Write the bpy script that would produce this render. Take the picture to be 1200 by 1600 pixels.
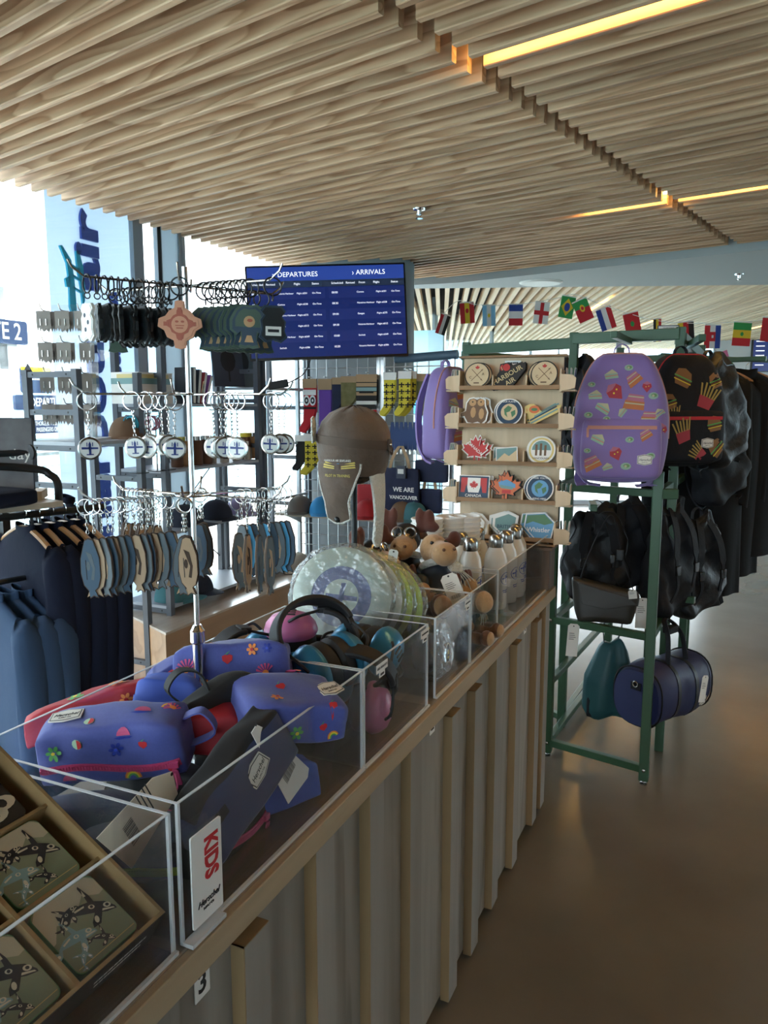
import bpy, bmesh, math, random
from mathutils import Matrix, Vector
from mathutils.bvhtree import BVHTree
R = math.radians; PI = math.pi
rnd = random.Random(7)
SC = bpy.context.scene; COL = SC.collection
for o in list(bpy.data.objects): bpy.data.objects.remove(o)

# ---------------------------------------------------------------- camera
FPX = 1200.0; PITCH = math.atan2(171, 1200); YAW = R(24.42); CH = 1.64
cam = bpy.data.cameras.new('camera'); camo = bpy.data.objects.new('camera', cam); COL.objects.link(camo)
cam.sensor_fit = 'VERTICAL'; cam.sensor_height = 36; cam.lens = 36*FPX/1600; cam.clip_start = .02; cam.clip_end = 3000
camo.location = (0, 0, CH); camo.rotation_euler = (PI/2-PITCH, 0, YAW); SC.camera = camo
# ---------------------------------------------------------------- world, sun, exposure
SC.view_settings.view_transform = 'Standard'; SC.view_settings.look = 'None'; SC.view_settings.gamma = 1
SC.view_settings.use_curve_mapping = False; SC.view_settings.exposure = 1.92
w = bpy.data.worlds.new('world'); SC.world = w; w.use_nodes = True
bg = w.node_tree.nodes['Background']; bg.inputs[0].default_value = (.88, .945, 1, 1); bg.inputs[1].default_value = 1.9
sun = bpy.data.lights.new('sun', 'SUN'); sun.energy = 3.2; sun.angle = R(1.5); sun.color = (1, .95, .86)
suno = bpy.data.objects.new('sun', sun); COL.objects.link(suno); suno.rotation_euler = (R(36), 0, R(195)); suno.location = (-8, 0, 12)

# ---------------------------------------------------------------- pixel -> place (a pixel is only a direction; the plane touched gives the distance)
_c, _s, _ct, _st = math.cos(PITCH), math.sin(PITCH), math.cos(YAW), math.sin(YAW)
def ray(px, py):
    a, b = (px-600)/FPX, (800-py)/FPX
    X, Y, Z = a, _c+b*_s, -_s+b*_c
    return Vector((X*_ct-Y*_st, X*_st+Y*_ct, Z))
def pt(px, py, x=None, y=None, z=None):
    r = ray(px, py)
    t = x/r.x if x is not None else y/r.y if y is not None else (z-CH)/r.z
    return Vector((0, 0, CH))+r*t

# ---------------------------------------------------------------- materials
MATS = {}
def mat(name, col, rough=.6, metal=0, var=0, scale=8, bump=0, stretch=None, col2=None, emit=0, spec=.5, sheen=0, coat=0, detail=4, objrand=0):
    m = bpy.data.materials.new(name); m.use_nodes = True; nt = m.node_tree; b = nt.nodes['Principled BSDF']
    c = (*col, 1); b.inputs['Base Color'].default_value = c; b.inputs['Roughness'].default_value = rough
    b.inputs['Metallic'].default_value = metal; b.inputs['Specular IOR Level'].default_value = spec
    if sheen: b.inputs['Sheen Weight'].default_value = sheen
    if coat: b.inputs['Coat Weight'].default_value = coat
    if emit: b.inputs['Emission Color'].default_value = c; b.inputs['Emission Strength'].default_value = emit
    if var or bump or col2:
        tc = nt.nodes.new('ShaderNodeTexCoord'); mp = nt.nodes.new('ShaderNodeMapping')
        mp.inputs['Scale'].default_value = stretch or (1, 1, 1)
        nt.links.new(tc.outputs['Object'], mp.inputs['Vector'])
        if objrand:
            oi = nt.nodes.new('ShaderNodeObjectInfo'); sc = nt.nodes.new('ShaderNodeVectorMath'); sc.operation = 'SCALE'
            sc.inputs[0].default_value = (13, 7, 5); nt.links.new(oi.outputs['Random'], sc.inputs['Scale']); nt.links.new(sc.outputs[0], mp.inputs['Location'])
        nz = nt.nodes.new('ShaderNodeTexNoise'); nz.inputs['Scale'].default_value = scale; nz.inputs['Detail'].default_value = detail
        nt.links.new(mp.outputs['Vector'], nz.inputs['Vector'])
        if var or col2:
            rp = nt.nodes.new('ShaderNodeValToRGB'); e = rp.color_ramp.elements
            e[0].position = .3; e[1].position = .7
            if col2: e[0].color = (*col2, 1); e[1].color = c
            else:
                e[0].color = (*[x*(1-var) for x in col], 1); e[1].color = (*[min(1, x*(1+var)) for x in col], 1)
            nt.links.new(nz.outputs['Fac'], rp.inputs['Fac']); nt.links.new(rp.outputs['Color'], b.inputs['Base Color'])
        if bump:
            bp = nt.nodes.new('ShaderNodeBump'); bp.inputs['Strength'].default_value = bump; bp.inputs['Distance'].default_value = .01
            nt.links.new(nz.outputs['Fac'], bp.inputs['Height']); nt.links.new(bp.outputs['Normal'], b.inputs['Normal'])
    MATS[name] = m; return m
def wood(name, light, dark, scale=1.0, rough=.5, axis=0, rings=9, rand=.12, along=.55):
    """sawn softwood: growth-ring bands from distorted distance, stretched along the grain, shifted per board"""
    m = bpy.data.materials.new(name); m.use_nodes = True; nt = m.node_tree; N = nt.nodes.new; L = nt.links.new; b = nt.nodes['Principled BSDF']
    tc = N('ShaderNodeTexCoord'); mp = N('ShaderNodeMapping'); s = [7*scale]*3; s[axis] = along*scale; mp.inputs['Scale'].default_value = s
    oi = N('ShaderNodeObjectInfo'); vm = N('ShaderNodeVectorMath'); vm.operation = 'SCALE'; vm.inputs[0].default_value = (31, 17, 23)
    L(oi.outputs['Random'], vm.inputs['Scale']); L(vm.outputs[0], mp.inputs['Location']); L(tc.outputs['Object'], mp.inputs['Vector'])
    n1 = N('ShaderNodeTexNoise'); n1.inputs['Scale'].default_value = 1.1; n1.inputs['Detail'].default_value = 2; L(mp.outputs[0], n1.inputs['Vector'])
    mu = N('ShaderNodeMath'); mu.operation = 'MULTIPLY'; mu.inputs[1].default_value = rings; L(n1.outputs['Fac'], mu.inputs[0])
    fr_ = N('ShaderNodeMath'); fr_.operation = 'FRACT'; L(mu.outputs[0], fr_.inputs[0])
    rp = N('ShaderNodeValToRGB'); e = rp.color_ramp.elements; e[0].color = (*light, 1); e[0].position = .25; e[1].color = (*dark, 1); e[1].position = .9
    q = rp.color_ramp.elements.new(1.0); q.color = (*light, 1); L(fr_.outputs[0], rp.inputs['Fac'])
    n2 = N('ShaderNodeTexNoise'); n2.inputs['Scale'].default_value = 9; n2.inputs['Detail'].default_value = 3; L(mp.outputs[0], n2.inputs['Vector'])
    hs = N('ShaderNodeHueSaturation'); L(rp.outputs['Color'], hs.inputs['Color'])
    mr = N('ShaderNodeMapRange'); mr.inputs['To Min'].default_value = 1-rand; mr.inputs['To Max'].default_value = 1+rand; L(oi.outputs['Random'], mr.inputs['Value'])
    ad = N('ShaderNodeMath'); ad.operation = 'MULTIPLY_ADD'; ad.inputs[1].default_value = .3; L(n2.outputs['Fac'], ad.inputs[0])
    sb = N('ShaderNodeMath'); sb.operation = 'SUBTRACT'; sb.inputs[1].default_value = .15; L(mr.outputs[0], sb.inputs[0]); L(sb.outputs[0], ad.inputs[2]); L(ad.outputs[0], hs.inputs['Value'])
    L(hs.outputs['Color'], b.inputs['Base Color']); b.inputs['Roughness'].default_value = rough
    bp = N('ShaderNodeBump'); bp.inputs['Strength'].default_value = .15; bp.inputs['Distance'].default_value = .004; L(n2.outputs['Fac'], bp.inputs['Height']); L(bp.outputs[0], b.inputs['Normal'])
    MATS[name] = m; return m
def clear(name, tint=(1, 1, 1), ior=1.45, rough=.02, haze=0, hazecol=(.8, .85, .9), boost=1.0, wrinkle=0):
    """thin clear sheet: transparent with a Fresnel reflection, plus a little milky haze"""
    m = bpy.data.materials.new(name); m.use_nodes = True; nt = m.node_tree; N = nt.nodes.new; L = nt.links.new
    nt.nodes.remove(nt.nodes['Principled BSDF']); out = nt.nodes['Material Output']
    t = N('ShaderNodeBsdfTransparent'); t.inputs[0].default_value = (*tint, 1)
    g = N('ShaderNodeBsdfGlossy'); g.inputs['Roughness'].default_value = rough
    ge = N('ShaderNodeNewGeometry'); dt = N('ShaderNodeVectorMath'); dt.operation = 'DOT_PRODUCT'; L(ge.outputs['Normal'], dt.inputs[0]); L(ge.outputs['Incoming'], dt.inputs[1])
    def mth(op, x, y=None, clampit=False):
        q = N('ShaderNodeMath'); q.operation = op; q.use_clamp = clampit
        for i, v in enumerate((x, y)):
            if v is None: continue
            if isinstance(v, (int, float)): q.inputs[i].default_value = v
            else: L(v, q.inputs[i])
        return q.outputs[0]
    f0 = ((ior-1)/(ior+1))**2   # Schlick on |N.I| so both faces of a thin sheet behave alike
    fz = mth('ADD', mth('MULTIPLY', mth('POWER', mth('SUBTRACT', 1, mth('ABSOLUTE', dt.outputs['Value'])), 5), 1-f0), f0)
    mmo = mth('MULTIPLY', fz, boost, True)
    mx = N('ShaderNodeMixShader'); L(mmo, mx.inputs[0]); L(t.outputs[0], mx.inputs[1]); L(g.outputs[0], mx.inputs[2]); last = mx
    if wrinkle:
        nz = N('ShaderNodeTexNoise'); nz.inputs['Scale'].default_value = wrinkle; nz.inputs['Detail'].default_value = 3; tc = N('ShaderNodeTexCoord'); L(tc.outputs['Object'], nz.inputs['Vector'])
        bp = N('ShaderNodeBump'); bp.inputs['Strength'].default_value = .9; bp.inputs['Distance'].default_value = .02; L(nz.outputs['Fac'], bp.inputs['Height'])
        L(bp.outputs[0], g.inputs['Normal']); L(bp.outputs[0], dt.inputs[0])
    if haze:
        d = N('ShaderNodeBsdfDiffuse'); d.inputs[0].default_value = (*hazecol, 1); m2 = N('ShaderNodeMixShader'); m2.inputs[0].default_value = haze
        L(mx.outputs[0], m2.inputs[1]); L(d.outputs[0], m2.inputs[2]); last = m2
    L(last.outputs[0], out.inputs[0]); MATS[name] = m; return m
def translucent(name, col, fac=.55):
    m = bpy.data.materials.new(name); m.use_nodes = True; nt = m.node_tree; N = nt.nodes.new; L = nt.links.new; nt.nodes.remove(nt.nodes['Principled BSDF'])
    d = N('ShaderNodeBsdfDiffuse'); t = N('ShaderNodeBsdfTranslucent'); x = N('ShaderNodeMixShader'); x.inputs[0].default_value = fac
    d.inputs[0].default_value = t.inputs[0].default_value = (*col, 1); L(d.outputs[0], x.inputs[1]); L(t.outputs[0], x.inputs[2]); L(x.outputs[0], nt.nodes['Material Output'].inputs[0]); MATS[name] = m; return m
mat('white', (.82, .82, .80), .5); mat('paper', (.78, .77, .73), .7); mat('black', (.012, .012, .014), .55); mat('blackgloss', (.01, .01, .012), .25)
mat('chrome', (.72, .72, .72), .12, 1); mat('steel', (.45, .44, .42), .25, 1); mat('wire', (.55, .56, .57), .3, 1); mat('darkmetal', (.075, .08, .095), .45, .3)
mat('blackmetal', (.02, .021, .024), .4, .4); mat('green', (.032, .085, .042), .42, .1); mat('greywall', (.30, .33, .35), .8, var=.06, scale=3)
mat('whitewall', (.72, .74, .75), .8); mat('mullion', (.34, .38, .42), .5, .1); mat('ink', (.02, .02, .025), .7); mat('tagcream', (.70, .63, .50), .7)
mat('red', (.55, .02, .03), .6); mat('crimson', (.42, .012, .02), .65); mat('pink', (.72, .16, .36), .35); mat('hotpink', (.62, .08, .22), .5); mat('orange', (.80, .25, .05), .6)
mat('yellow', (.80, .62, .05), .6); mat('lime', (.42, .60, .06), .4); mat('leaf', (.10, .40, .10), .6); mat('cyan', (.02, .42, .60), .5); mat('skyblue', (.10, .45, .80), .6)
mat('blue', (.03, .07, .55), .6); mat('royal', (.012, .035, .32), .6); mat('navy', (.010, .016, .055), .75, var=.15, scale=20); mat('offwhite', (.75, .73, .66), .7)
mat('mint', (.45, .68, .48), .6); mat('brown', (.12, .05, .025), .7); mat('tan', (.50, .30, .15), .8)
clear('glass', (.93, .97, .98), 1.45, .01); clear('acrylic', (.985, .988, .99), 1.49, .03, haze=.012); clear('acryliclip', (.85, .88, .9), 1.5, .15, haze=.55, hazecol=(.9, .93, .95))
clear('film', (.95, .96, .97), 1.45, .10, haze=.07, boost=3.0, wrinkle=30)
M_ = MATS

# ---------------------------------------------------------------- mesh building
def T(loc=(0, 0, 0), rz=0, rx=0, ry=0, s=None):
    m = Matrix.Translation(loc) @ Matrix.Rotation(rz, 4, 'Z') @ Matrix.Rotation(ry, 4, 'Y') @ Matrix.Rotation(rx, 4, 'X')
    if s is not None: m = m @ Matrix.Diagonal((*((s,)*3 if isinstance(s, (int, float)) else s), 1))
    return m
def fr(o, x, y):
    """frame: origin, x axis, approximate y axis; z = x cross y (faces the viewer)"""
    x = Vector(x).normalized(); z = x.cross(Vector(y)).normalized(); y = z.cross(x)
    m = Matrix.Identity(4)
    for i in range(3): m[i][0] = x[i]; m[i][1] = y[i]; m[i][2] = z[i]; m[i][3] = o[i]
    return m
class MB:
    def __init__(s): s.v = []; s.f = []; s.m = []; s.cur = 0; s.mats = []
    def use(s, name):
        if name not in s.mats: s.mats.append(name)
        s.cur = s.mats.index(name); return s
    def add(s, vs, fs, M=None):
        n = len(s.v); s.v += [tuple(M @ Vector(p)) if M else tuple(p) for p in vs]
        s.f += [tuple(i+n for i in q) for q in fs]; s.m += [s.cur]*len(fs); return s
    def box(s, c, d, M=None):
        x, y, z = d[0]/2, d[1]/2, d[2]/2
        vs = [(c[0]+i*x, c[1]+j*y, c[2]+k*z) for i in (-1, 1) for j in (-1, 1) for k in (-1, 1)]
        return s.add(vs, [(0, 1, 3, 2), (4, 6, 7, 5), (0, 4, 5, 1), (2, 3, 7, 6), (0, 2, 6, 4), (1, 5, 7, 3)], M)
    def bx(s, x0, x1, y0, y1, z0, z1, M=None): return s.box(((x0+x1)/2, (y0+y1)/2, (z0+z1)/2), (x1-x0, y1-y0, z1-z0), M)
    def tube(s, pts, r, n=8, M=None, closed=False, flat=None):
        pts = [Vector(p) for p in pts]; k = len(pts); rs = r if isinstance(r, (list, tuple)) else [r]*k
        vs = []; prev = None
        for i, p in enumerate(pts):
            a = pts[(i-1) % k] if (closed or i) else p; b = pts[(i+1) % k] if (closed or i < k-1) else p
            t = (b-a).normalized()
            if prev is None: u = t.orthogonal().normalized() if flat is None else (Vector(flat)-t*t.dot(Vector(flat))).normalized()
            else: u = (prev-t*t.dot(prev)).normalized()
            prev = u; w_ = t.cross(u); q = 1
            vs += [p+(u*math.cos(2*PI*j/n)+w_*math.sin(2*PI*j/n))*rs[i] for j in range(n)]
        fs = [(i*n+j, i*n+(j+1) % n, ((i+1) % k)*n+(j+1) % n, ((i+1) % k)*n+j) for i in range(k if closed else k-1) for j in range(n)]
        if not closed: fs += [tuple(range(n-1, -1, -1)), tuple((k-1)*n+j for j in range(n))]
        return s.add(vs, fs, M)
    def band(s, pts, side, w_, t, M=None, closed=False):
        """flat strap along pts; side = width direction, w_ width, t thickness"""
        pts = [Vector(p) for p in pts]; k = len(pts); vs = []
        for i, p in enumerate(pts):
            a = pts[(i-1) % k] if (closed or i) else p; b = pts[(i+1) % k] if (closed or i < k-1) else p
            tn = (b-a).normalized(); sd = Vector(side if not callable(side) else side(i)); sd = (sd-tn*tn.dot(sd)).normalized(); nn = tn.cross(sd)
            ww = w_(i/(k-1)) if callable(w_) else w_
            vs += [p+sd*ww/2+nn*t/2, p-sd*ww/2+nn*t/2, p-sd*ww/2-nn*t/2, p+sd*ww/2-nn*t/2]
        fs = [(i*4+j, i*4+(j+1) % 4, ((i+1) % k)*4+(j+1) % 4, ((i+1) % k)*4+j) for i in range(k if closed else k-1) for j in range(4)]
        if not closed: fs += [(3, 2, 1, 0), tuple((k-1)*4+j for j in range(4))]
        return s.add(vs, fs, M)
    def ring(s, c, R_, r, axis=(0, 1, 0), n=20, m=6, M=None):
        a = Vector(axis).normalized(); u = a.orthogonal().normalized(); v = a.cross(u); c = Vector(c)
        return s.tube([c+(u*math.cos(2*PI*i/n)+v*math.sin(2*PI*i/n))*R_ for i in range(n)], r, m, M, closed=True)
    def cyl(s, p0, p1, r0, r1=None, n=16, M=None): return s.tube([p0, p1], [r0, r0 if r1 is None else r1], n, M)
    def lathe(s, prof, n=24, M=None):
        k = len(prof); vs = [(r*math.cos(2*PI*j/n), r*math.sin(2*PI*j/n), z) for r, z in prof for j in range(n)]
        fs = [(i*n+j, i*n+(j+1) % n, (i+1)*n+(j+1) % n, (i+1)*n+j) for i in range(k-1) for j in range(n)]
        fs += [tuple(range(n-1, -1, -1)), tuple((k-1)*n+j for j in range(n))]
        return s.add(vs, fs, M)
    def prism(s, poly, h, M=None, z0=0):
        n = len(poly); vs = [(x, y, z0) for x, y in poly]+[(x, y, z0+h) for x, y in poly]
        return s.add(vs, [tuple(range(n-1, -1, -1)), tuple(range(n, 2*n))]+[(i, (i+1) % n, n+(i+1) % n, n+i) for i in range(n)], M)
    def flat(s, poly, z=0, M=None): return s.add([(x, y, z) for x, y in poly], [tuple(range(len(poly)))], M)
    def ell(s, c, r, M=None, n=16, k=10, fn=None):
        if isinstance(r, (int, float)): r = (r, r, r)
        vs = []
        for i in range(k+1):
            a = PI*i/k-PI/2
            for j in range(n):
                b = 2*PI*j/n; p = (math.cos(a)*math.cos(b), math.cos(a)*math.sin(b), math.sin(a))
                if fn: p = fn(*p)
                vs.append((c[0]+r[0]*p[0], c[1]+r[1]*p[1], c[2]+r[2]*p[2]))
        fs = [(i*n+j, i*n+(j+1) % n, (i+1)*n+(j+1) % n, (i+1)*n+j) for i in range(k) for j in range(n)]
        return s.add(vs, fs, M)
    def loft(s, rings, M=None, caps=True):
        n = len(rings[0]); vs = [p for r in rings for p in r]
        fs = [(i*n+j, i*n+(j+1) % n, (i+1)*n+(j+1) % n, (i+1)*n+j) for i in range(len(rings)-1) for j in range(n)]
        if caps: fs += [tuple(range(n-1, -1, -1)), tuple((len(rings)-1)*n+j for j in range(n))]
        return s.add(vs, fs, M)
    def soft(s, d, r=.3, bulge=0, n=8, M=None, fn=None):
        """rounded, bulging box of full size d; r = corner rounding as a share of the smallest half size"""
        h = [x/2 for x in d]; rad = r*min(h); vs = []; idx = {}; fs = []
        def vid(p):
            key = tuple(round(q, 5) for q in p)
            if key not in idx:
                u = list(p); q = []
                for i in range(3): q.append(u[i]*h[i])
                core = [max(-(h[i]-rad), min(h[i]-rad, q[i])) for i in range(3)]; dv = Vector([q[i]-core[i] for i in range(3)])
                if dv.length > 1e-9: dv = dv.normalized()*rad
                g = [core[i]+dv[i] for i in range(3)]
                if bulge:
                    for i in range(3):
                        a, b = (i+1) % 3, (i+2) % 3
                        g[i] *= 1+bulge*(1-u[a]**2)*(1-u[b]**2)*min(1, .6*max(h)/h[i])
                if fn: g = fn(*g)
                idx[key] = len(vs); vs.append(tuple(g))
            return idx[key]
        def sp(t): return math.copysign(abs(t)**.75, t)
        for ax in range(3):
            for sg in (-1, 1):
                for i in range(n):
                    for j in range(n):
                        q = []
                        for a, b in ((i, j), (i+1, j), (i+1, j+1), (i, j+1)):
                            p = [0, 0, 0]; p[ax] = sg; p[(ax+1) % 3] = sp(-1+2*a/n); p[(ax+2) % 3] = sp(-1+2*b/n); q.append(vid(p))
                        fs.append(tuple(q if sg > 0 else q[::-1]))
        return s.add(vs, fs, M)
    def bvh(s): return BVHTree.FromPolygons([Vector(p) for p in s.v], s.f)
    def mesh(s, name, m=None, smooth=35):
        me = bpy.data.meshes.new(name); me.from_pydata(s.v, [], s.f)
        if m is not None: me.materials.append(M_[m] if isinstance(m, str) else m)
        else:
            for q in s.mats: me.materials.append(M_[q])
            me.polygons.foreach_set('material_index', s.m)
        me.validate()
        if smooth:
            me.polygons.foreach_set('use_smooth', [True]*len(me.polygons)); me.set_sharp_from_angle(angle=R(smooth))
        me.update(); return me
    def build(s, name, m=None, parent=None, M=None, smooth=35, bevel=0, kind=None, label=None):
        return link(name, s.mesh(name, m, smooth), parent, M, bevel, kind, label)
def link(name, me, parent=None, M=None, bevel=0, kind=None, label=None):
    o = bpy.data.objects.new(name, me); COL.objects.link(o)
    if M is not None: o.matrix_basis = M
    if parent is not None: o.parent = parent
    if bevel:
        b = o.modifiers.new('bevel', 'BEVEL'); b.width = bevel; b.segments = 2; b.limit_method = 'ANGLE'; b.angle_limit = R(50)
    if kind: o['kind'] = kind
    if label: o['label'] = label
    return o
def tag(o, label, cat, group=None):
    o['label'] = label; o['category'] = cat
    if group: o['group'] = group
    return o
def thing(name, label, cat, M=None, group=None):
    o = bpy.data.objects.new(name, None); COL.objects.link(o); o.empty_display_size = .05
    if M is not None: o.matrix_basis = M if isinstance(M, Matrix) else Matrix.Translation(M)
    return tag(o, label, cat, group)
def dup(root, M, label=None, group=None):
    r = root.copy(); COL.objects.link(r); r.parent = None; r.matrix_basis = M if isinstance(M, Matrix) else Matrix.Translation(M)
    if label: r['label'] = label
    if group: r['group'] = group
    for ch in root.children:
        c = ch.copy(); COL.objects.link(c); c.parent = r
        for g in ch.children:
            d = g.copy(); COL.objects.link(d); d.parent = c
    return r
_TX = {}
def text(name, s, size, m, M, parent=None, ext=.0006, shear=0, align='CENTER', sx=1, bold=0):
    cu = bpy.data.curves.new('t', 'FONT'); cu.body = s; cu.size = size; cu.extrude = ext; cu.shear = shear; cu.align_x = align; cu.align_y = 'CENTER'; cu.offset = bold
    cu.resolution_u = 3
    o = bpy.data.objects.new('t', cu); me = bpy.data.meshes.new_from_object(o)
    bpy.data.objects.remove(o); me.name = name; me.materials.clear(); me.materials.append(M_[m])
    if sx != 1: me.transform(Matrix.Diagonal((sx, 1, 1, 1)))
    return link(name, me, parent, M)
def bars(name, M, parent, w_, h, n=9, m='ink', seed=1):
    """print too small to read: a line of short dashes"""
    r = random.Random(seed); k = MB(); x = -w_/2
    while x < w_/2: d = r.uniform(.4, 1.3)*w_/n; k.prism(rect(x, -h/2, min(w_/2, x+d*.8), h/2), .0002, M); x += d
    return k.build(name, m, parent, smooth=0)
def decal(mb, bvh, M, poly, z=.0015, dist=.5, sub=1):
    """lay a flat outline on a surface: every vertex is dropped along -z of frame M"""
    n = len(poly); cx = sum(p[0] for p in poly)/n; cy = sum(p[1] for p in poly)/n
    pts = []
    for i in range(n):
        a, b = poly[i], poly[(i+1) % n]
        for k in range(sub): pts.append((a[0]+(b[0]-a[0])*k/sub, a[1]+(b[1]-a[1])*k/sub))
    rings = [[(cx, cy)]*1, [((x+cx)/2, (y+cy)/2) for x, y in pts], pts]
    dr = -(M.to_3x3() @ Vector((0, 0, 1))); vs = []
    for rg in rings:
        for x, y in rg:
            o = M @ Vector((x, y, 0)); h = bvh.ray_cast(o-dr*dist, dr)
            if h[0] is None: return
            vs.append(h[0]+(h[1] if h[1].dot(dr) < 0 else -h[1])*z)
    k = len(pts); fs = [(0, 1+i, 1+(i+1) % k) for i in range(k)]+[(1+i, 1+k+i, 1+k+(i+1) % k, 1+(i+1) % k) for i in range(k)]
    mb.add(vs, fs)
def circ(cx, cy, r, n=14, a0=0, ry=None): return [(cx+r*math.cos(a0+2*PI*i/n), cy+(ry or r)*math.sin(a0+2*PI*i/n)) for i in range(n)]
def rect(x0, y0, x1, y1): return [(x0, y0), (x1, y0), (x1, y1), (x0, y1)]
def rrect(w_, h, r, n=4):
    o = []
    for cx, cy, a in ((w_/2-r, h/2-r, 0), (-w_/2+r, h/2-r, 90), (-w_/2+r, -h/2+r, 180), (w_/2-r, -h/2+r, 270)):
        o += [(cx+r*math.cos(R(a+90*i/n)), cy+r*math.sin(R(a+90*i/n))) for i in range(n+1)]
    return o
def xf(poly, x=0, y=0, a=0, s=1):
    c, q = math.cos(a)*s, math.sin(a)*s
    return [(x+px*c-py*q, y+px*q+py*c) for px, py in poly]
def catmull(pts, k=6):
    pts = [Vector(p) for p in pts]; o = []
    for i in range(len(pts)-1):
        a, b, c, d = pts[max(0, i-1)], pts[i], pts[i+1], pts[min(len(pts)-1, i+2)]
        for j in range(k):
            t = j/k; o.append(.5*((2*b)+(c-a)*t+(2*a-5*b+4*c-d)*t*t+(3*b-a-3*c+d)*t**3))
    return o+[pts[-1]]
# ================================================================ STRUCTURE
mat('concrete', (.185, .16, .13), .22, var=.16, scale=1.6, col2=(.135, .116, .094), bump=.02, detail=8, spec=.5)
mat('ceilback', (.012, .010, .009), .9); mat('soffit', (.42, .45, .46), .75)
wood('slatwood', (.68, .435, .265), (.45, .245, .13), 1.0, .55, axis=0, rings=11, rand=.15, along=1.3)
wood('slatlight', (.78, .62, .44), (.62, .44, .28), .6, .55, axis=0, rings=5, rand=.08)
def S(name, mb, m=None, parent=None, **k): return mb.build(name, m, parent, kind='structure' if parent is None else None, **k)
S('floor', MB().bx(-3.2, 9, -4, 19, -.12, 0), 'concrete')
# main slatted ceiling: boards run along SD, rows step along G
GA = R(12.43); G = Vector((math.sin(GA), math.cos(GA), 0)); SD = Vector((math.cos(GA), -math.sin(GA), 0)); PITCHR = .0862; WEND = 5.19; TG = -1.224; ZC = 2.6
ce = S('ceiling', MB().prism([(-3.05, -4), (4.2, -4), (4.2, 4.4), tuple((G*5.24+SD*4)[:2]), tuple((G*5.24-SD*4.25)[:2])], .04, z0=2.735), 'ceilback')
c = .003; prof = [(-.0125+c, 0), (.0125-c, 0), (.0125, c), (.0125, .105), (-.0125, .105), (-.0125, c)]   # board section with eased lower edges
sm = MB(); sm.loft([[(x, y, z) for y, z in prof] for x in (0, .25, .5, .75, 1)]); sme = sm.mesh('slat', 'slatwood')
def slat(w_, t0, t1, par, me=sme, z=ZC):
    p = G*w_+SD*t0; link('slat', me, par, Matrix.Translation((p.x, p.y, z)) @ Matrix.Rotation(-GA, 4, 'Z') @ Matrix.Diagonal((t1-t0, 1, 1, 1)))
for k in range(74):
    w_ = WEND-k*PITCHR; tl = (-3.0-w_*G.x)/SD.x+rnd.uniform(-.004, .004)
    slat(w_, tl, TG-.026, ce); slat(w_, TG+.028, 3.6, ce)
mat('led', (1, .62, .16), .4, emit=9)
def strip(w_, t0, t1, label):
    p = G*w_+SD*t0; M = Matrix.Translation((p.x, p.y, ZC)) @ Matrix.Rotation(-GA, 4, 'Z'); t = thing('light_strip', label, 'ceiling light', M, 'linear lights between the slats')
    MB().box(((t1-t0)/2, 0, .075), (t1-t0, .036, .03)).build('housing', 'blackmetal', t); MB().box(((t1-t0)/2, 0, .052), (t1-t0, .030, .016)).build('diffuser', 'led', t)
def midrow(w_): return WEND-(math.floor((WEND-w_)/PITCHR)+.5)*PITCHR
strip(midrow(2.06), TG+.03, 2.2, 'long warm light strip recessed between slats, nearest the camera')
strip(midrow(3.965), TG+.03, 2.4, 'warm light strip right of the dark ceiling gap, farther away')
strip(midrow(3.965), -1.66, TG+.01, 'short warm light strip left of the dark ceiling gap')
# soffit and far slatted ceiling
FD = Vector((-.345, .9385, 0)); FE = Vector((.9385, .345, 0)); B0 = Vector((-2.467, 5.936, 0))
a = G*5.235-SD*3.2; b = G*5.235+SD*4; c2 = B0+FE*7; d = B0-FE*.7
S('soffit', MB().prism([tuple(q[:2]) for q in (a, b, c2, d)], .2, z0=2.555), 'soffit')
cf = S('ceiling_far', MB().prism([tuple(q[:2]) for q in (B0-FE*.8, B0+FE*7.5, B0+FE*7.5+FD*8.4, B0-FE*.8+FD*8.4)], .04, z0=2.79), 'ceilback')
sm2 = MB(); sm2.bx(0, 1, -.019, .019, 0, .09); sme2 = sm2.mesh('slat', 'slatlight', 0)
for i in range(-6, 84):
    p = B0+FE*(i*.086+.05)+FD*.05; link('slat', sme2, cf, Matrix.Translation((p.x, p.y, 2.6)) @ Matrix.Rotation(math.atan2(FD.y, FD.x), 4, 'Z') @ Matrix.Diagonal((8.1, 1, 1, 1)))
for j, (fe, fd, ln) in enumerate([(1.7, 1.2, 1.4), (2.7, 3.2, 1.6), (4.2, 2.4, 2.2)]):
    p = B0+FE*(round(fe/.086)*.086+.093)+FD*fd; t = thing('light_strip', ['far light strip above the first flags', 'middle light strip of the far ceiling', 'right light strip of the far ceiling'][j], 'ceiling light', Matrix.Translation((p.x, p.y, 2.6)) @ Matrix.Rotation(math.atan2(FD.y, FD.x), 4, 'Z'))
    MB().box((ln/2, 0, .05), (ln, .03, .016)).build('diffuser', 'led', t); MB().box((ln/2, 0, .07), (ln, .034, .02)).build('housing', 'blackmetal', t)
p = pt(845, 441, z=2.555); t = thing('ceiling_disc', 'round white disc light flush in the grey soffit', 'ceiling light', (p.x, p.y, 2.555))
MB().lathe([(.001, -.012), (.15, -.012), (.165, -.004), (.165, 0)], 36).build('disc', 'white', t); MB().lathe([(.15, -.0135), (.14, -.0145), (.139, -.012)], 36).build('rim', 'white', t)
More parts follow.
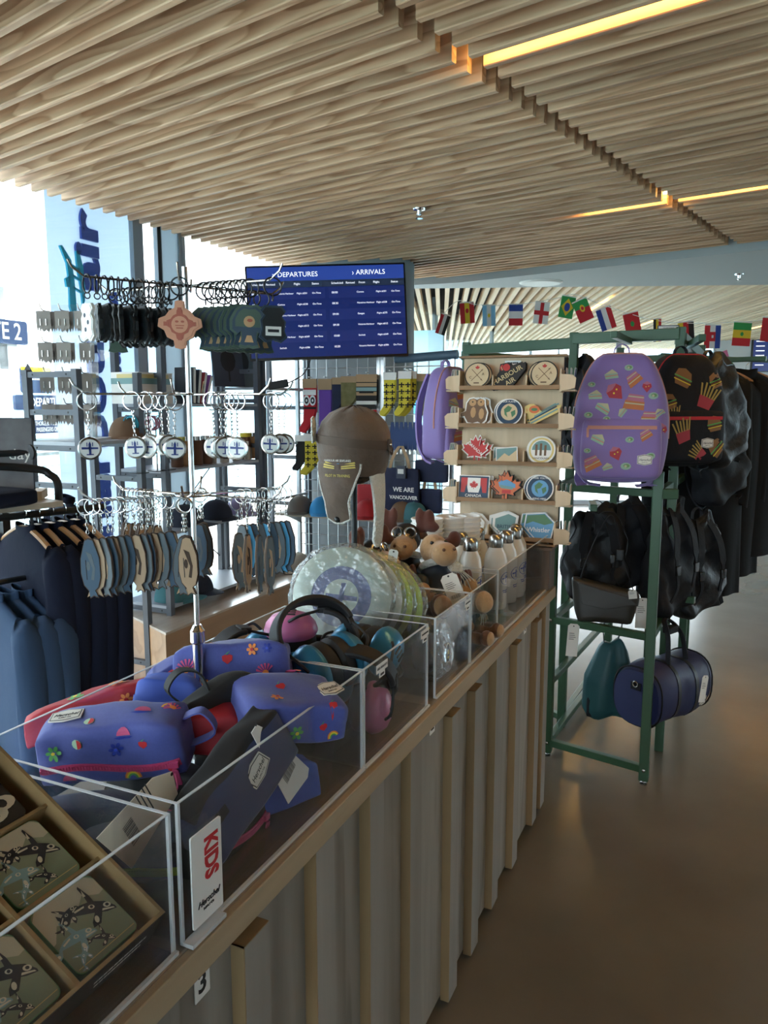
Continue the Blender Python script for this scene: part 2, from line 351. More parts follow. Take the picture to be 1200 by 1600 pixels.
def sprinkler(p, label):
    t = thing('sprinkler', label, 'sprinkler', p); MB().lathe([(.032, 0), (.03, -.006), (.012, -.01), (.009, -.03), (.001, -.03)], 18).build('escutcheon', 'chrome', t)
    m = MB()
    for sx in (-1, 1): m.tube([(sx*.009, 0, -.012), (sx*.014, 0, -.03), (0, 0, -.045)], .0025, 6)
    m.build('frame', 'chrome', t); MB().lathe([(.001, -.046), (.018, -.045), (.019, -.048), (.001, -.049)], 16).build('deflector', 'chrome', t)
p = pt(655, 326, z=ZC); sprinkler((p.x, p.y, ZC), 'chrome sprinkler head under the wooden slats')
p = pt(1155, 428, z=2.555); sprinkler((p.x, p.y, 2.555), 'small chrome sprinkler head under the grey soffit')
# roof, window wall on the left, other walls
S('roof', MB().bx(-3.9, 9, -4, 16, 3.0, 3.15), 'whitewall')  # unseen overhang past the window wall added to keep direct sun out
WX = -3.1
def window(n, y0, y1, x=WX, axis='y', z0=0., z1=2.95, fw=.05, m='mullion', frost=None):
    o = thing('window_%d' % n, '', ''); del o['label']; del o['category']; o['kind'] = 'structure'
    M = Matrix.Translation((x, y0, 0)) if axis == 'y' else Matrix.Translation((y0, x, 0)) @ Matrix.Rotation(-PI/2, 4, 'Z')
    o.matrix_basis = M; L = y1-y0
    f = MB(); f.bx(-.015, .015, 0, fw, z0, z1).bx(-.015, .015, L-fw, L, z0, z1).bx(-.03, .03, fw, L-fw, z0, z0+.07).bx(-.03, .03, fw, L-fw, z1-.07, z1)
    f.build('window_frame', m, o, smooth=0)
    MB().bx(-.006, .006, fw, L-fw, z0+.07, z1-.07).build('pane', frost or 'glass', o, smooth=0); return o
translucent('frosted', (.42, .48, .52), .7)
ys = [-3.9, -1.7, .5]
for i in range(2): window(i+1, ys[i], ys[i+1], fw=.035)
window(5, .5, 3.46, fw=.015); window(6, 3.52, 3.645, fw=.004); window(7, 3.675, 3.835, fw=.004, frost='frosted'); window(8, 3.86, 6.1, fw=.03); window(9, 6.1, 8.2); window(10, 8.2, 10.4); window(11, 10.4, 12.6); window(12, 12.6, 14.8)
S('trim_1', MB().bx(WX-.012, WX+.012, 3.46, 3.52, 0, 2.95), 'mullion'); S('trim_2', MB().bx(WX-.012, WX+.012, 3.835, 3.885, 0, 2.95), 'mullion'); S('trim_3', MB().bx(WX-.012, WX+.012, 3.645, 3.675, 0, 2.95), 'blackmetal')
# behind and right of the camera
S('wall_back', MB().bx(1.3, 9, -4.1, -4, 0, 2.95), 'whitewall')
for i in range(2): window(26+i, -3.1+i*2.2, -.9+i*2.2, x=-4.05, axis='x')  # unseen windows added to brighten the near counter and ceiling
for i in range(2): window(20+i, 6.0+i*2.6, 8.6+i*2.6, x=4.3)  # unseen windows added so daylight reaches the counter front
S('wall_right', MB().bx(4.25, 4.35, -4, 6.0, 0, 2.95).bx(4.25, 4.35, 11.2, 14.5, 0, 2.95), 'whitewall')
# far end: white wall on the right, glazing on the left
q0 = B0+FD*6.2
def farM(e): p = q0+FE*e; return Matrix.Translation((p.x, p.y, 0)) @ Matrix.Rotation(math.atan2(FE.y, FE.x), 4, 'Z')
S('wall_far', MB().bx(0, 4, 0, .12, 0, 2.75), 'whitewall', M=farM(4.55))
for i in range(4):
    o = window(30+i, 0, 1.5, fw=.04, z1=2.7); o.matrix_basis = farM(-1.45+i*1.5) @ Matrix.Rotation(-PI/2, 4, 'Z')
mat('mural', (.30, .62, .80), .7, col2=(.75, .85, .9), scale=1.4, detail=1)
t = thing('mural_panel', 'pale blue wall mural panel beside the window behind the sock wall', 'mural', (B0+FD*2.2+FE*.05+Vector((0, 0, .02))))
MB().box((0, 0, 1.2), (.5, .04, 2.4)).build('board', 'mural', t)
MB().prism([(-.25, 0), (.25, 0), (.25, .25), (.12, .42), (0, .3), (-.1, .5), (-.25, .28)], .004, Matrix.Translation((0, -.02, 1.5)) @ Matrix.Rotation(PI/2, 4, 'X')).build('mountain_print', 'skyblue', t)
# grey column that carries the screen and the sock grid
S('wall_column', MB().prism(rrect(.80, .34, .12, 5), 2.62), 'greywall', M=Matrix.Translation((-2.50, 5.05, 0)) @ Matrix.Rotation(R(10), 4, 'Z'))
# ---------------------------------------------------------------- outside: quay, water, hills, gate shelter
mat('quay', (.62, .60, .56), .9, var=.08, scale=2); mat('water', (.03, .30, .36), .12, var=.25, scale=.6, bump=.35); mat('hill', (.22, .34, .42), .95, var=.15, scale=.02); mat('shelter', (.70, .73, .74), .7); mat('signblue', (.035, .06, .14), .5)
def SO(name, mb, m, **k): return mb.build(name, m, kind='structure', **k)
SO('quay', MB().bx(-7.6, -3.2, -12, 30, -.4, -.03), 'quay'); SO('sea', MB().bx(-600, 500, -100, 900, -2.1, -2.0), 'water')
def hills(y, n, hmax, sd):
    r = random.Random(sd); m = MB(); top = [(-700+i*1400/n, max(4, hmax*(.45+.35*math.sin(i*1.3+sd)+.3*r.random()))) for i in range(n+1)]
    for i in range(n):
        (xa, ha), (xb, hb) = top[i], top[i+1]; m.add([(xa, y-60, -2), (xb, y-60, -2), (xb, y, hb), (xa, y, ha), (xa, y+80, -2), (xb, y+80, -2)], [(0, 1, 2, 3), (3, 2, 5, 4)])
    return m
SO('hills', hills(620, 26, 70, 3), 'hill')
rl = thing('quay_railing', 'thin steel cable railing along the quay by the water', 'railing', (-7.4, 2, -.03)); rp_ = MB().bx(-.025, .025, -.025, .025, 0, 1.05).mesh('post', 'steel', 0)
for i in range(15): link('post', rp_, rl, Matrix.Translation((0, i*1.7, 0)))
MB().bx(-.03, .03, 0, 24, 1.05, 1.09).build('top_rail', 'steel', rl, smooth=0)
cb = MB().cyl((0, 0, 0), (0, 24, 0), .006, n=5).mesh('cable', 'steel')
for i in range(8): link('cable', cb, rl, Matrix.Translation((0, 0, .12+i*.115)))
sh = thing('gate_shelter', 'white glazed gate shelter with flat roof outside the window', 'shelter', (-5.66, 2.2, -.03))
MB().bx(-1.1, .25, -3.4, 2.6, 2.62, 2.85).build('roof', 'shelter', sh, smooth=0); MB().bx(-.02, .04, -3.4, 2.6, 1.95, 2.2).build('beam', 'shelter', sh, smooth=0)
ps = MB().bx(-.04, .04, -.04, .04, 0, 2.62).mesh('post', 'shelter', 0)
for i in range(9): link('post', ps, sh, Matrix.Translation((0, -3.3+i*.72, 0)))
pn = MB().bx(-.006, .006, .04, .68, .1, 1.95).mesh('pane', 'glass', 0)
for i in range(8): link('pane', pn, sh, Matrix.Translation((0, -3.3+i*.72, 0)))
ss = MB().bx(-.1, .1, -.02, .02, 1.4, 1.95).mesh('slat', 'shelter', 0)
for i in range(12): link('slat', ss, sh, Matrix.Translation((-.2, .3+i*.19, 0)))
def sign(name, label, px0, px1, py0, py1, x, col, lines, tcol='white', bold=0, fit=.62):
    a = pt(px0, py1, x=x); b = pt(px1, py0, x=x); W, Hh = b.y-a.y, b.z-a.z
    o = thing(name, label, 'sign', (x, a.y, a.z)); MB().prism(xf(rrect(W, Hh, min(W, Hh)*.12), W/2, Hh/2), .03, fr((-.03, 0, 0), (0, 1, 0), (0, 0, 1))).build('board', col, o)
    for i, (s_, sz, yy) in enumerate(lines): text('lettering', s_, sz*Hh, tcol, fr((.002, W/2, Hh*yy), (0, 1, 0), (0, 0, 1)), o, ext=.001, bold=bold*Hh, sx=fit)
    return o
sign('gate_sign', 'dark blue GATE 2 sign outside under the shelter roof', -62, 42, 503, 531, -5.6, 'signblue', [('GATE 2', 1.0, .5)], bold=.01, fit=.8)
sign('departures_sign', 'dark blue DEPARTURES sign outside behind the ladder shelf', 25, 125, 618, 641, -5.6, 'signblue', [('DEPARTURES', .8, .5)], bold=.01, fit=.66)
sign('passengers_sign', 'dark blue AUTHORIZED PERSONNEL and PASSENGERS ONLY sign outside', 30, 120, 655, 679, -5.6, 'signblue', [('AUTHORIZED PERSONNEL', .46, .74), ('PASSENGERS ONLY', .46, .28)], fit=.6)
o = sign('warning_sign', 'blue notice sign with yellow warning strip outside', 36, 80, 575, 614, -5.6, 'signblue', [])
for i in range(4): bars('small_print', fr((.003, .16+.02*(i % 2), .12+i*.055), (0, 1, 0), (0, 0, 1)), o, .2, .014, 7, 'white', i)
a = pt(36, 587, x=-5.6); b = pt(80, 575, x=-5.6); W = b.y-a.y
MB().bx(-.01, .003, 0, W, 0, b.z-a.z).build('yellow_strip', 'yellow', o, Matrix.Translation((0, 0, a.z-pt(36, 614, x=-5.6).z)), smooth=0)
MB().prism([(-.06, 0), (.06, 0), (0, .1)], .004, fr((.004, W*.2, a.z-pt(36, 614, x=-5.6).z+.01), (0, 1, 0), (0, 0, 1))).build('triangle', 'ink', o)
# big printed wall panel with raised logo, standing just outside the glass
translucent('panel', (.40, .48, .60)); mat('logoblue', (.035, .085, .42), .5); mat('logocyan', (.02, .42, .60), .5)
y0, y1 = 2.95, 3.54; lp = thing('logo_panel', 'tall pale panel with raised blue lettering and cyan seaplane emblem', 'sign', (-3.2, y0, 0))
MB().add([(0, 0, .02), (0, y1-y0, .02), (0, y1-y0, 2.95), (0, 0, 2.95)], [(0, 1, 2, 3)]).build('sheet', 'panel', lp, smooth=0)
FM = fr((0, 0, 0), (0, 0, 1), (0, -1, 0))     # x up the panel, y towards the camera's left: lettering reads upwards
def lpM(px, py): p = pt(px, py, x=-3.2); return Matrix.Translation((0.001, p.y-y0, p.z)) @ FM
text('lettering', 'harbour air', .23, 'logoblue', lpM(146, 595), lp, ext=.012, bold=.008, sx=1.66); text('lettering', 'seaplanes', .12, 'logoblue', lpM(177, 520), lp, ext=.01, bold=.003)
em = MB(); P = lpM(112, 450)
em.prism([(-.20, -.005), (-.1, .03), (.02, .025), (.12, .035), (.2, .075), (.205, .06), (.14, .005), (.05, -.01), (-.1, -.015)], .012, P)
em.prism([(-.08, -.06), (.02, -.05), (.1, -.035), (.19, -.03), (.2, -.05), (.12, -.075), (0, -.08), (-.06, -.075)], .012, P)
for x in (-.02, .04, .09): em.prism([(x, -.05), (x+.012, -.05), (x+.03, .0), (x+.018, .0)], .012, P)
em.prism([(-.16, .02), (-.12, .02), (-.14, .075), (-.17, .075)], .012, P); em.prism([(.0, .02), (.06, .02), (.04, .05), (.0, .045)], .012, P)
em.build('seaplane_emblem', 'logocyan', lp, smooth=0)
# ================================================================ COUNTER
wood('greyboard', (.29, .27, .24), (.21, .19, .165), .8, .75, axis=2, rings=6, rand=.10); wood('greybatten', (.27, .25, .225), (.23, .21, .185), .5, .7, axis=2, rings=4, rand=.08)
wood('battenraw', (.30, .20, .10), (.24, .15, .07), .6, .6, axis=2, rings=4); wood('worktop', (.27, .22, .17), (.20, .16, .12), .6, .3, axis=1, rings=5); wood('nosing', (.40, .31, .20), (.32, .23, .14), .6, .5, axis=1, rings=4)
CZ = .91; cn = thing('counter', 'long shop counter clad in grey washed boards and battens', 'counter', (-.85, 1.3, 0))
def cw(mb, name, m, **k): return mb.build(name, m, cn, Matrix.Translation((.85, -1.3, 0)), **k)
cw(MB().bx(-1.10, -.665, -.6, 3.02, .02, .87), 'carcass', 'greybatten', smooth=0)
cw(MB().bx(-1.12, -.632, -.6, 3.035, .872, CZ), 'worktop', 'worktop', bevel=.003); cw(MB().bx(-.632, -.618, -.6, 3.035, .865, CZ-.001), 'nosing', 'nosing', bevel=.002)
bats = [-.36, -.14, .08, .30, .50, .63, .862, 1.079, 1.299, 1.513, 1.794, 1.989, 2.201, 2.449, 2.741, 2.876]
short = {.862, 1.794, 1.989, 2.449, 2.741}; edges = sorted(bats); prev = -.6
for i, y in enumerate(edges+[3.02]):
    if y-prev > .03: cw(MB().bx(-.665, -.645, prev+.002, y-.002+.03, .03, .868), 'board', 'greyboard', smooth=0)
    prev = y+.034
for y in edges:
    top = .835 if y in short else .866; zb = .015+.02*((int(y*1000) % 3)/3)
    m = MB(); m.use('greybatten').bx(-.645, -.6205, y+.0025, y+.068, zb, top-.0015); m.use('battenraw').bx(-.645, -.621, y, y+.0025, zb, top).bx(-.645, -.621, y, y+.068, top-.0015, top)
    cw(m, 'batten', None, smooth=0)
cw(MB().bx(-.668, -.664, 1.62, 1.90, .03, .86).bx(-.668, -.664, 1.2, 1.22, .03, .86), 'shadow_gap', 'black', smooth=0)
for px, py, n_ in ((315, 1535, '3'), (675, 1132, '2'), (820, 980, '1')):
    x = -.6445; p = pt(px, py, x=x); W = .034; b = cw(MB().prism(rrect(W, .046, .002), .0012, fr((x, p.y, p.z), (0, 1, 0), (0, 0, 1))), 'number_sticker', 'white', smooth=0)
    text('numeral', n_, .042, 'ink', Matrix.Translation((0, 0, 0)) @ fr((x+.0014, p.y, p.z), (0, 1, 0), (0, 0, 1)), b, bold=.0008)
# ---------------------------------------------------------------- acrylic bins
BX0, BX1 = -1.04, -.64
def abin(y0, y1, h, label, near=True, xb=BX0):
    t = thing('acrylic_bin', label, 'bin', ((xb+BX1)/2, (y0+y1)/2, CZ), 'clear bins along the counter'); W, L = BX1-xb, y1-y0; q = .004
    def sheet(nm, a): s_ = MB().bx(*a).build(nm, 'acrylic', t, smooth=0); return s_
    def lip(par, a): MB().bx(*a).build('edge', 'acryliclip', par, smooth=0)
    s1 = sheet('front_sheet', (W/2-q, W/2, -L/2, L/2, .001, h)); lip(s1, (W/2-q-.0004, W/2+.0004, -L/2, L/2, h, h+.0012))
    s2 = sheet('back_sheet', (-W/2, -W/2+q, -L/2, L/2, .001, h)); lip(s2, (-W/2-.0004, -W/2+q+.0004, -L/2, L/2, h, h+.0012))
    for sg, nm in ((-1, 'end_sheet'), (1, 'end_sheet')):
        yy = sg*(L/2-q/2); s3 = sheet(nm, (-W/2+q, W/2-q, yy-q/2, yy+q/2, .001, h)); lip(s3, (-W/2+q, W/2-q, yy-q/2-.0004, yy+q/2+.0004, h, h+.0012)); lip(s3, (W/2-q, W/2+.0006, yy-q/2-.0004, yy+q/2+.0004, .001, h))
    sheet('base_sheet', (-W/2+q, W/2-q, -L/2+q, L/2-q, .001, .004))
    lip(s1, (W/2, W/2+.006, -L/2, L/2, .0005, .006)); return t  # pale hazy strip along the front foot, painted in as a glint
abin(.15, .735, .2, 'clear acrylic bin around the card display, nearest the camera'); abin(.75, 1.308, .205, 'clear acrylic bin heaped with printed pencil cases'); abin(1.313, 1.665, .205, 'clear acrylic bin of children\'s ear defenders'); abin(1.715, 1.992, .205, 'clear acrylic bin with film-wrapped toys'); abin(1.998, 2.26, .205, 'clear acrylic bin under the moose toys'); abin(2.266, 2.975, .215, 'clear acrylic bin around the white bottles at the counter end')
def label_tag(px, py, w_, lines, label):
    p = pt(px, py, x=-.638); t = thing('price_label', label, 'price label', (-.6375, p.y, p.z)); MB().prism(rect(-w_/2, -.008, w_/2, .010)+[], .0008, fr((-.001, 0, 0), (0, 1, 0), (0, 0, 1))).build('strip', 'white', t, smooth=0)
    MB().prism(rect(-.014, -.020, .014, -.008), .0008, fr((-.001, 0, 0), (0, 1, 0), (0, 0, 1))).build('price_flag', 'white', t, smooth=0)
    for s_, sz, yy in lines: text('lettering', s_, sz, 'ink', fr((.0003, 0, yy), (0, 1, 0), (0, 0, 1)), t, ext=.0002)
    if not lines: bars('small_print', fr((.0001, 0, .001), (0, 1, 0), (0, 0, 1)), t, w_*.8, .004, 9)
    bars('small_print', fr((.0001, 0, -.014), (0, 1, 0), (0, 0, 1)), t, .018, .005, 4, seed=3)
label_tag(597, 1042, .056, [('KIDS HEADSETS', .0072, .001)], 'white price label on the ear defender bin'); label_tag(664, 990, .05, [], 'white price label on the bin of wrapped toys'); label_tag(731, 942, .05, [], 'white price label below the moose toys')
# KIDS sign holder
ks = thing('kids_sign', 'white card sign reading KIDS in red, clipped to the front bin', 'sign', (-.629, .792, .925)); KM = fr((-.001, 0, .072), (0, 1, 0), (0, 0, 1))
MB().prism(rrect(.066, .135, .003), .0025, KM).build('card', 'white', ks, smooth=0); MB().prism(rrect(.07, .14, .003), .002, Matrix.Translation((-.0035, 0, 0)) @ KM).build('holder', 'acrylic', ks, smooth=0)
MB().bx(-.004, .009, -.045, .03, -.012, -.006).build('clip_foot', 'acryliclip', ks, smooth=0)
text('lettering', 'KIDS', .04, 'red', KM @ Matrix.Translation((.008, .022, .003)) @ Matrix.Rotation(-PI/2, 4, 'Z'), ks, bold=.0012, sx=.75); text('script', 'Herschel', .013, 'ink', KM @ Matrix.Translation((.0, -.038, .003)), ks, shear=.4); text('script', 'SUPPLY CO', .0045, 'ink', KM @ Matrix.Translation((.0, -.048, .003)), ks)
# ---------------------------------------------------------------- tilted card display with orca coasters
wood('kraft', (.34, .22, .095), (.30, .19, .08), .8, .7, axis=0, rings=3); mat('coastergreen', (.15, .20, .12), .35, col2=(.30, .32, .20), scale=7, detail=1, coat=.3); mat('coastersand', (.52, .47, .33), .35); mat('coasteredge', (.06, .22, .09), .4); mat('boxblack', (.018, .016, .015), .5); mat('goldline', (.55, .42, .15), .4); mat('orcacream', (.66, .60, .44), .45); mat('seafoam', (.22, .36, .36), .45)
TA = R(31); E2 = Vector((-math.cos(TA), 0, math.sin(TA))); CB = thing('card_display', 'kraft divided tray with black outer side, tilted on the counter', 'display tray', fr((-.652, .73, .968), (0, -1, 0), (math.cos(TA), 0, -math.sin(TA))))
CB.matrix_basis = fr((-.652, .73, .968), Vector((0, 1, 0)), E2)      # local x = along the counter (away), y = up the slope, z = out of the tray
t_ = .005; LY, LX = .345, .52
tr = MB(); tr.bx(-LX, 0, 0, LY, -.055, -.05)
for a in ((-t_, 0, 0, LY, -.05, .004), (-LX, -LX+t_, 0, LY, -.05, .004), (-LX, 0, LY-t_, LY, -.05, .004), (-LX, 0, 0, t_, -.05, .004)): tr.bx(*a)
tr.build('tray', 'kraft', CB, smooth=0)
for i in range(3):
    x = -.016-.124*(i+1); MB().bx(x-.003, x+.003, t_, LY-t_, -.05, -.004).build('divider', 'kraft', CB, smooth=0)
for i in range(4):
    for y in (.119, .228): MB().bx(-.016-.124*i-.121, -.016-.124*i-.003 if i else -t_, y-.0025, y+.0025, -.05, -.006).build('divider', 'kraft', CB, smooth=0)
MB().bx(-LX, .001, -.001, .0005, -.056, .0035).build('outer_side', 'boxblack', CB, smooth=0)
MB().bx(0, .0008, .0, LY, -.055, .0035).build('outer_end', 'boxblack', CB, smooth=0)
MB().add([(-LX+.01, .02, -.056), (-.01, .02, -.056), (-.01, LY, -.056), (-LX+.01, LY, -.056), (-LX+.01, LY-.04, -.225), (-.01, LY-.04, -.225)], [(0, 1, 2, 3), (3, 2, 5, 4), (0, 4, 5, 1), (0, 3, 4), (1, 5, 2)]).build('easel_back', 'kraft', CB, smooth=0)
bars('small_print', fr((-.07, -.0015, -.022), (1, 0, 0), (0, 0, 1)), CB, .09, .004, 12, 'paper', 5); bars('small_print', fr((-.07, -.0015, -.034), (1, 0, 0), (0, 0, 1)), CB, .08, .004, 11, 'paper', 6)
def orca(mb, x, y, a, s, dark='ink', light='orcacream'):
    """leaping orca in formline style: body, fin, tail, cream ovoids"""
    z = .0004
    def P(poly, c, dz=0): mb.use(c).flat(xf(poly, x, y, a, s), z+dz)
    P([(-.5, -.05), (-.3, .1), (0, .17), (.3, .12), (.5, -.02), (.52, -.08), (.3, -.12), (0, -.1), (-.3, -.1), (-.5, -.1)], dark); P([(-.05, .14), (.08, .15), (.0, .32), (-.18, .55), (-.2, .5), (-.1, .3)], dark)
    P([(-.48, -.04), (-.55, -.12), (-.75, -.02), (-.72, -.12), (-.58, -.2), (-.68, -.36), (-.5, -.24), (-.44, -.1)], dark); P([(.05, -.08), (.2, -.1), (.12, -.35), (-.05, -.42), (-.05, -.3)], dark)
    P(circ(.33, .03, .085, 12, ry=.06), light, .0003); P(circ(.33, .03, .04, 10, ry=.035), dark, .0006); P([(-.12, .28), (-.06, .3), (-.13, .46)], light, .0003); P(circ(0, .04, .07, 10, ry=.05), light, .0003); P(circ(0, .04, .035, 8), dark, .0006)
    P([(.2, -.09), (.48, -.07), (.45, -.04), (.22, -.04)], light, .0003); P(circ(.05, -.25, .05, 10, ry=.08), light, .0003); P([(-.38, .0), (-.15, .09), (-.15, .05), (-.36, -.04)], light, .0003); P(circ(-.58, -.2, .04, 8), light, .0003)
def coaster(lx, ly, label, dark=False):
    t = thing('coaster', label, 'coaster', CB.matrix_basis @ Matrix.Translation((lx, ly, -.012)), None if dark else 'orca coasters in the tray')
    sz = .1; b = MB(); b.prism(rrect(sz, sz, .01), .016, z0=-.016); b.build('block', 'boxblack' if dark else 'coasteredge', t)
    f = MB()
    if dark:
        f.use('boxblack').flat(rrect(sz-.002, sz-.002, .01), .0003)
        for i in range(4): f.use('orcacream').prism(xf([(.02*math.cos(2*PI*k/14), .012*math.sin(2*PI*k/14)) for k in range(14)], -.03+.02*i, -.03+.012*(i % 2)), .0002, z0=.0004); f.use('boxblack').prism(circ(-.03+.02*i, -.03+.012*(i % 2), .007, 10), .0003, z0=.0006)
    else:
        f.use('coastergreen').flat(rrect(sz-.002, sz-.002, .01), .0003); f.use('coastersand').flat([(-.049, .0), (.0, .01), (.049, .02), (.049, .04), (.04, .049), (-.04, .049), (-.049, .04)], .0006)
        f.use('coastergreen').flat([(-.049, -.004), (-.03, .018), (-.01, .008), (.02, .03), (.049, .012), (.049, -.01)], .0009); f.use('goldline').flat(rect(-.046, -.0425, .046, -.0415), .0009)
        m2 = MB(); orca(m2, .018, .008, R(-28), .062); orca(m2, -.012, .020, R(15), .036); orca(m2, -.022, -.010, R(-10), .052, 'seafoam', 'orcacream'); orca(m2, -.03, -.033, R(40), .026, 'seafoam', 'white'); orca(m2, .004, -.030, R(-40), .03)
        f.mats += [q for q in m2.mats if q not in f.mats]
        n = len(f.v); f.v += [(x, y, z+.0011) for x, y, z in m2.v]; f.f += [tuple(i+n for i in q) for q in m2.f]; f.m += [f.mats.index(m2.mats[i]) for i in m2.m]
    f.build('printed_face', None, t, smooth=0)
coaster(-.078, .062, 'green square coaster with orcas in the lowest cell by the counter edge'); coaster(-.078, .173, 'green square coaster with orcas in the middle cell beside the pencil cases'); coaster(-.203, .062, 'green square coaster with orcas cut off by the bottom left frame edge')
coaster(-.078, .284, 'black coaster with cream formline pattern at the left edge', True); coaster(-.203, .173, 'green square coaster with orcas at the left frame edge, middle row')
# ---------------------------------------------------------------- printed pencil cases and pouches
mat('casefab', (.065, .088, .34), .65, var=.06, scale=200, sheen=.2); mat('casenavy', (.018, .028, .105), .7, sheen=.2); mat('caseblack', (.012, .012, .013), .75); mat('casered', (.42, .018, .03), .65); mat('caseroyal', (.04, .09, .42), .65); mat('zip', (.58, .07, .20), .45); mat('violet', (.25, .06, .40), .6); mat('slate', (.06, .07, .10), .7)
CR = YAW   # local x = camera right
def sh_flower(c, c2='yellow'): return [(xf(circ(.5, 0, .32, 8, ry=.22), a=k*PI*2/6), c) for k in range(6)]+[(circ(0, 0, .22, 8), c2)]
def sh_rainbow(): return [([(r*math.cos(PI*i/8), r*math.sin(PI*i/8)*1.15-.5) for i in range(9)], c) for r, c in ((.8, 'orange'), (.64, 'yellow'), (.48, 'leaf'), (.32, 'casefab'))]
def sh_fruit(): return [([(0, -.6), (.5, -.2), (.55, .25), (.2, .4), (0, .3), (-.2, .4), (-.55, .25), (-.5, -.2)], 'red'), ([(-.25, .35), (.0, .45), (.3, .75), (.0, .6)], 'leaf')]
def sh_sun(): return [([(.7*math.cos(PI*i/7), .7*math.sin(PI*i/7)-.1) for i in range(8)], 'hotpink'), ([(-1, -.3), (-.3, -.2), (.3, -.3), (1, -.2), (.6, -.45), (-.5, -.5)], 'royal')]
def sh_melon(): return [(circ(0, 0, .55, 10), 'mint'), ([(0, 0)]+[(.5*math.cos(a/6*PI), .5*math.sin(a/6*PI)) for a in range(-3, 4)], 'red')]
def sh_petal(): return [([(0, 0), (.9*math.cos(a), .9*math.sin(a)), (.9*math.cos(a+.22), .9*math.sin(a+.22))], 'hotpink') for a in (0.1, .5, .9, 1.3, 1.7, 2.1, 2.5, 2.9)]+[(circ(0, 0, .3, 8), 'orange')]
SHP = {'f': lambda: sh_flower('orange', 'red'), 'g': lambda: sh_flower('leaf'), 'n': lambda: sh_flower('royal', 'blue'), 'r': sh_rainbow, 'a': sh_fruit, 's': sh_sun, 'm': sh_melon, 'p': sh_petal}
def prints(body, parent, frame, items, name='print'):
    """items: (shape key, x, y, size, angle) dropped onto the body along -z of frame"""
    bv = body.bvh()
    for k, x, y, s_, a in items:
        m = MB()
        for j, (poly, c) in enumerate(SHP[k]()):
            m.use(c); decal(m, bv, frame, xf(poly, x, y, a, s_*1.35), .0012+.0006*j)
        if m.f: m.build('printed_motif', None, parent, smooth=0)
def patch(body, parent, frame, w_, h, txt='Herschel'):
    """white woven brand patch with black border and script"""
    bv = body.bvh(); m = MB(); dr = -(frame.to_3x3() @ Vector((0, 0, 1))); hx = [(-w_/2, -h*.36), (0, -h*.5), (w_/2, -h*.36), (w_/2, h*.36), (0, h*.5), (-w_/2, h*.36)]
    hit = bv.ray_cast(frame.translation-dr*.5, dr)
    if hit[0] is None: return
    nn = hit[1] if hit[1].dot(dr) < 0 else -hit[1]; xx = frame.to_3x3() @ Vector((1, 0, 0)); yy = nn.cross(xx); F = fr(hit[0]+nn*.003, xx, yy)
    m.use('offwhite').prism(hx, .0025, F, z0=-.002); s_ = .84; m.use('ink').prism([(x*.92, y*.92) for x, y in hx], .0004, F, z0=.0004); m.use('offwhite').prism([(x*.86, y*.84) for x, y in hx], .0004, F, z0=.0007); o = m.build('brand_patch', None, parent, smooth=0)
    text('script', txt, h*.30, 'ink', F @ Matrix.Translation((0, 0, .0014)), o, ext=.0002, shear=.35, sx=.9); text('small_print', 'SUPPLY CO', h*.1, 'ink', F @ Matrix.Translation((0, -h*.24, .0014)), o, ext=.0002)
def hangtag(parent, M, w_, h, m='tagcream', n=4, name='hang_tag', code=True):
    b = MB(); b.prism([(-w_/2, -h/2), (w_/2, -h/2), (w_/2, h/2-w_*.2), (w_*.3, h/2), (-w_*.3, h/2), (-w_/2, h/2-w_*.2)], .0012, M); o = b.build(name, m, parent, smooth=0)
    q = MB(); q.prism(circ(0, h*.43, .003, 8), .0003, M, z0=.0013)
    for i in range(n): q.prism(rect(-w_*.35, h*.2-i*h*.06, w_*(.1+.2*((i*7) % 3)/3), h*.215-i*h*.06), .0002, M, z0=.0013)
    if code:
        for i in range(14): q.prism(rect(-w_*.3+i*w_*.042, -h*.32, -w_*.3+i*w_*.042+w_*(.012+.014*(i % 3)/2), -h*.2), .0002, M, z0=.0013)
    q.build('print', 'ink', o, smooth=0); return o
def tagpx(label, px, x, m):
    p = [pt(*q, x=x) for q in px]; c_ = sum(p, Vector())/len(p); t = thing('swing_tag', label, 'tag', c_); ex = (p[1]-p[0]).normalized(); n_ = Vector((1, 0, 0)); F = fr((0, 0, 0), ex, n_.cross(ex)); Fi = F.to_3x3().inverted()
    poly = [tuple((Fi @ (q-c_))[:2]) for q in p]
    a = sum(poly[i][0]*poly[(i+1) % 5][1]-poly[(i+1) % 5][0]*poly[i][1] for i in range(5)); poly = poly if a > 0 else poly[::-1]
    o = MB().prism(poly, .0012, F).build('card', m, t, smooth=0); u = (Fi @ ((p[3]-(p[0]+p[1])/2))).normalized(); ang = math.atan2(u.y, u.x)-PI/2; w_ = (p[1]-p[0]).length; h = (p[3]-(p[0]+p[1])/2).length; k = MB(); G_ = F @ Matrix.Rotation(ang, 4, 'Z')
    for i in range(4): k.prism(rect(-w_*.38, h*.1-i*h*.05, w_*(-.1+.1*((i*5) % 3)), h*.115-i*h*.05), .0003, G_, z0=.0013)
    for i in range(14): k.prism(rect(-w_*.2+i*w_*.03, -h*.34, -w_*.2+i*w_*.03+w_*(.010+.010*(i % 3)/2), -h*.2), .0003, G_, z0=.0013)
    k.prism(circ(0, h*.44, .003, 8), .0003, G_, z0=.0013); k.build('print', 'ink', o, smooth=0)
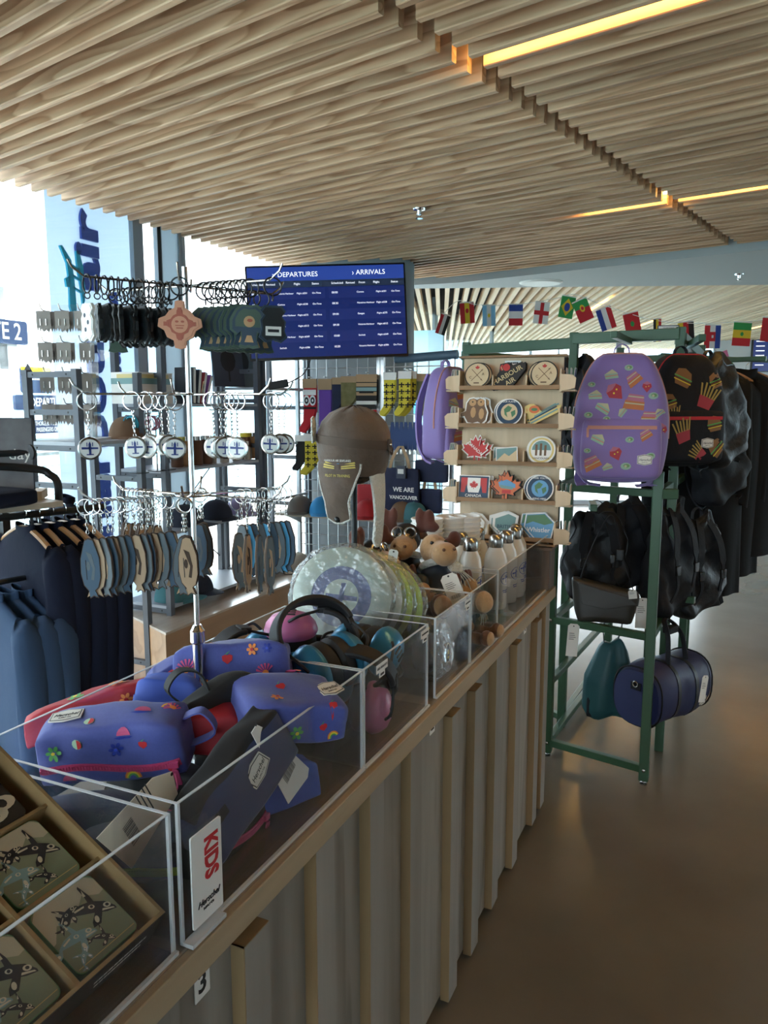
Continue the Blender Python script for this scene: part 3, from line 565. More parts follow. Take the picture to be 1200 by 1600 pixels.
def case(label, M, d, m, items=(), top=(), zipc='zip', taper=.25, pt_=None, loop=True, logo=None, zipz=-.02, tagM=None, split=None, group='pencil cases in the front bin'):
    t = thing('pencil_case', label, 'pencil case', M, group); L, W, H_ = d; b = MB()
    b.soft(d, .2, .04, 10, fn=lambda x, y, z: (x*(1-.04*(z/H_+.5)), y*(1-taper*(z/H_+.5))+.004*math.sin(x*55)*(z > 0), z+.003*math.sin(x*40+y*50)-.012*(abs(x)/L*2)**4*(z > 0))); bo = b.build('body', m, t, smooth=60)
    if split:
        bo.data.materials.append(M_[split])
        for q in bo.data.polygons:
            if q.normal.z > .3 or q.center.y > .01: q.material_index = 1
    bv = b.bvh(); F = fr((0, -W, zipz), (1, 0, 0), (0, 0, 1)); pts = []
    for i in range(25):
        x = -L*.47+L*.94*i/24; h = bv.ray_cast(Vector((x, -W*2, zipz+.006*math.sin(i*.26))), Vector((0, 1, 0)))
        if h[0] is not None: pts.append(h[0]+h[1]*.001)
    if len(pts) > 3 and zipc:
        z = MB().band(pts, (0, 0, 1), .013, .002).build('zip_tape', zipc, t)
        te = MB()
        for i in range(len(pts)-1):
            for k in (.0, .5): te.box(pts[i].lerp(pts[i+1], k)+Vector((0, -.0015, 0)), (.0026, .003, .007))
        te.build('teeth', zipc, z, smooth=0); p = pts[-2]
        MB().box((p.x, p.y-.004, p.z), (.014, .006, .01)).prism(xf(rrect(.010, .038, .003), 0, -.022), .003, fr((p.x, p.y-.006, p.z-.004), (1, 0, 0), (.1, -.2, 1))).build('zip_pull', zipc, z)
    if items: prints(b, t, fr((0, -W, 0), (1, 0, 0), (0, 0, 1)), items)
    if top: prints(b, t, fr((0, 0, H_), (1, 0, 0), (0, 1, 0)), top)
    if loop: MB().band(catmull([(L*.46, .01, H_*.25), (L*.5+.03, .0, H_*.42), (L*.5+.045, 0, .0), (L*.47, 0, -H_*.25)]), (0, 1, 0), .018, .003).build('carry_loop', m, t)
    if logo: patch(b, t, logo, .052, .04)
    return t, b
F0 = lambda x, z: fr((x, -.3, z), (1, 0, 0), (0, 0, 1)); FT = lambda x, y, a=0: fr((x, y, .3), (math.cos(a), math.sin(a), 0), (-math.sin(a), math.cos(a), 0))
P1 = pt(182, 1150, y=.93)
t1, b1 = case('blue pencil case with rainbow and fruit print and a pink zip, front left', T(P1+Vector((0, 0, -.005)), CR, R(14), R(-5)), (.245, .10, .10), 'casefab', [('r', .035, -.033, .013, 0), ('s', -.07, -.036, .012, 0), ('g', -.088, .012, .012, 0), ('a', .06, .018, .010, 0), ('n', .015, .012, .011, 0), ('m', -.045, .028, .012, 0), ('s', .03, .036, .012, 0), ('a', .1, -.03, .01, 0)], [('s', .055, .0, .014, 0), ('m', -.03, -.015, .012, 0), ('p', .10, .01, .012, .5), ('r', .09, .02, .009, 0)], logo=FT(-.075, .005, R(8)))
tagpx('beige swing tag of the front pencil case, leaning behind the front sheet', [(150, 1310), (205, 1357), (277, 1240), (268, 1205), (238, 1215)], -.74, 'tagcream')
MB().tube(catmull([(.108, -.062, -.03), (.112, -.075, -.045), (.105, -.08, -.055), (.095, -.075, -.05)]), .0018, 6).build('tag_cord', 'zip', t1)
P = pt(365, 1040, y=1.24); case('large blue pencil case with cherries and orange flowers, behind the chrome post', T(P+Vector((0, 0, -.01)), CR+.05, R(-14), R(-3)), (.235, .09, .115), 'casefab', [('a', -.005, .028, .014, 0), ('f', .045, .042, .011, 0), ('p', .07, -.005, .016, .6), ('p', -.085, .01, .018, .3), ('r', -.02, -.038, .012, 0), ('n', .075, .043, .009, 0), ('f', -.05, -.02, .01, 0)], [('n', .06, 0, .01, 0), ('f', -.05, 0, .012, 0)], zipc=None, loop=False, taper=.15)
P = pt(450, 1103, y=1.13); t3, b3 = case('blue printed pencil case with white brand patch, lying beside the ear defender bin', T(P, CR+R(28), R(12), R(8)), (.19, .13, .075), 'casefab', [('r', -.045, -.01, .016, 0), ('g', -.005, -.012, .012, 0), ('a', .045, -.005, .010, .3), ('r', .065, -.02, .010, .5)], [('a', -.02, .005, .012, .3), ('f', -.04, -.035, .011, 0), ('p', .03, .055, .016, .2), ('a', .06, -.055, .01, 0)], zipc=None, loop=False, taper=.1, logo=FT(.068, -.01, R(20)))
tagpx('cream swing tag of the patched pencil case, near the front sheet', [(450, 1256), (487, 1205), (418, 1140), (400, 1132), (392, 1145)], -.672, 'paper')
MB().tube(catmull([(-.06, -.065, .01), (-.075, -.075, .028), (-.078, -.085, .005), (-.068, -.10, -.015)]), .0012, 5).build('tag_cord', 'white', t3)
P = pt(372, 1215, y=.96); t4, b4 = case('navy pouch with black side panel and white brand patch, nearest the front sheet', T(P+Vector((-.01, 0, .0)), CR+R(62), R(4), R(-24)), (.24, .095, .115), 'casenavy', zipc=None, loop=False, taper=.5, split='caseblack', logo=fr((.02, -.3, .005), (.9, 0, .4), (-.4, 0, .9)))
P = pt(150, 1105, y=1.06); t5, b5 = case('red pencil case with cartoon print behind the front blue case', T(P, CR+.32, R(-4), R(-12)), (.26, .07, .06), 'casered', [('g', -.02, .0, .014, 0), ('f', .06, .006, .012, 0)], [('g', -.03, .0, .015, 0), ('f', .05, .0, .016, 0), ('m', .065, .005, .012, 0)], zipc=None)
P = pt(265, 1085, y=1.08); case('plain royal blue pouch beside the chrome post', T(P, CR-.1, 0, R(4)), (.12, .08, .07), 'caseroyal', zipc=None, taper=.6, loop=False)
P = pt(385, 1100, y=1.10); t6, b6 = case('black pouch with loop handle in the middle of the heap', T(P+Vector((-.045, -.02, 0)), CR+R(35), 0, R(-18)), (.15, .07, .08), 'caseblack', zipc='lime', taper=.5, zipz=.0, loop=False)
MB().band(catmull([(-.06, 0, .035), (-.075, 0, .075), (-.045, 0, .095), (-.015, 0, .075), (-.01, 0, .035)]), (0, 1, 0), .022, .003).build('handle', 'caseblack', t6)
P = pt(335, 1118, y=1.05); case('red pouch mostly hidden under the black pouch', T(P+Vector((0, 0, -.02)), CR, 0, 0), (.10, .08, .07), 'casered', zipc=None, loop=False)
P = pt(270, 1060, y=1.18); case('small blue pouch with pink petals behind the post', T(P, CR+.4, 0, R(-20)), (.10, .06, .07), 'casefab', [('p', .0, .0, .016, 0)], zipc='zip', loop=False)
for i, (x, y, z, rz, m) in enumerate([(-.80, .86, .955, .3, 'slate'), (-.90, 1.02, .955, -.2, 'caseblack'), (-.74, 1.10, .955, .6, 'caseroyal'), (-.93, .88, .955, .1, 'casenavy'), (-.86, 1.22, .955, .2, 'caseblack'), (-.74, .96, .95, 1.2, 'caseblack')]):
    case(['slate pouch at the bottom of the front bin', 'black pouch at the bottom under the red case', 'royal blue pouch at the bottom by the front sheet', 'navy pouch at the bottom under the front case', 'black pouch at the bottom near the ear defenders', 'black pouch at the bottom under the navy pouch'][i], T((x, y, z), rz+CR), (.20, .085, .075), m, zipc=['lime', 'zip', None, 'lime', None, 'zip'][i], loop=False, taper=.3)
# ---------------------------------------------------------------- ear defenders
mat('bluecup', (.035, .23, .42), .3, .35, coat=.2); mat('pinkcup', (.62, .17, .36), .35, coat=.3); mat('pad', (.014, .014, .016), .6)
def earmuff(label, M, col):
    t = thing('ear_defenders', label, 'ear defenders', M, 'ear defenders in the second bin'); SF = 1.22
    for sg in (-1, 1):
        Q = Matrix.Rotation(sg*PI/2, 4, 'Y') @ Matrix.Translation((0, 0, .028)); k = MB()
        k.lathe([(.036, 0), (.047, .002), (.05, .008), (.05, .012), (.046, .024), (.036, .036), (.02, .043), (.001, .045)], 28, Q @ Matrix.Diagonal((1, .86, 1, 1))); cup = k.build('cup', col, t)
        MB().lathe([(.03, .001), (.044, .001), (.047, -.006), (.047, -.02), (.04, -.027), (.028, -.027), (.026, -.01)], 28, Q @ Matrix.Diagonal((1, .86, 1, 1))).build('cushion', 'pad', t)
        g = MB()
        for i in (-1, 0, 1): g.box((0, i*.010, .0435), (.020, .004, .004), Q)
        g.build('vent_slots', 'pad', cup)
        MB().tube(catmull([(sg*.066, -.03, 0), (sg*.078, -.032, .02), (sg*.08, 0, .058), (sg*.078, .032, .02), (sg*.066, .03, 0)]), .0028, 6).build('wire_yoke', 'pad', t)
        MB().box((sg*.08, 0, .062), (.012, .02, .024)).build('slider', 'pad', t, bevel=.002)
    pts = [(math.cos(PI*i/20)*.08, 0, .062+math.sin(PI*i/20)*.062) for i in range(21)]
    MB().band(pts, (0, 1, 0), .034, .010).build('headband', 'pad', t, bevel=.003)
    return t
def put(t, M): t.matrix_basis = M @ Matrix.Diagonal((1.22, 1.22, 1.22, 1))
I4 = Matrix.Identity(4)
P = pt(455, 990, y=1.45); put(earmuff('pink ear defenders standing on one cup, black headband arching right', I4, 'pinkcup'), fr(P-Vector((0, 0, .035)), Vector((.05, -.1, 1)), Vector((.45, -1, -.08))))
P = pt(548, 1022, y=1.42); put(earmuff('blue ear defenders with the padded headband towards the front', I4, 'bluecup'), fr(P+Vector((-.035, -.03, -.02)), (.35, .92, .1), (-.75, .3, -.55)))
P = pt(622, 1015, y=1.55); put(earmuff('blue ear defenders lying against the front sheet', I4, 'bluecup'), fr(P+Vector((-.085, .01, -.01)), (.95, -.1, .0), (-.1, -.5, .85)))
P = pt(410, 1005, y=1.42); put(earmuff('blue ear defenders half hidden behind the large blue case', I4, 'bluecup'), fr(P-Vector((0, 0, .06)), (.2, .1, 1), (-.9, .4, .2)))
put(earmuff('pink ear defenders at the bottom of the bin behind the front sheet', I4, 'pinkcup'), fr((-.735, 1.45, .975), (1, .25, 0), (-.2, .9, .3)))
P = pt(490, 1040, y=1.40); put(earmuff('blue ear defenders in the middle of the bin, headband flat', I4, 'bluecup'), fr(P+Vector((-.0, .0, -.03)), (.9, .45, -.1), (.1, .3, -1)))
# ---------------------------------------------------------------- flying discs in film
mat('discwhite', (.46, .54, .46), .35, coat=.3); mat('disclime', (.36, .55, .05), .35, coat=.3); mat('discnavy', (.10, .13, .28), .4)
def disc(label, M, m, logo):
    t = thing('flying_disc', label, 'flying disc', M, 'flying discs in film'); r = .128
    MB().lathe([(.001, .0), (r*.7, .0), (r*.93, -.004), (r, -.012), (r*1.0, -.024), (r*.97, -.026), (r*.95, -.014), (r*.7, -.004), (.001, -.004)], 48).build('disc', m, t)
    if logo:
        k = MB(); k.use('discnavy')
        for i in range(32):
            a, b = 2*PI*i/32, 2*PI*(i+1)/32; k.flat([(.045*math.cos(a), .045*math.sin(a)), (.078*math.cos(a), .078*math.sin(a)), (.078*math.cos(b), .078*math.sin(b)), (.045*math.cos(b), .045*math.sin(b))], .0008)
        k.flat([(-.04, -.005), (.04, -.012), (.042, .0), (-.04, .008)], .001).flat([(-.012, -.035), (.0, -.035), (.012, .035), (.0, .035)], .001); k.build('print', None, t, smooth=0)
    w_ = MB(); rr = random.Random(len(label)); n = 40
    rings = []
    for q, z in ((.02, .006), (.6, .006), (1.0, .003), (1.1, -.010), (1.02, -.03), (.6, -.034), (.02, -.034)): rings.append([(r*q*(1+.025*rr.uniform(-1, 1)*(q > .7))*math.cos(2*PI*i/n), r*q*(1+.03*rr.uniform(-1, 1)*(q > .7))*math.sin(2*PI*i/n), z+rr.uniform(-.002, .003)) for i in range(n)])
    w_.loft(rings); w_.build('film_wrapper', 'film', t, smooth=20); return t
P = pt(533, 932, y=1.70); n_ = Vector((0, 0, CH))-P
for i, (m, lb) in enumerate((('discwhite', 'pale flying disc with navy ring print, wrapped in clear film'), ('discwhite', 'pale flying disc in film, second of the upright row'), ('disclime', 'lime flying disc in film behind the pale discs'), ('disclime', 'rearmost lime flying disc in film'))):
    nz = Vector((.35, -1, .30)).normalized(); Q = fr(P-nz*i*.032+Vector((.026*i, .004*i, -.006*i)), Vector((1, .35, 0)), nz.cross(Vector((1, .35, 0)))); disc(lb, Q, m, i == 0)
# film bags with toys inside
mat('toybrown', (.16, .08, .03), .8)
def filmbag(label, P, d, m='toybrown', badge=False):
    t = thing('wrapped_toy', label, 'wrapped toy', P, 'film-wrapped toys'); rr = random.Random(len(label))
    MB().soft((d[0]*.6, d[1]*.6, d[2]*.66), .8, .1, 6, Matrix.Translation((0, 0, d[2]*.4))).build('toy', m, t, smooth=60)
    MB().soft(d, .5, .05, 12, Matrix.Translation((0, 0, d[2]/2)), fn=lambda x, y, z: (x*(1.1-.5*max(0, z/d[2]))+rr.uniform(-.006, .006), y*(1.1-.6*max(0, z/d[2]))+rr.uniform(-.006, .006), z+rr.uniform(-.004, .004))).build('film', 'film', t, smooth=15)
    if badge:
        F = fr((d[0]/2+.006, 0, d[2]*.45), (0, 1, 0), (0, 0, 1)); k = MB(); k.use('white').prism(circ(0, 0, .016, 18, ry=.028), .001, F); k.use('ink').prism(circ(0, 0, .0125, 18, ry=.024), .0006, F, z0=.001); k.use('yellow').prism([(-.006, -.004), (.006, -.004), (.004, .008), (-.004, .008)], .0006, F, z0=.0016).prism(circ(0, -.012, .004, 8), .0006, F, z0=.0016); k.build('badge', None, t)
filmbag('film-wrapped brown toy rising above the bin beside the lime discs', (-.86, 1.86, .915), (.15, .13, .21)); filmbag('film bag with black and yellow oval badge against the front sheet', (-.72, 1.86, .915), (.11, .13, .15), 'slate', True); filmbag('crumpled film bag next to the moose feet', (-.76, 2.10, .915), (.14, .12, .17), 'toybrown')
# ================================================================ KEYCHAIN SPINNER
SX, SY = -.935, 1.175
sp = thing('keychain_stand', 'chrome revolving keychain stand with three tiers of wire arms', 'display stand', (SX, SY, CZ))
MB().lathe([(.001, 0), (.07, 0), (.07, .006), (.02, .014), (.001, .014)], 28).build('base', 'chrome', sp)
MB().cyl((0, 0, .01), (0, 0, .27), .0105, n=20).build('lower_tube', 'chrome', sp); MB().lathe([(.0105, .262), (.0145, .266), (.0145, .288), (.0115, .292), (.008, .3), (.001, .3)], 24).build('collar', 'chrome', sp); MB().cyl((0, 0, .28), (0, 0, pt(299, 416, y=SY).z-CZ), .0052, n=16).build('upper_tube', 'chrome', sp)
ARM = .2; PHI0 = {0: R(7), 1: R(-4), 2: R(3)}; TZ = [pt(300, 446, y=SY).z, pt(305, 616, y=SY).z, pt(308, 773, y=SY).z]
def armdir(tier, k): a = CR+PHI0[tier]+R(30+60*k); return Vector((math.cos(a), math.sin(a), 0))
def armz(tier, d): return TZ[tier]
for ti in range(3):
    MB().ring((0, 0, TZ[ti]-CZ), .034 if ti == 2 else .012, .0022, (0, 0, 1), 24).build('hub_ring', 'blackmetal' if ti == 0 else 'chrome', sp)
    for k in range(6):
        d = armdir(ti, k); L = ARM*(1.0 if k not in (1, 4) else .45); z = TZ[ti]-CZ
        MB().tube([d*.006+Vector((0, 0, z)), d*(L*.9)+Vector((0, 0, z)), d*L+Vector((0, 0, z+.014)), d*(L+.006)+Vector((0, 0, z+.026))], .0021, 6).build('arm', 'steel' if ti == 0 else 'chrome', sp)
# --- keychain kinds, hung from a ring that sits on the arm (origin = top of ring)
mat('rubberblack', (.014, .016, .018), .5); mat('rubbernavy', (.022, .045, .075), .5); mat('rubbergreen', (.05, .085, .06), .5); mat('suntan', (.58, .26, .15), .6); mat('sunrust', (.38, .09, .05), .6); mat('woodtag', (.50, .34, .21), .6); mat('woodedge', (.07, .04, .025), .7); mat('tagblue', (.06, .11, .17), .5); mat('tagslate', (.12, .15, .17), .55); mat('planeblue', (.02, .04, .20), .5)
def chain(mb, z0, n, s_=.0085):
    for i in range(n):
        ax = (1, .3, 0) if i % 2 else (.3, 1, 0); z = z0-i*s_*.8
        mb.tube([Vector((math.cos(2*PI*j/8)*(.0022 if True else 0)*(ax[0] if False else 1)*(1 if i % 2 == 0 else 0), math.cos(2*PI*j/8)*.0022*(0 if i % 2 == 0 else 1), z+math.sin(2*PI*j/8)*s_*.5)) for j in range(8)], .0008, 4, closed=True)
EAGLE = [(0, .03), (.012, .032), (.022, .024), (.03, .008), (.03, -.008), (.02, -.016), (.014, -.01), (.012, -.022), (.016, -.034), (.006, -.036), (0, -.034), (-.006, -.036), (-.016, -.034), (-.012, -.022), (-.014, -.01), (-.02, -.016), (-.03, -.008), (-.03, .008), (-.022, .024), (-.012, .032)]
SUNK = [(0, .036), (.007, .034), (.008, .024), (.016, .02), (.022, .012), (.032, .008), (.034, -.004), (.024, -.01), (.02, -.02), (.01, -.025), (.008, -.036), (0, -.038), (-.008, -.036), (-.01, -.025), (-.02, -.02), (-.024, -.01), (-.034, -.004), (-.032, .008), (-.022, .012), (-.016, .02), (-.008, .024), (-.007, .034)]
FISH = [(0, .04), (.006, .038), (.009, .028), (.013, .014), (.013, -.012), (.009, -.026), (.004, -.03), (.008, -.04), (.002, -.037), (-.003, -.04), (-.004, -.03), (-.010, -.022), (-.013, -.006), (-.012, .014), (-.008, .028), (-.005, .038)]
ORCA = [(0, .028), (.014, .028), (.02, .02), (.014, .012), (.02, .004), (.018, -.01), (.022, -.02), (.012, -.028), (0, -.024), (-.012, -.028), (-.022, -.02), (-.018, -.008), (-.02, .006), (-.014, .014), (-.02, .02), (-.014, .028)]
VF = Matrix.Rotation(PI/2, 4, 'X')   # 2-D outline stands up: x right, y up, facing -y
def kc_rubber(shape, body, edge, face, label, group):
    t = thing('keychain', label, 'keychain', None, group); MB().ring((0, 0, -.0145), .0155, .0015, (0, 1, 0), 20, 6).build('ring', 'blackmetal', t)
    MB().ring((0, 0, -.034), .005, .0012, (1, 0, 0), 10, 5).build('link', 'blackmetal', t); shape = [(x*1.14, y*1.14) for x, y in shape]; dz = Matrix.Translation((0, 0, -.079))
    MB().prism(shape, .005, dz @ VF, z0=-.0025).build('body', edge, t, smooth=0); k = MB()
    for sg in (1, -1):
        Q = dz @ VF @ (Matrix.Identity(4) if sg > 0 else Matrix.Rotation(PI, 4, 'Y')); k.use(body).prism([(x*.86, y*.88) for x, y in shape], .0009, Q, z0=.0026)
        if face == 'sun':
            k.use('sunrust').prism([(x*.62, y*.62) for x, y in shape], .0006, Q, z0=.0034); k.use('suntan').prism(circ(0, -.001, .0145, 18), .0006, Q, z0=.004); k.use('sunrust')
            for ex in (-.005, .005): k.prism(circ(ex, .004, .0032, 8, ry=.002), .0005, Q, z0=.0046)
            k.prism(rect(-.006, -.008, .006, -.006), .0005, Q, z0=.0046).prism(rect(-.0075, -.0035, .0075, -.002), .0005, Q, z0=.0046)
            for a in range(4): k.prism(xf(rect(-.0035, .019, .0035, .028), a=a*PI/2), .0005, Q, z0=.004)
        elif face == 'eagle':
            k.use('rubbergreen').prism([(x*.72, y*.7+.003) for x, y in shape[-4:]+shape[:5]], .0005, Q, z0=.0034); k.use('tan').prism(circ(0, .006, .010, 14), .0006, Q, z0=.0038); k.use('sunrust').prism(circ(.001, .008, .005, 10, ry=.003), .0004, Q, z0=.0045); k.use('tan').prism([(-.008, -.03), (.008, -.03), (.004, -.018), (-.004, -.018)], .0005, Q, z0=.0034)
        elif face == 'tag': k.use('paper').prism(rect(-.014, -.02, .014, -.004), .0005, Q, z0=.0034); k.use('ink').prism(rect(-.01, -.014, .01, -.009), .0003, Q, z0=.0039)
        elif face == 'line':
            k.use('slate'); [k.prism(circ(cx, cy, .004, 8), .0004, Q, z0=.0034) for cx, cy in ((-.006, .012), (.006, .0), (-.004, -.012))]
    k.build('face', None, t, smooth=0); return t
def kc_round(label, group):
    t = thing('keychain', label, 'keychain', None, group); MB().ring((0, 0, -.0155), .0165, .0011, (0, 1, 0), 22, 5).ring((0, .001, -.0155), .0165, .0011, (0, 1, 0), 22, 5).build('ring', 'chrome', t)
    c_ = MB(); chain(c_, -.0355, 6); c_.build('chain', 'chrome', t); Q = Matrix.Translation((0, 0, -.1)) @ VF
    MB().lathe([(.0, -.003), (.017, -.003), (.0205, -.0015), (.0205, .0015), (.017, .003), (.0, .003)], 30, Q).ring((0, 0, .0225), .0025, .0008, (0, 1, 0), 8, 4, Matrix.Translation((0, 0, -.1))).build('medallion', 'steel', t); k = MB()
    for sg in (0, PI):
        q = Q @ Matrix.Rotation(sg, 4, 'Y'); k.use('white').prism(circ(0, 0, .0168, 26), .0006, q, z0=.003); k.use('planeblue').prism([(-.014, -.001), (.014, -.001), (.014, .002), (-.014, .003)], .0003, q, z0=.0037).prism([(-.0018, -.011), (.0018, -.011), (.0022, .008), (0, .013), (-.0022, .008)], .0003, q, z0=.0037).prism(rect(-.006, -.0115, .006, -.0095), .0003, q, z0=.0037).prism(rect(-.0055, .004, -.004, .011), .0003, q, z0=.0037).prism(rect(.004, .004, .0055, .011), .0003, q, z0=.0037)
    k.build('printed_face', None, t, smooth=0); return t
def kc_wood(face, label, group):
    t = thing('keychain', label, 'keychain', None, group); MB().ring((0, 0, -.013), .014, .0010, (0, 1, 0), 20, 5).build('ring', 'steel', t); c_ = MB(); chain(c_, -.031, 5); c_.build('chain', 'steel', t)
    Q = Matrix.Translation((0, 0, -.124)) @ VF; sh = [(x*1.32, y*1.38) for x, y in FISH]; MB().prism(sh, .004, Q, z0=-.002).build('slab', 'woodedge', t, smooth=0); k = MB(); fc, f2 = face
    k.use(fc).prism([(x*.93, y*.96) for x, y in sh], .0006, Q, z0=.002); k.use('woodtag').prism([(x*.93, y*.96) for x, y in sh], .0006, Q @ Matrix.Rotation(PI, 4, 'Y'), z0=.002)
    k.use(f2).prism([(-.006, .032), (.004, .026), (.0085, .0), (.005, -.022), (.0, -.02), (.004, .0)], .0004, Q, z0=.0026).prism(circ(-.003, .005, .0035, 8, ry=.009), .0004, Q, z0=.0026); k.use('ink').prism(rect(-.0075, -.02, -.0062, .016), .0003, Q, z0=.0026).prism(rect(-.001, -.022, .001, .018), .0003, Q @ Matrix.Rotation(PI, 4, 'Y'), z0=.0026)
    k.build('printed_face', None, t, smooth=0); return t
GT, GM, GB = 'rubber keychains on the top tier', 'round keychains on the middle tier', 'wooden keychains on the bottom tier'
ORD = ['outermost', 'second', 'third', 'fourth', 'fifth', 'sixth', 'seventh', 'eighth', 'ninth', 'tenth', 'eleventh', 'twelfth', 'thirteenth', 'fourteenth', 'fifteenth', 'sixteenth', 'seventeenth']
ARMN = ['right rear', 'rear', 'left rear', 'left front', 'front', 'right front']; CNT = {}
def hang(proto, tier, k, fr_, turn, label=None, first=[]):
    n_ = CNT[(tier, k)] = CNT.get((tier, k), -1)+1; base = proto.get('base') or proto['label']; proto['base'] = base; lb = '%s, %s on the %s arm' % (base, ORD[n_], ARMN[k])
    d = armdir(tier, k); p = Vector((SX, SY, 0))+d*(ARM*fr_); M = Matrix.Translation((p.x, p.y, TZ[tier]+.003)) @ Matrix.Rotation(turn, 4, 'Z') @ Matrix.Rotation(rnd.uniform(-.05, .05), 4, 'Y')
    if not proto.get('used'): proto['used'] = 1; proto.matrix_basis = M; proto['label'] = lb; return proto
    o = dup(proto, M, lb); return o
side = lambda tier, k: math.atan2(armdir(tier, k).y, armdir(tier, k).x)+PI/2    # blade square across its arm
kb = kc_rubber(ORCA, 'rubberblack', 'rubberblack', 'line', 'black rubber keychain, top tier', GT)
kw = kc_rubber(ORCA, 'white', 'paper', 'line', 'white rubber keychain, top tier', GT); hang(kw, 0, 3, .88, side(0, 3)+.15)
for i in range(11): hang(kb, 0, 3, .80-i*.062, side(0, 3)+rnd.uniform(-.25, .25))
for i in range(7): hang(kb, 0, 2, .72-i*.08, side(0, 2)+rnd.uniform(-.3, .3))
kg = kc_rubber(EAGLE, 'rubbergreen', 'rubbergreen', 'line', 'dark green rubber keychain, top tier', GT); hang(kg, 0, 2, .80, CR+.3)
kt = kc_rubber(ORCA, 'rubberblack', 'rubberblack', 'tag', 'black rubber keychain with paper tag, top tier', GT); hang(kt, 0, 3, .14, CR)
kt2 = kc_rubber(ORCA, 'rubberblack', 'rubbernavy', 'tag', 'dark keychain with paper tag, top tier', GT); hang(kt2, 0, 5, .93, CR+.35)
ks_ = kc_rubber(SUNK, 'suntan', 'suntan', 'sun', 'orange tan sun-face rubber keychain', GT); hang(ks_, 0, 4, .38, CR+.05)
ke = kc_rubber(EAGLE, 'rubbernavy', 'rubbergreen', 'eagle', 'navy rubber eagle keychain, top tier', GT)
for i in range(8): hang(ke, 0, 5, .70-i*.07, CR+.25+rnd.uniform(-.12, .12))
for i in range(6): hang(ke, 0, 0, .78-i*.1, CR+.4+rnd.uniform(-.2, .2))
kr = kc_round('round seaplane keychain, middle tier', GM)
for ti, k, fs in ((1, 3, (.90, .52, .40)), (1, 2, (.55, .42, .30)), (1, 5, (.62, .55, .48, .40, .30)), (1, 0, (.93, .87, .80, .35)), (1, 4, (.40,))):
    for f_ in fs: hang(kr, ti, k, f_, CR+rnd.uniform(-.5, .5))
kinds = [kc_wood(q, l, GB) for q, l in ((('tagblue', 'tagslate'), 'blue-printed wooden keychain, bottom tier'), (('woodtag', 'woodedge'), 'bare wooden keychain, bottom tier'), (('tagslate', 'woodtag'), 'slate grey wooden keychain, bottom tier'), (('skyblue', 'tagblue'), 'bright blue wooden keychain, bottom tier'))]
for k, n, f0, st_, tn in ((3, 14, .98, .06, None), (2, 8, .9, .06, 1), (4, 5, .44, .02, None), (5, 4, .88, .12, 1), (0, 9, .97, .06, None), (1, 3, .42, .06, None)):
    for i in range(n):
        q = kinds[3 if k == 0 and i % 3 == 1 else (i*7+k) % 3]; hang(q, 2, k, max(.12, f0-i*st_), (side(2, k) if tn else CR)+rnd.uniform(-.35, .35))
for q in [kb, kw, kg, kt, kt2, ks_, ke, kr]+kinds:
    if 'used' in q: del q['used']
for o in bpy.data.objects:
    for q in ('used', 'base'):
        if q in o: del o[q]
# ================================================================ AVIATOR HAT ON A STAND
mat('hatbrown', (.095, .062, .042), .7, var=.22, scale=14, bump=.9, sheen=.2); mat('hatband', (.075, .048, .032), .7); mat('fleece', (.66, .66, .62), .95, bump=1.0, scale=160, detail=2); mat('wingsyellow', (.62, .50, .12), .6)
HP = Vector((-.979, 1.95, 1.525)); ht = thing('hat_stand', 'black mannequin head on a thin black post behind the ear defenders', 'display stand', (HP.x, HP.y, CZ))
MB().lathe([(.001, 0), (.075, 0), (.075, .008), (.012, .016), (.001, .016)], 28).build('base', 'blackmetal', ht); MB().cyl((0, 0, .01), (0, 0, .60), .0085, n=14).build('post', 'blackmetal', ht)
MB().ell((0.012, -.0, .60), (.085, .095, .10), n=24, k=14, fn=lambda x, y, z: (x*(1-.18*(z < 0)*-z), y*(1-.25*(z < 0)*-z), z)).build('head_form', 'blackgloss', ht, smooth=60)
hat = thing('aviator_hat', 'brown aviator hat with fleece lining and embroidered yellow wings', 'hat', T((HP.x, HP.y, HP.z), CR))
hb = MB(); rings = []
for z, a, b in ((-.085, .088, .094), (-.06, .097, .102), (-.035, .103, .107), (-.005, .105, .108), (.03, .102, .105), (.06, .091, .094), (.085, .068, .07), (.1, .036, .04), (.106, .004, .004)): rings.append([(a*math.cos(2*PI*i/40)*(1+.012*math.sin(i*PI/2.5+z*30)), b*math.sin(2*PI*i/40), z+.002*math.sin(i*1.3)) for i in range(40)])
hb.loft(rings); crown = hb.build('crown', 'hatbrown', hat, smooth=60)
sm_ = MB()
for a in (0, PI/3, 2*PI/3): sm_.tube([(math.cos(a)*.103*math.cos(q)*1.005, math.sin(a)*.106*math.cos(q)*1.005, .0+.107*math.sin(q)) for q in [PI*j/16 for j in range(17)]], .0012, 5)
sm_.build('seams', 'hatband', crown)
hv = hb.bvh(); pts = []
for i in range(33):
    a = -PI*1.02+PI*1.1*i/32; h = hv.ray_cast(Vector((.3*math.cos(a), .3*math.sin(a), .006-.010*math.cos(a))), Vector((-math.cos(a), -math.sin(a), 0))); pts.append(h[0]+h[1]*.0015)
MB().band(pts, (0, 0, 1), .024, .0025).build('band', 'hatband', hat); MB().prism(rrect(.02, .034, .006), .006, fr((.098, -.045, -.002), (.45, .9, 0), (0, 0, 1))).build('buckle_tab', 'hatband', hat); MB().ell((.103, -.05, .0), .0042).build('snap', 'chrome', hat); MB().ring((.106, -.035, -.018), .010, .003, (.9, -.3, 0), 16).build('buckle', 'hatband', hat)
def flapmesh(poly, bulge, th, off):
    """hanging flap wrapped on a cylinder round the head"""
    return None
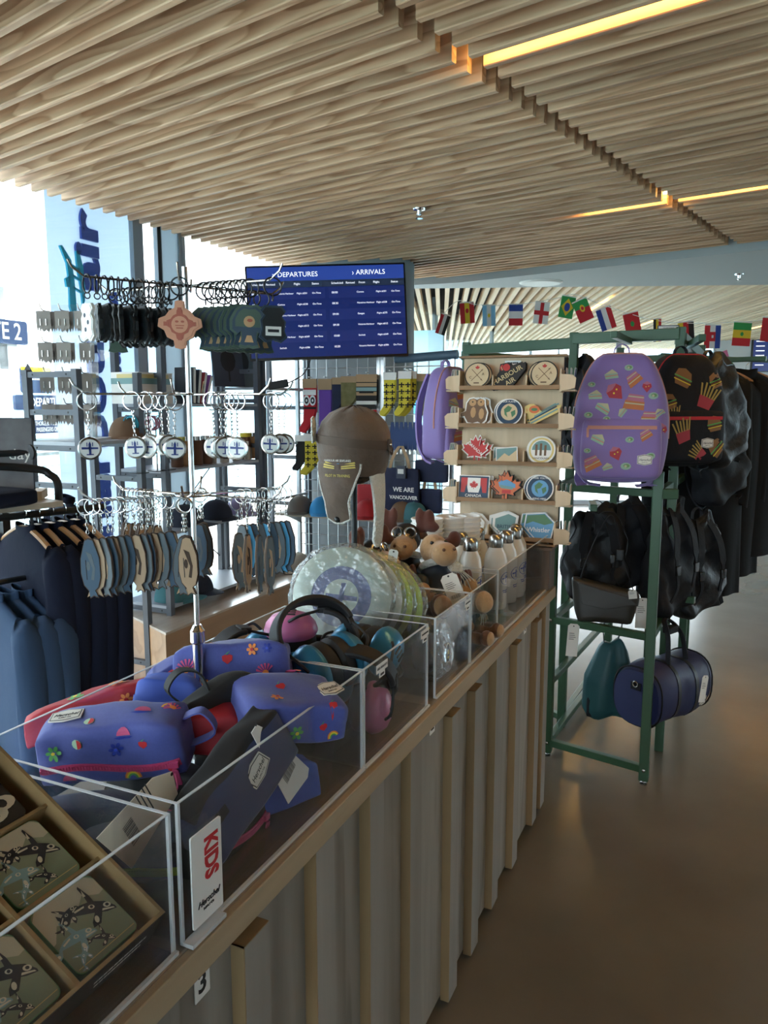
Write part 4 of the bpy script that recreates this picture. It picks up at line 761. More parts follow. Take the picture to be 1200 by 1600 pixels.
def flap(name, m, edge, cx, ang, w_, zt, zb, inside, r0=.104):
    m1 = MB(); m2 = MB(); n = 14; L = []; Rr = []
    prof = lambda q: w_*(1.0 if q < .12 else .98-.45*((q-.12)/.5) if q < .62 else .52) * (1 if q < .9 else math.sqrt(max(.05, 1-((q-.9)/.105)**2)))
    rows = []
    for i in range(n+1):
        q = i/n; z = zt+(zb-zt)*q; ww = prof(q); r_ = r0-.018*q*(r0 > .1)+.01*math.sin(q*PI); rows.append([(r_*math.cos(ang+s_*ww/r_/2), r_*math.sin(ang+s_*ww/r_/2), z) for s_ in [-1+2*j/8 for j in range(9)]])
    def lay(mb, d, k):
        vs = [tuple(Vector((x, y, 0)).normalized()*(Vector((x, y, 0)).length+d)+Vector((0, 0, z))) for row in rows for x, y, z in row]; a = len(vs)
        vs += [tuple(Vector((x, y, 0)).normalized()*(Vector((x, y, 0)).length+d+k)+Vector((0, 0, z))) for row in rows for x, y, z in row]
        fs = [(i*9+j, i*9+j+1, (i+1)*9+j+1, (i+1)*9+j) for i in range(n) for j in range(8)]; fs += [tuple(q+a for q in f[::-1]) for f in fs]
        bd = [i*9 for i in range(n+1)]+[n*9+j for j in range(1, 9)]+[i*9+8 for i in range(n-1, -1, -1)]+[j for j in range(7, 0, -1)]
        fs += [(bd[i], bd[(i+1) % len(bd)], bd[(i+1) % len(bd)]+a, bd[i]+a) for i in range(len(bd))]; mb.add(vs, fs)
    lay(m1, .0, .003); lay(m2, -.009, .0085); f1 = m1.build(name, m, hat, smooth=50); m2.build('fleece_lining', 'fleece', hat, smooth=50)
    e = MB(); e.tube([Vector((x, y, z))*1 for x, y, z in [r[0] for r in rows]+[rows[-1][4]]+[r[8] for r in rows[::-1]]], .0042, 6); e.build('fleece_edge', 'fleece', f1); return m1, rows
fm, rows = flap('ear_flap', 'hatbrown', 1, 0, R(-118), .145, -.05, -.215, False); MB().ell((rows[-2][4][0]*1.03, rows[-2][4][1]*1.03, -.205), (.009, .005, .009)).build('snap_button', 'blackgloss', hat)
flap('far_ear_flap', 'fleece', 1, 0, R(-38), .06, -.05, -.285, True, .084)
MB().prism([(-.012, -.02), (.012, -.03), (.016, .04), (.0, .05), (-.014, .03)], .006, fr((-.108, -.03, .03), (-.3, -.9, .2), (-.1, 0, 1))).build('front_visor', 'fleece', hat, bevel=.002)
bv = fm.bvh(); k = MB(); ED = Vector((math.cos(R(-112)), math.sin(R(-112)), 0)); EF = fr(ED*.2+Vector((0, 0, -.058)), Vector((-ED.y, ED.x, 0)), (0, 0, 1)); cv = hv
def emb(c, poly, zz=.002):
    k.use(c); n0 = len(k.f); decal(k, bv, EF, poly, zz, sub=2)
    if len(k.f) == n0: decal(k, cv, EF, poly, zz, sub=2)
for sg in (-1, 1):
    for j in range(3): emb('wingsyellow', [(sg*.010, -.006+j*.005), (sg*(.048-j*.001), -.003+j*.0065), (sg*(.046-j*.001), .001+j*.0065), (sg*.010, -.003+j*.005)])
emb('skyblue', circ(0, .0, .010, 10), .0025); emb('hatbrown', circ(0, 0, .006, 8), .003)
k.build('wings_embroidery', None, hat, smooth=0)
text('embroidery', 'HARBOUR AIR SEAPLANES', .0085, 'paper', fr(ED*.1095+Vector((0, 0, -.041)), Vector((-ED.y, ED.x, 0)), (0, 0, 1)), hat, ext=.0003, sx=.8); text('embroidery', 'PILOT IN TRAINING', .0105, 'wingsyellow', fr(ED*.1105+Vector((0, 0, -.082)), Vector((-ED.y, ED.x, 0)), (0, 0, 1)), hat, ext=.0003, sx=.8)
# ================================================================ MOOSE TOYS
mat('plushtan', (.46, .27, .13), .95, bump=.4, scale=120, sheen=.4); mat('plushbrown', (.16, .07, .035), .95, bump=.4, scale=120, sheen=.4); mat('antler', (.10, .028, .018), .9, sheen=.4); mat('leather', (.035, .045, .065), .45); mat('jacketblack', (.013, .013, .015), .5)
def blob(name, parts, m, parent, vox=.0045):
    b = MB()
    for c_, r_, M in parts: b.ell(c_, r_, M, n=16, k=10)
    o = b.build(name, m, parent, smooth=180); q = o.modifiers.new('r', 'REMESH'); q.mode = 'VOXEL'; q.voxel_size = vox; q.use_smooth_shade = True; s_ = o.modifiers.new('s', 'SMOOTH'); s_.iterations = 4; s_.factor = .5; return o
def moose(label, M, cap=False, scarf=True, s_=1.0, bodym='leather', ant=(-1, 1)):
    t = thing('moose_toy', label, 'soft toy', M @ Matrix.Diagonal((s_, s_, s_, 1)), 'moose toys in aviator jackets')
    blob('body', [((0, 0, .05), (.042, .036, .05), None), ((0, -.0, .09), (.032, .03, .035), None), ((-.035, -.055, .02), (.02, .05, .02), None), ((.04, -.05, .02), (.02, .05, .02), None), ((-.045, -.1, .028), (.022, .02, .026), None), ((.05, -.095, .028), (.022, .02, .026), None)], 'plushbrown', t)
    for c_, r_ in (((-.045, -.112, .028), (.02, .012, .022)), ((.05, -.107, .028), (.02, .012, .022))): MB().ell(c_, r_).build('foot_pad', 'plushtan', t, smooth=90)
    for sg in (-1, 1): MB().ell((sg*.055, -.045, .062), .016).build('paw', 'plushtan', t, smooth=90)
    blob('jacket', [((0, 0, .065), (.046, .04, .045), None), ((0, 0, .1), (.034, .033, .022), None), ((-.048, -.018, .078), (.017, .03, .02), Matrix.Identity(4)), ((.048, -.018, .078), (.017, .03, .02), None)], bodym, t)
    MB().ring((0, -.004, .112), .031, .008, (0, .25, 1), 20, 8).build('fleece_collar', 'fleece', t); head = blob('head', [((0, -.002, .145), (.032, .03, .034), None), ((0, -.03, .137), (.026, .034, .024), None), ((0, -.05, .132), (.028, .026, .026), None)], 'plushtan', t)
    for sg in (-1, 1):
        MB().ell((sg*.016, -.028, .158), .0042).build('eye', 'blackgloss', head); MB().ell((sg*.012, -.073, .14), .0035).build('nostril', 'brown', head)
        if sg in ant: blob('antler', [((sg*.035, .01, .175), (.014, .012, .022), None), ((sg*.052, .006, .195), (.014, .012, .024), None), ((sg*.03, .006, .2), (.011, .011, .022), None), ((sg*.06, .0, .178), (.018, .011, .013), None)], 'antler', t); MB().ell((sg*.034, .006, .158), (.016, .007, .010)).build('ear', 'plushbrown', t)
    if cap:
        blob('flying_cap', [((0, .004, .15), (.036, .034, .036), None)], 'jacketblack', t)
        for sg in (-1, 1): MB().ring((sg*.015, -.027, .166), .012, .003, (sg*.3, -1, .4), 16).build('goggle', 'steel', t)
    if scarf:
        MB().prism([(-.006, 0), (.02, .01), (.03, .0), (.025, -.016), (.0, -.012)], .005, fr((.01, -.045, .105), (1, 0, 0), (0, .3, 1))).build('scarf', 'fleece', t, bevel=.002); fz = MB()
        for i in range(7): fz.tube(catmull([(.014+i*.004, -.047, .095), (.014+i*.007, -.056, .075), (.010+i*.010, -.058+.006*(i % 2), .052-.004*(i % 3))]), .0014, 5)
        fz.build('tassels', 'fleece', t)
    return t
P = pt(685, 885, y=2.2); moose('moose toy with white tasselled scarf, lying in front of the bottles', T((-.79, 2.16, .985), CR+R(22), R(-14)), False, True, 1.45, 'leather', ())
blob('antler', [((.045, .02, .155), (.02, .013, .014), None), ((.062, .02, .165), (.016, .012, .02), None)], 'antler', bpy.data.objects['moose_toy'])
P = pt(640, 835, y=2.24); moose('moose toy with dark goggles and raised antlers, behind the scarfed moose', T((-.935, 2.22, 1.0), CR+R(-12), R(-4)), True, False, 1.4, 'jacketblack')
moose('moose toy in black flying cap facing right, nearest the hat stand', T((-.965, 2.08, .985), CR+R(48), R(-6)), True, False, 1.3, 'jacketblack')
moose('moose toy lying on its back under the others', T((-.86, 2.10, .93), CR+R(80), 0), False, False, 1.0, 'jacketblack'); moose('moose toy at the bottom behind the front sheet, scarf hanging', T((-.72, 2.17, .925), CR+R(60), 0), False, True, .95)
tg = thing('toy_tag', 'white paper tag hanging from the scarfed moose over the bin edge', 'tag', pt(708, 920, y=2.05)); hangtag(tg, fr((0, 0, 0), (.8, .35, .35), (-.4, .2, .8)), .05, .09, 'paper')
tg = thing('toy_tag', 'upright white tag between the discs and the black-capped moose', 'tag', pt(612, 880, y=2.02)); hangtag(tg, fr((0, 0, 0), (1, .3, -.2), (.2, -.2, 1)), .028, .09, 'paper', code=False)
# ================================================================ CUPS AND BOTTLES
mat('cupwhite', (.80, .79, .76), .45); mat('bottlewhite', (.70, .69, .65), .3, coat=.3)
cup = MB().lathe([(.001, 0), (.040, 0), (.056, .106), (.0585, .108), (.0585, .114), (.054, .114), (.0375, .004), (.001, .004)], 36).mesh('bowl', 'cupwhite'); rimm = MB().ring((0, 0, .111), .058, .0022, (0, 0, 1), 32, 6).mesh('rim', 'cupwhite')
ORDT = ['first', 'second', 'third', 'fourth', 'fifth', 'sixth', 'seventh', 'eighth', 'ninth', 'tenth', 'eleventh', 'twelfth', 'thirteenth']
for j, (px, py, n) in enumerate(((668, 800, 13), (706, 797, 13), (727, 796, 13))):
    p = pt(px, py, z=1.25)
    for i in range(n):
        z = CZ+.006+i*.0165; c_ = thing('white_cup', 'white paper cup, %s from the top, in the %s' % (ORDT[n-1-i], ['left stack behind the moose toys', 'middle stack behind the bottles', 'right stack beside the plywood rack'][j]), 'cup', (p.x, p.y, z), 'stacked white cups, %s stack' % ['left', 'middle', 'right'][j]); link('bowl', cup, c_); link('rim', rimm, c_)
bt = thing('steel_capped_bottle', '', 'bottle', None, 'white bottles in the last bin'); MB().lathe([(.001, 0), (.033, 0), (.0355, .004), (.0355, .155), (.032, .175), (.022, .196), (.021, .205), (.001, .205)], 32).build('body', 'bottlewhite', bt)
MB().lathe([(.001, .199), (.0215, .199), (.0225, .201), (.0225, .222), (.0205, .232), (.014, .239), (.001, .241)], 28).build('cap', 'steel', bt); k = MB(); bvv = MB().lathe([(.0358, 0), (.0358, .155)], 48).bvh(); BF = fr((.2, 0, .1), (0, 1, 0), (0, 0, 1)); k.use('logoblue')
for i in range(20): a, b = 2*PI*i/20, 2*PI*(i+1)/20; decal(k, bvv, BF, [(.019*math.cos(a), .019*math.sin(a)), (.021*math.cos(a), .021*math.sin(a)), (.021*math.cos(b), .021*math.sin(b)), (.019*math.cos(b), .019*math.sin(b))], .0006)
decal(k, bvv, BF, [(-.016, -.002), (.016, .002), (.016, .006), (-.016, .003)], .0006, sub=2); decal(k, bvv, BF, [(-.003, -.013), (.003, -.013), (.003, .013), (-.003, .013)], .0006, sub=2); decal(k, bvv, BF, rect(-.014, -.04, .014, -.037), .0006, sub=2); decal(k, bvv, BF, rect(-.012, -.046, .012, -.043), .0006, sub=2); k.build('logo', None, bt, smooth=0)
spots = [(-.807, 2.50, 'nearest'), (-.745, 2.60, 'second nearest the counter edge'), (-.735, 2.70, 'third nearest the counter edge'), (-.875, 2.60, 'middle of the rear row'), (-.85, 2.72, 'rear row beside the cups'), (-.885, 2.47, 'next to the moose antlers'), (-.74, 2.86, 'farthest, by the plywood rack'), (-.73, 2.795, 'second farthest by the counter edge')]
for i, (x, y, s_) in enumerate(spots):
    M = T((x, y, CZ+.005), R(-12), s=(1.15, 1.15, 1.1)); lb = 'white bottle with domed steel cap, '+s_
    if i == 0: bt.matrix_basis = M; bt['label'] = lb
    else: dup(bt, M, lb)
# ================================================================ STICKER RACK
wood('plywood', (.62, .47, .31), (.55, .40, .25), .7, .55, axis=2, rings=4, rand=.04); wood('plyedge', (.30, .17, .08), (.22, .12, .05), 1.5, .6, axis=0, rings=4); wood('crate', (.15, .10, .07), (.10, .065, .045), .8, .6, axis=2, rings=5)
mat('stk_navy', (.02, .05, .10), .4); mat('stk_teal', (.16, .30, .30), .4); mat('stk_sand', (.62, .48, .30), .4); mat('stk_brown', (.16, .09, .05), .4); mat('stk_black', (.02, .02, .02), .4); mat('stk_gold', (.60, .48, .26), .4); mat('stk_white', (.78, .77, .74), .4); mat('stk_red', (.50, .04, .04), .4); mat('stk_orange', (.62, .16, .06), .4); mat('stk_green', (.08, .20, .10), .4); mat('stk_blue', (.12, .32, .55), .4); mat('stk_yellow', (.66, .52, .20), .4)
cr = thing('wooden_crate', 'dark wooden block under the plywood sticker rack', 'crate', (-.815, 3.0, CZ)); MB().bx(-.2, .19, -.07, .03, .001, .16).build('panel', 'crate', cr, bevel=.003); MB().bx(-.21, .2, -.075, .035, .16, .172).build('top_board', 'crate', cr, bevel=.002)
RK = Matrix.Translation((-.815, 2.985, 1.083)) @ Matrix.Rotation(R(3), 4, 'Z') @ Matrix.Rotation(R(-3), 4, 'X'); rk = thing('sticker_rack', 'plywood sticker rack with five ledges at the end of the counter', 'display rack', RK)
MB().bx(-.2, .2, .02, .03, 0, .735).build('back_panel', 'plywood', rk, smooth=0); MB().bx(-.215, .215, -.01, .04, .735, .743).build('top_board', 'plyedge', rk, smooth=0); MB().bx(-.205, .205, -.06, .04, 0, .006).build('base_board', 'plyedge', rk, smooth=0)
SZ = [.608, .46, .312, .163, .016]
for z in SZ:
    MB().bx(-.2, .2, -.045, .02, z, z+.006).build('shelf', 'plyedge', rk, smooth=0); MB().bx(-.2, .2, -.05, -.045, z-.002, z+.014).build('lip', 'plyedge', rk, smooth=0)
    for x in (-.065, .068): MB().bx(x-.0025, x+.0025, -.045, .02, z+.006, z+.055).build('divider', 'plywood', rk, smooth=0)
    for sg in (-1, 1):
        MB().prism([(0, 0), (.055, .012), (.058, .05), (.045, .062), (0, .066)], .006, fr((sg*.2, -.045, z-.01), (sg, 0, 0), (0, 0, 1))).build('side_wing', 'plywood', rk, smooth=0); MB().bx(sg*.2-.003, sg*.2+.003, -.05, .03, z-.012, z+.075).build('side_panel', 'plywood', rk, smooth=0)
        MB().bx(sg*.228-.028, sg*.228+.028, -.04, .02, z-.008, z-.003).build('side_shelf', 'plywood', rk, smooth=0)
pl = MB().prism(rect(-.032, -.009, .032, .009), .0008, fr((0, .0195, .715), (1, 0, 0), (0, 0, 1))).build('price_strip', 'white', rk, smooth=0); bars('small_print', fr((0, .0184, .715), (1, 0, 0), (0, 0, 1)), pl, .045, .006, 6)
LEAF = [(0, .5), (.09, .3), (.2, .36), (.16, .08), (.3, .22), (.34, .13), (.5, .16), (.43, .0), (.5, -.05), (.25, -.26), (.28, -.35), (.03, -.3), (.04, -.5), (-.04, -.5), (-.03, -.3), (-.28, -.35), (-.25, -.26), (-.5, -.05), (-.43, 0), (-.5, .16), (-.34, .13), (-.3, .22), (-.16, .08), (-.2, .36), (-.09, .3)]
def rim_(poly, k): cx = sum(p[0] for p in poly)/len(poly); cy = sum(p[1] for p in poly)/len(poly); return [(cx+(x-cx)*k, cy+(y-cy)*k) for x, y in poly]
HEX = [(-.5, -.1), (-.1, -.5), (.45, -.45), (.55, .1), (.2, .42), (-.45, .35)]
OTT = [(-.12, .5), (.02, .44), (.14, .5), (.32, .42), (.34, .2), (.45, -.05), (.4, -.35), (.25, -.5), (.1, -.42), (-.1, -.48), (-.3, -.45), (-.45, -.2), (-.6, -.25), (-.62, -.1), (-.4, .0), (-.38, .3), (-.28, .46)]
def sk_compass(): return circ(0, 0, .5, 28), [(circ(0, 0, .46, 28), 'stk_sand'), (xf(rect(-.32, -.012, .32, .012), a=.8), 'stk_brown'), (xf(rect(-.32, -.012, .32, .012), a=-.8), 'stk_brown'), (xf(LEAF, 0, .3, 0, .18), 'stk_red'), (xf([(.3, 0), (.24, .04), (.24, -.04)], a=.8), 'stk_brown'), (xf([(.3, 0), (.24, .04), (.24, -.04)], a=-.8), 'stk_brown'), (rect(-.12, -.34, .1, -.29), 'stk_brown')], [('C', -.26, -.1, .14, 'stk_brown'), ('A', .24, .03, .14, 'stk_brown')]
def sk_air(): return [(-.62, -.3), (-.5, -.42), (.1, -.4), (.62, .1), (.66, .36), (.2, .3), (.1, .46), (-.12, .46), (-.2, .2), (-.3, .1), (-.3, -.05), (-.65, -.18)], [(circ(-.02, .3, .13, 10), 'stk_red')], [('I', -.18, .28, .2, 'stk_gold'), ('HARBOUR', -.02, .02, .24, 'stk_gold'), ('AIR', .05, -.22, .24, 'stk_gold')]
def sk_otter(): return OTT, [(rim_(OTT, .9), 'stk_brown'), (circ(-.14, .3, .13, 10), 'tan'), (circ(.16, .3, .13, 10), 'tan'), (circ(-.14, .32, .03, 6), 'ink'), (circ(.16, .32, .03, 6), 'ink'), (circ(-.1, -.05, .1, 8, ry=.2), 'tan'), (circ(.2, -.1, .1, 8, ry=.2), 'tan')], []
def sk_globe(w_=('stk_navy', 'stk_blue', 'stk_green'), a='THANK YOU FOR', b='BEING HERE'): return circ(0, 0, .5, 28), [(circ(0, 0, .46, 28), w_[0]), (circ(0, 0, .31, 24), w_[1]), ([(-.2, .1), (-.05, .24), (.1, .16), (.02, .02), (-.1, -.02), (-.05, -.2), (-.16, -.1)], w_[2]), ([(.06, .0), (.22, .08), (.24, -.08), (.12, -.2)], w_[2])], [(a, 0, .38, .09, 'stk_white'), (b, 0, -.38, .09, 'stk_white')]
def sk_stripe(): p = [(-.55, -.1), (-.4, -.45), (.62, .1), (.66, .35), (.0, .05), (-.35, .38), (-.6, .28)]; return p, [(xf(rect(-.5, -.02, .6, .04), .02, -.12, .52), 'stk_teal'), (xf(rect(-.5, -.02, .6, .04), -.02, -.02, .52), 'stk_navy'), (xf(rect(-.4, -.02, .6, .04), .05, .08, .52), 'stk_teal'), (circ(-.32, .16, .2, 12, ry=.15), 'stk_orange'), (circ(-.32, .16, .12, 10, ry=.06), 'stk_green')], [('VANCOUVER', .22, .2, .1, 'stk_brown')]
def sk_leaf(): return rim_(LEAF, 1.12), [(LEAF, 'stk_red')], [('CANADA', 0, 0, .18, 'stk_white')]
def sk_card(): return rect(-.5, -.36, .5, .36), [(rect(-.46, -.32, .46, .32), 'stk_teal'), ([(-.46, -.2), (-.1, .1), (.1, -.05), (.46, .2), (.46, -.32), (-.46, -.32)], 'stk_sand')], []
def sk_round(): return circ(0, 0, .5, 28), [(circ(0, 0, .45, 24), 'stk_yellow'), (circ(0, 0, .38, 24), 'stk_white'), ([(.34*math.cos(a), .34*math.sin(a)) for a in [PI*i/10 for i in range(11)]], 'stk_teal'), (rect(-.22, -.2, -.14, .2), 'stk_brown'), (rect(-.06, -.2, .02, .24), 'stk_brown'), (rect(.1, -.2, .18, .18), 'stk_brown')], [('VANCOUVER', 0, -.3, .1, 'stk_brown')]
def sk_flag(): return rect(-.6, -.45, .6, .45), [(rect(-.57, -.42, .57, .42), 'stk_navy'), (rect(-.5, -.2, -.25, .36), 'stk_red'), (rect(.25, -.2, .5, .36), 'stk_red'), (rect(-.25, -.2, .25, .36), 'stk_white'), (xf(LEAF, 0, .1, 0, .34), 'stk_red'), ([(-.35, -.2), (-.28, .12), (-.2, -.2)], 'stk_navy'), ([(.2, -.2), (.28, .1), (.35, -.2)], 'stk_navy')], [('CANADA', 0, -.32, .15, 'stk_white')]
def sk_oleaf(): return [(x*1.05, y*1.05) for x, y in LEAF], [([(x*.96, y*.96) for x, y in LEAF], 'stk_orange'), ([(-.3, .1), (.0, .2), (.3, .05), (.3, -.08), (-.25, -.05)], 'stk_blue'), ([(-.25, .02), (.25, -.06), (.2, -.14), (-.2, -.1)], 'stk_teal'), (rect(-.15, -.28, .15, -.16), 'stk_red')], []
def sk_tree(): return [(-.3, -.5), (.4, -.5), (.55, .1), (.2, .45), (-.1, .5), (-.45, .2)], [(xf([(-.3, -.4), (.0, .4), (.3, -.4)], .05), 'stk_green')], []
def sk_brit(): return [(-.5, .3), (.1, .5), (.5, .35), (.4, -.5), (-.1, -.45), (-.5, -.1)], [([(-.4, .2), (.1, .4), (.4, .28), (.32, -.4), (-.1, -.36), (-.4, -.1)], 'stk_teal')], [('BRITISH', .02, -.1, .2, 'stk_navy'), ('COLUMBIA', .05, -.28, .14, 'stk_navy')]
def sk_whis(): return HEX, [(rim_(HEX, .93), 'stk_blue'), ([(-.4, .3), (.18, .36), (.48, .08), (.2, .0), (-.2, .1), (-.44, .0)], 'stk_green')], [('Whistler', 0, -.18, .22, 'stk_white')]
STK = [[(sk_compass, 'round wooden compass sticker', 'stk_black', .088), (sk_air, 'black I heart harbour air sticker', 'stk_black', .098), (sk_compass, 'round wooden compass sticker', 'stk_black', .09)], [(sk_otter, 'two brown otters sticker', 'stk_white', .098), (sk_globe, 'round navy landscape sticker', 'stk_white', .092), (sk_stripe, 'retro striped sticker', 'stk_yellow', .09)], [(sk_leaf, 'red maple leaf CANADA sticker', 'stk_white', .086), (sk_card, 'small white rectangular sticker', 'stk_white', .075), (sk_round, 'round cream emblem sticker', 'stk_white', .094)], [(sk_flag, 'dark flag CANADA sticker', 'stk_white', .092), (sk_oleaf, 'orange maple leaf landscape sticker', 'stk_black', .1), (sk_globe, 'round navy globe sticker', 'stk_white', .092)], [(sk_tree, 'pine tree sticker', 'stk_white', .08), (sk_brit, 'teal BRITISH COLUMBIA sticker', 'stk_white', .09), (sk_whis, 'hexagonal lake sticker', 'stk_white', .1)]]
ROW = ['top ledge', 'second ledge', 'third ledge', 'fourth ledge', 'lowest ledge']; PLACE = ['left cell', 'middle cell', 'right cell']
for r_, row in enumerate(STK):
    for c_, (fn, nm, edge, s_) in enumerate(row):
        s_ *= 1.16; out, faces, txt = fn() if not (r_ == 1 and c_ == 1) else sk_globe(('stk_navy', 'stk_sand', 'stk_green'), 'OUR PLANET', ''); ymin = min(p[1] for p in out)*s_
        pm = MB().prism([(x*s_, y*s_-ymin) for x, y in out], .0012).mesh('backing', edge, 0); k = MB(); z = .0013
        for poly, c in faces: k.use(c).flat([(x*s_, y*s_-ymin) for x, y in poly], z); z += .0002
        fm_ = k.mesh('print', None, 0); nst = 3+((r_*3+c_) % 3)
        for i in range(nst):
            ox = [-.132, .002, .134][c_]; front = i == 0
            M = RK @ Matrix.Translation((ox+(.0 if front else rnd.uniform(-.002, .018)*(1 if c_ == 0 else -1)), -.036+i*.009, SZ[r_]+.0065)) @ Matrix.Rotation(PI/2-R(9), 4, 'X') @ Matrix.Rotation(0 if not (fn is sk_air or fn is sk_card) else rnd.uniform(-.05, .12)+.15*(fn is sk_air), 4, 'Z')
            lb = '%s, front one, %s %s' % (nm, ROW[r_], PLACE[c_]) if front else '%s, %s from the front, %s %s' % (nm, ORDT[i], ROW[r_], PLACE[c_])
            t = thing('sticker', lb, 'sticker', M, 'stickers on the %s, %s' % (ROW[r_], PLACE[c_])); link('backing', pm, t)
            if front or i == 1:
                link('print', fm_, t)
            if front:
                for q, (s0, x, y, sz, c) in enumerate([e for e in txt if e[0]]): text('lettering', s0, sz*s_, c, Matrix.Translation((x*s_, y*s_-ymin, z+.0002+.0002*q)) @ Matrix.Rotation(.35 if fn in (sk_air, sk_stripe) else -.7 if fn is sk_leaf else 0, 4, 'Z'), t, ext=.0001, bold=.01*s_*sz)
for r_, z in enumerate(SZ):
    for sg in (-1, 1):
        for i in range(4):
            M = RK @ Matrix.Translation((sg*(.21+.011*i), -.0, z-.0025)) @ Matrix.Rotation(PI/2, 4, 'Z') @ Matrix.Rotation(PI/2+R(4*(i-2)), 4, 'X'); t = thing('sticker', 'sticker standing edge-on, %s from the rack, %s side pocket of the %s' % (ORDT[i], 'left' if sg < 0 else 'right', ROW[r_]), 'sticker', M, 'stickers in the %s side pocket, %s' % ('left' if sg < 0 else 'right', ROW[r_]))
            MB().prism(xf(rrect(.05, .085, .012), 0, .0425), .0012).build('backing', 'stk_white', t, smooth=0); MB().flat(xf(rrect(.044, .078, .01), 0, .0425), .0014).build('print', ['stk_teal', 'stk_sand', 'stk_white', 'stk_navy', 'stk_green'][(r_+i) % 5], t, smooth=0)
# ================================================================ GREEN RACKS
gr = thing('green_rack', 'green square-tube metal bag rack standing on the floor', 'rack', (-.49, 3.4, 0)); GO = Vector((-.49, 3.4, 0))
def gbar(name, a, b, w_=.04, par=gr, org=GO, m='green'):
    a, b = Vector(a)-org, Vector(b)-org; d = (b-a); up = Vector((0, 0, 1)) if abs(d.normalized().z) < .9 else Vector((1, 0, 0)); M = fr(a, d, up.cross(d)); return MB().bx(0, d.length, -w_/2, w_/2, -w_/2, w_/2).build(name, m, par, M, smooth=0, bevel=.003)
FL, FRt, RL, RR = Vector((-.712, 3.42, 0)), Vector((-.271, 3.32, 0)), Vector((-.62, 4.62, 0)), Vector((-.2, 4.52, 0)); up = lambda p, z: Vector((p.x, p.y, z))
for p, h in ((FL, 1.30), (FRt, 1.36), (RL, 1.30), (RR, 1.30)): gbar('post', up(p, .02), up(p, h)); MB().lathe([(.001, 0), (.016, 0), (.016, .006), (.006, .008), (.006, .022), (.001, .022)], 14, Matrix.Translation(p-GO)).build('foot', 'steel', gr)
for z in (.07, .66, 1.27): gbar('rail', up(FL, z), up(FRt, z), .032)
for z in (.07, .36, .66, 1.27): gbar('rail', up(FL, z), up(RL, z), .03)
for z in (.07, .66, 1.27): gbar('rail', up(FRt, z) if z > .5 else up(RR, z), up(RR, z) if z > .5 else up(RL, z), .03)
gbar('rail', up(RL, 1.27), up(RR, 1.27), .03); gbar('rail', up(RL, .66), up(RR, .66), .03)
gbar('arm', up(FRt, 1.27), up(FRt, 1.27)+Vector((.075, .02, 0)), .04); gbar('arm', Vector((-.27, 3.75, .74)), Vector((-.12, 3.72, .74)), .03); gbar('arm', Vector((-.55, 3.42, 1.2)), Vector((-.52, 3.28, 1.2)), .03)
for p, z in ((FL, 1.27), (FL, .66), (FL, .07), (FRt, .07)): MB().ell((p.x-GO.x, p.y-GO.y-.021, z), (.008, .004, .008), n=10, k=6).build('bolt', 'steel', gr)
tr_ = thing('tall_green_rack', 'tall green metal hanging rack with long top beams behind the backpacks', 'rack', (-.6, 4.0, 0)); TO = Vector((-.6, 4, 0)); gb2 = lambda n, a, b, w_=.04: gbar(n, a, b, w_, tr_, TO)
for p in ((-.72, 3.78), (-.24, 3.70), (-1.38, 4.15), (-.66, 4.95), (-.20, 4.9)): gb2('post', (*p, .0), (*p, 1.97))
gb2('top_beam', (-1.40, 4.15, 1.90), (-.66, 4.95, 1.86), .05); gb2('top_beam', (-.72, 3.78, 1.94), (-.24, 3.70, 1.94), .05); gb2('top_beam', (-1.38, 4.15, 1.93), (-.72, 3.78, 1.92), .05); gb2('top_beam', (-.24, 3.70, 1.92), (-.20, 4.9, 1.9), .05); gb2('top_beam', (-.66, 4.95, 1.9), (-.2, 4.9, 1.9)); gb2('base_rail', (-.72, 3.78, .05), (-.66, 4.95, .05), .03); gb2('base_rail', (-1.38, 4.15, .05), (-.72, 3.78, .05), .03)
gb2('arm', (-.46, 3.72, 1.915), (-.47, 3.3, 1.915), .028); gb2('arm', (-.22, 3.9, 1.9), (-.14, 3.42, 1.9), .028); gb2('arm', (-.22, 4.3, 1.85), (.12, 4.2, 1.85), .024)
hs = thing('brand_sign', 'small white framed brand card on top of the tall green rack', 'sign', pt(1043, 532, y=3.72)); BW, BH = .092, .066
MB().prism(rect(-BW/2, 0, BW/2, BH), .006, fr((0, 0, 0), (1, .25, 0), (0, 0, 1))).build('frame', 'slate', hs, smooth=0); MB().prism(rect(-BW/2+.004, .004, BW/2-.004, BH-.004), .001, fr((0, -.0, 0), (1, .25, 0), (0, 0, 1)), z0=.006).build('card', 'white', hs, smooth=0)
F = fr((0, 0, 0), (1, .25, 0), (0, 0, 1)); text('script', 'Herschel', .024, 'ink', F @ Matrix.Translation((0, .036, .0074)), hs, shear=.35); text('small_print', 'SUPPLY CO', .007, 'ink', F @ Matrix.Translation((0, .018, .0074)), hs); text('small_print', 'THE FINEST QUALITY', .005, 'ink', F @ Matrix.Translation((0, .055, .0074)), hs)
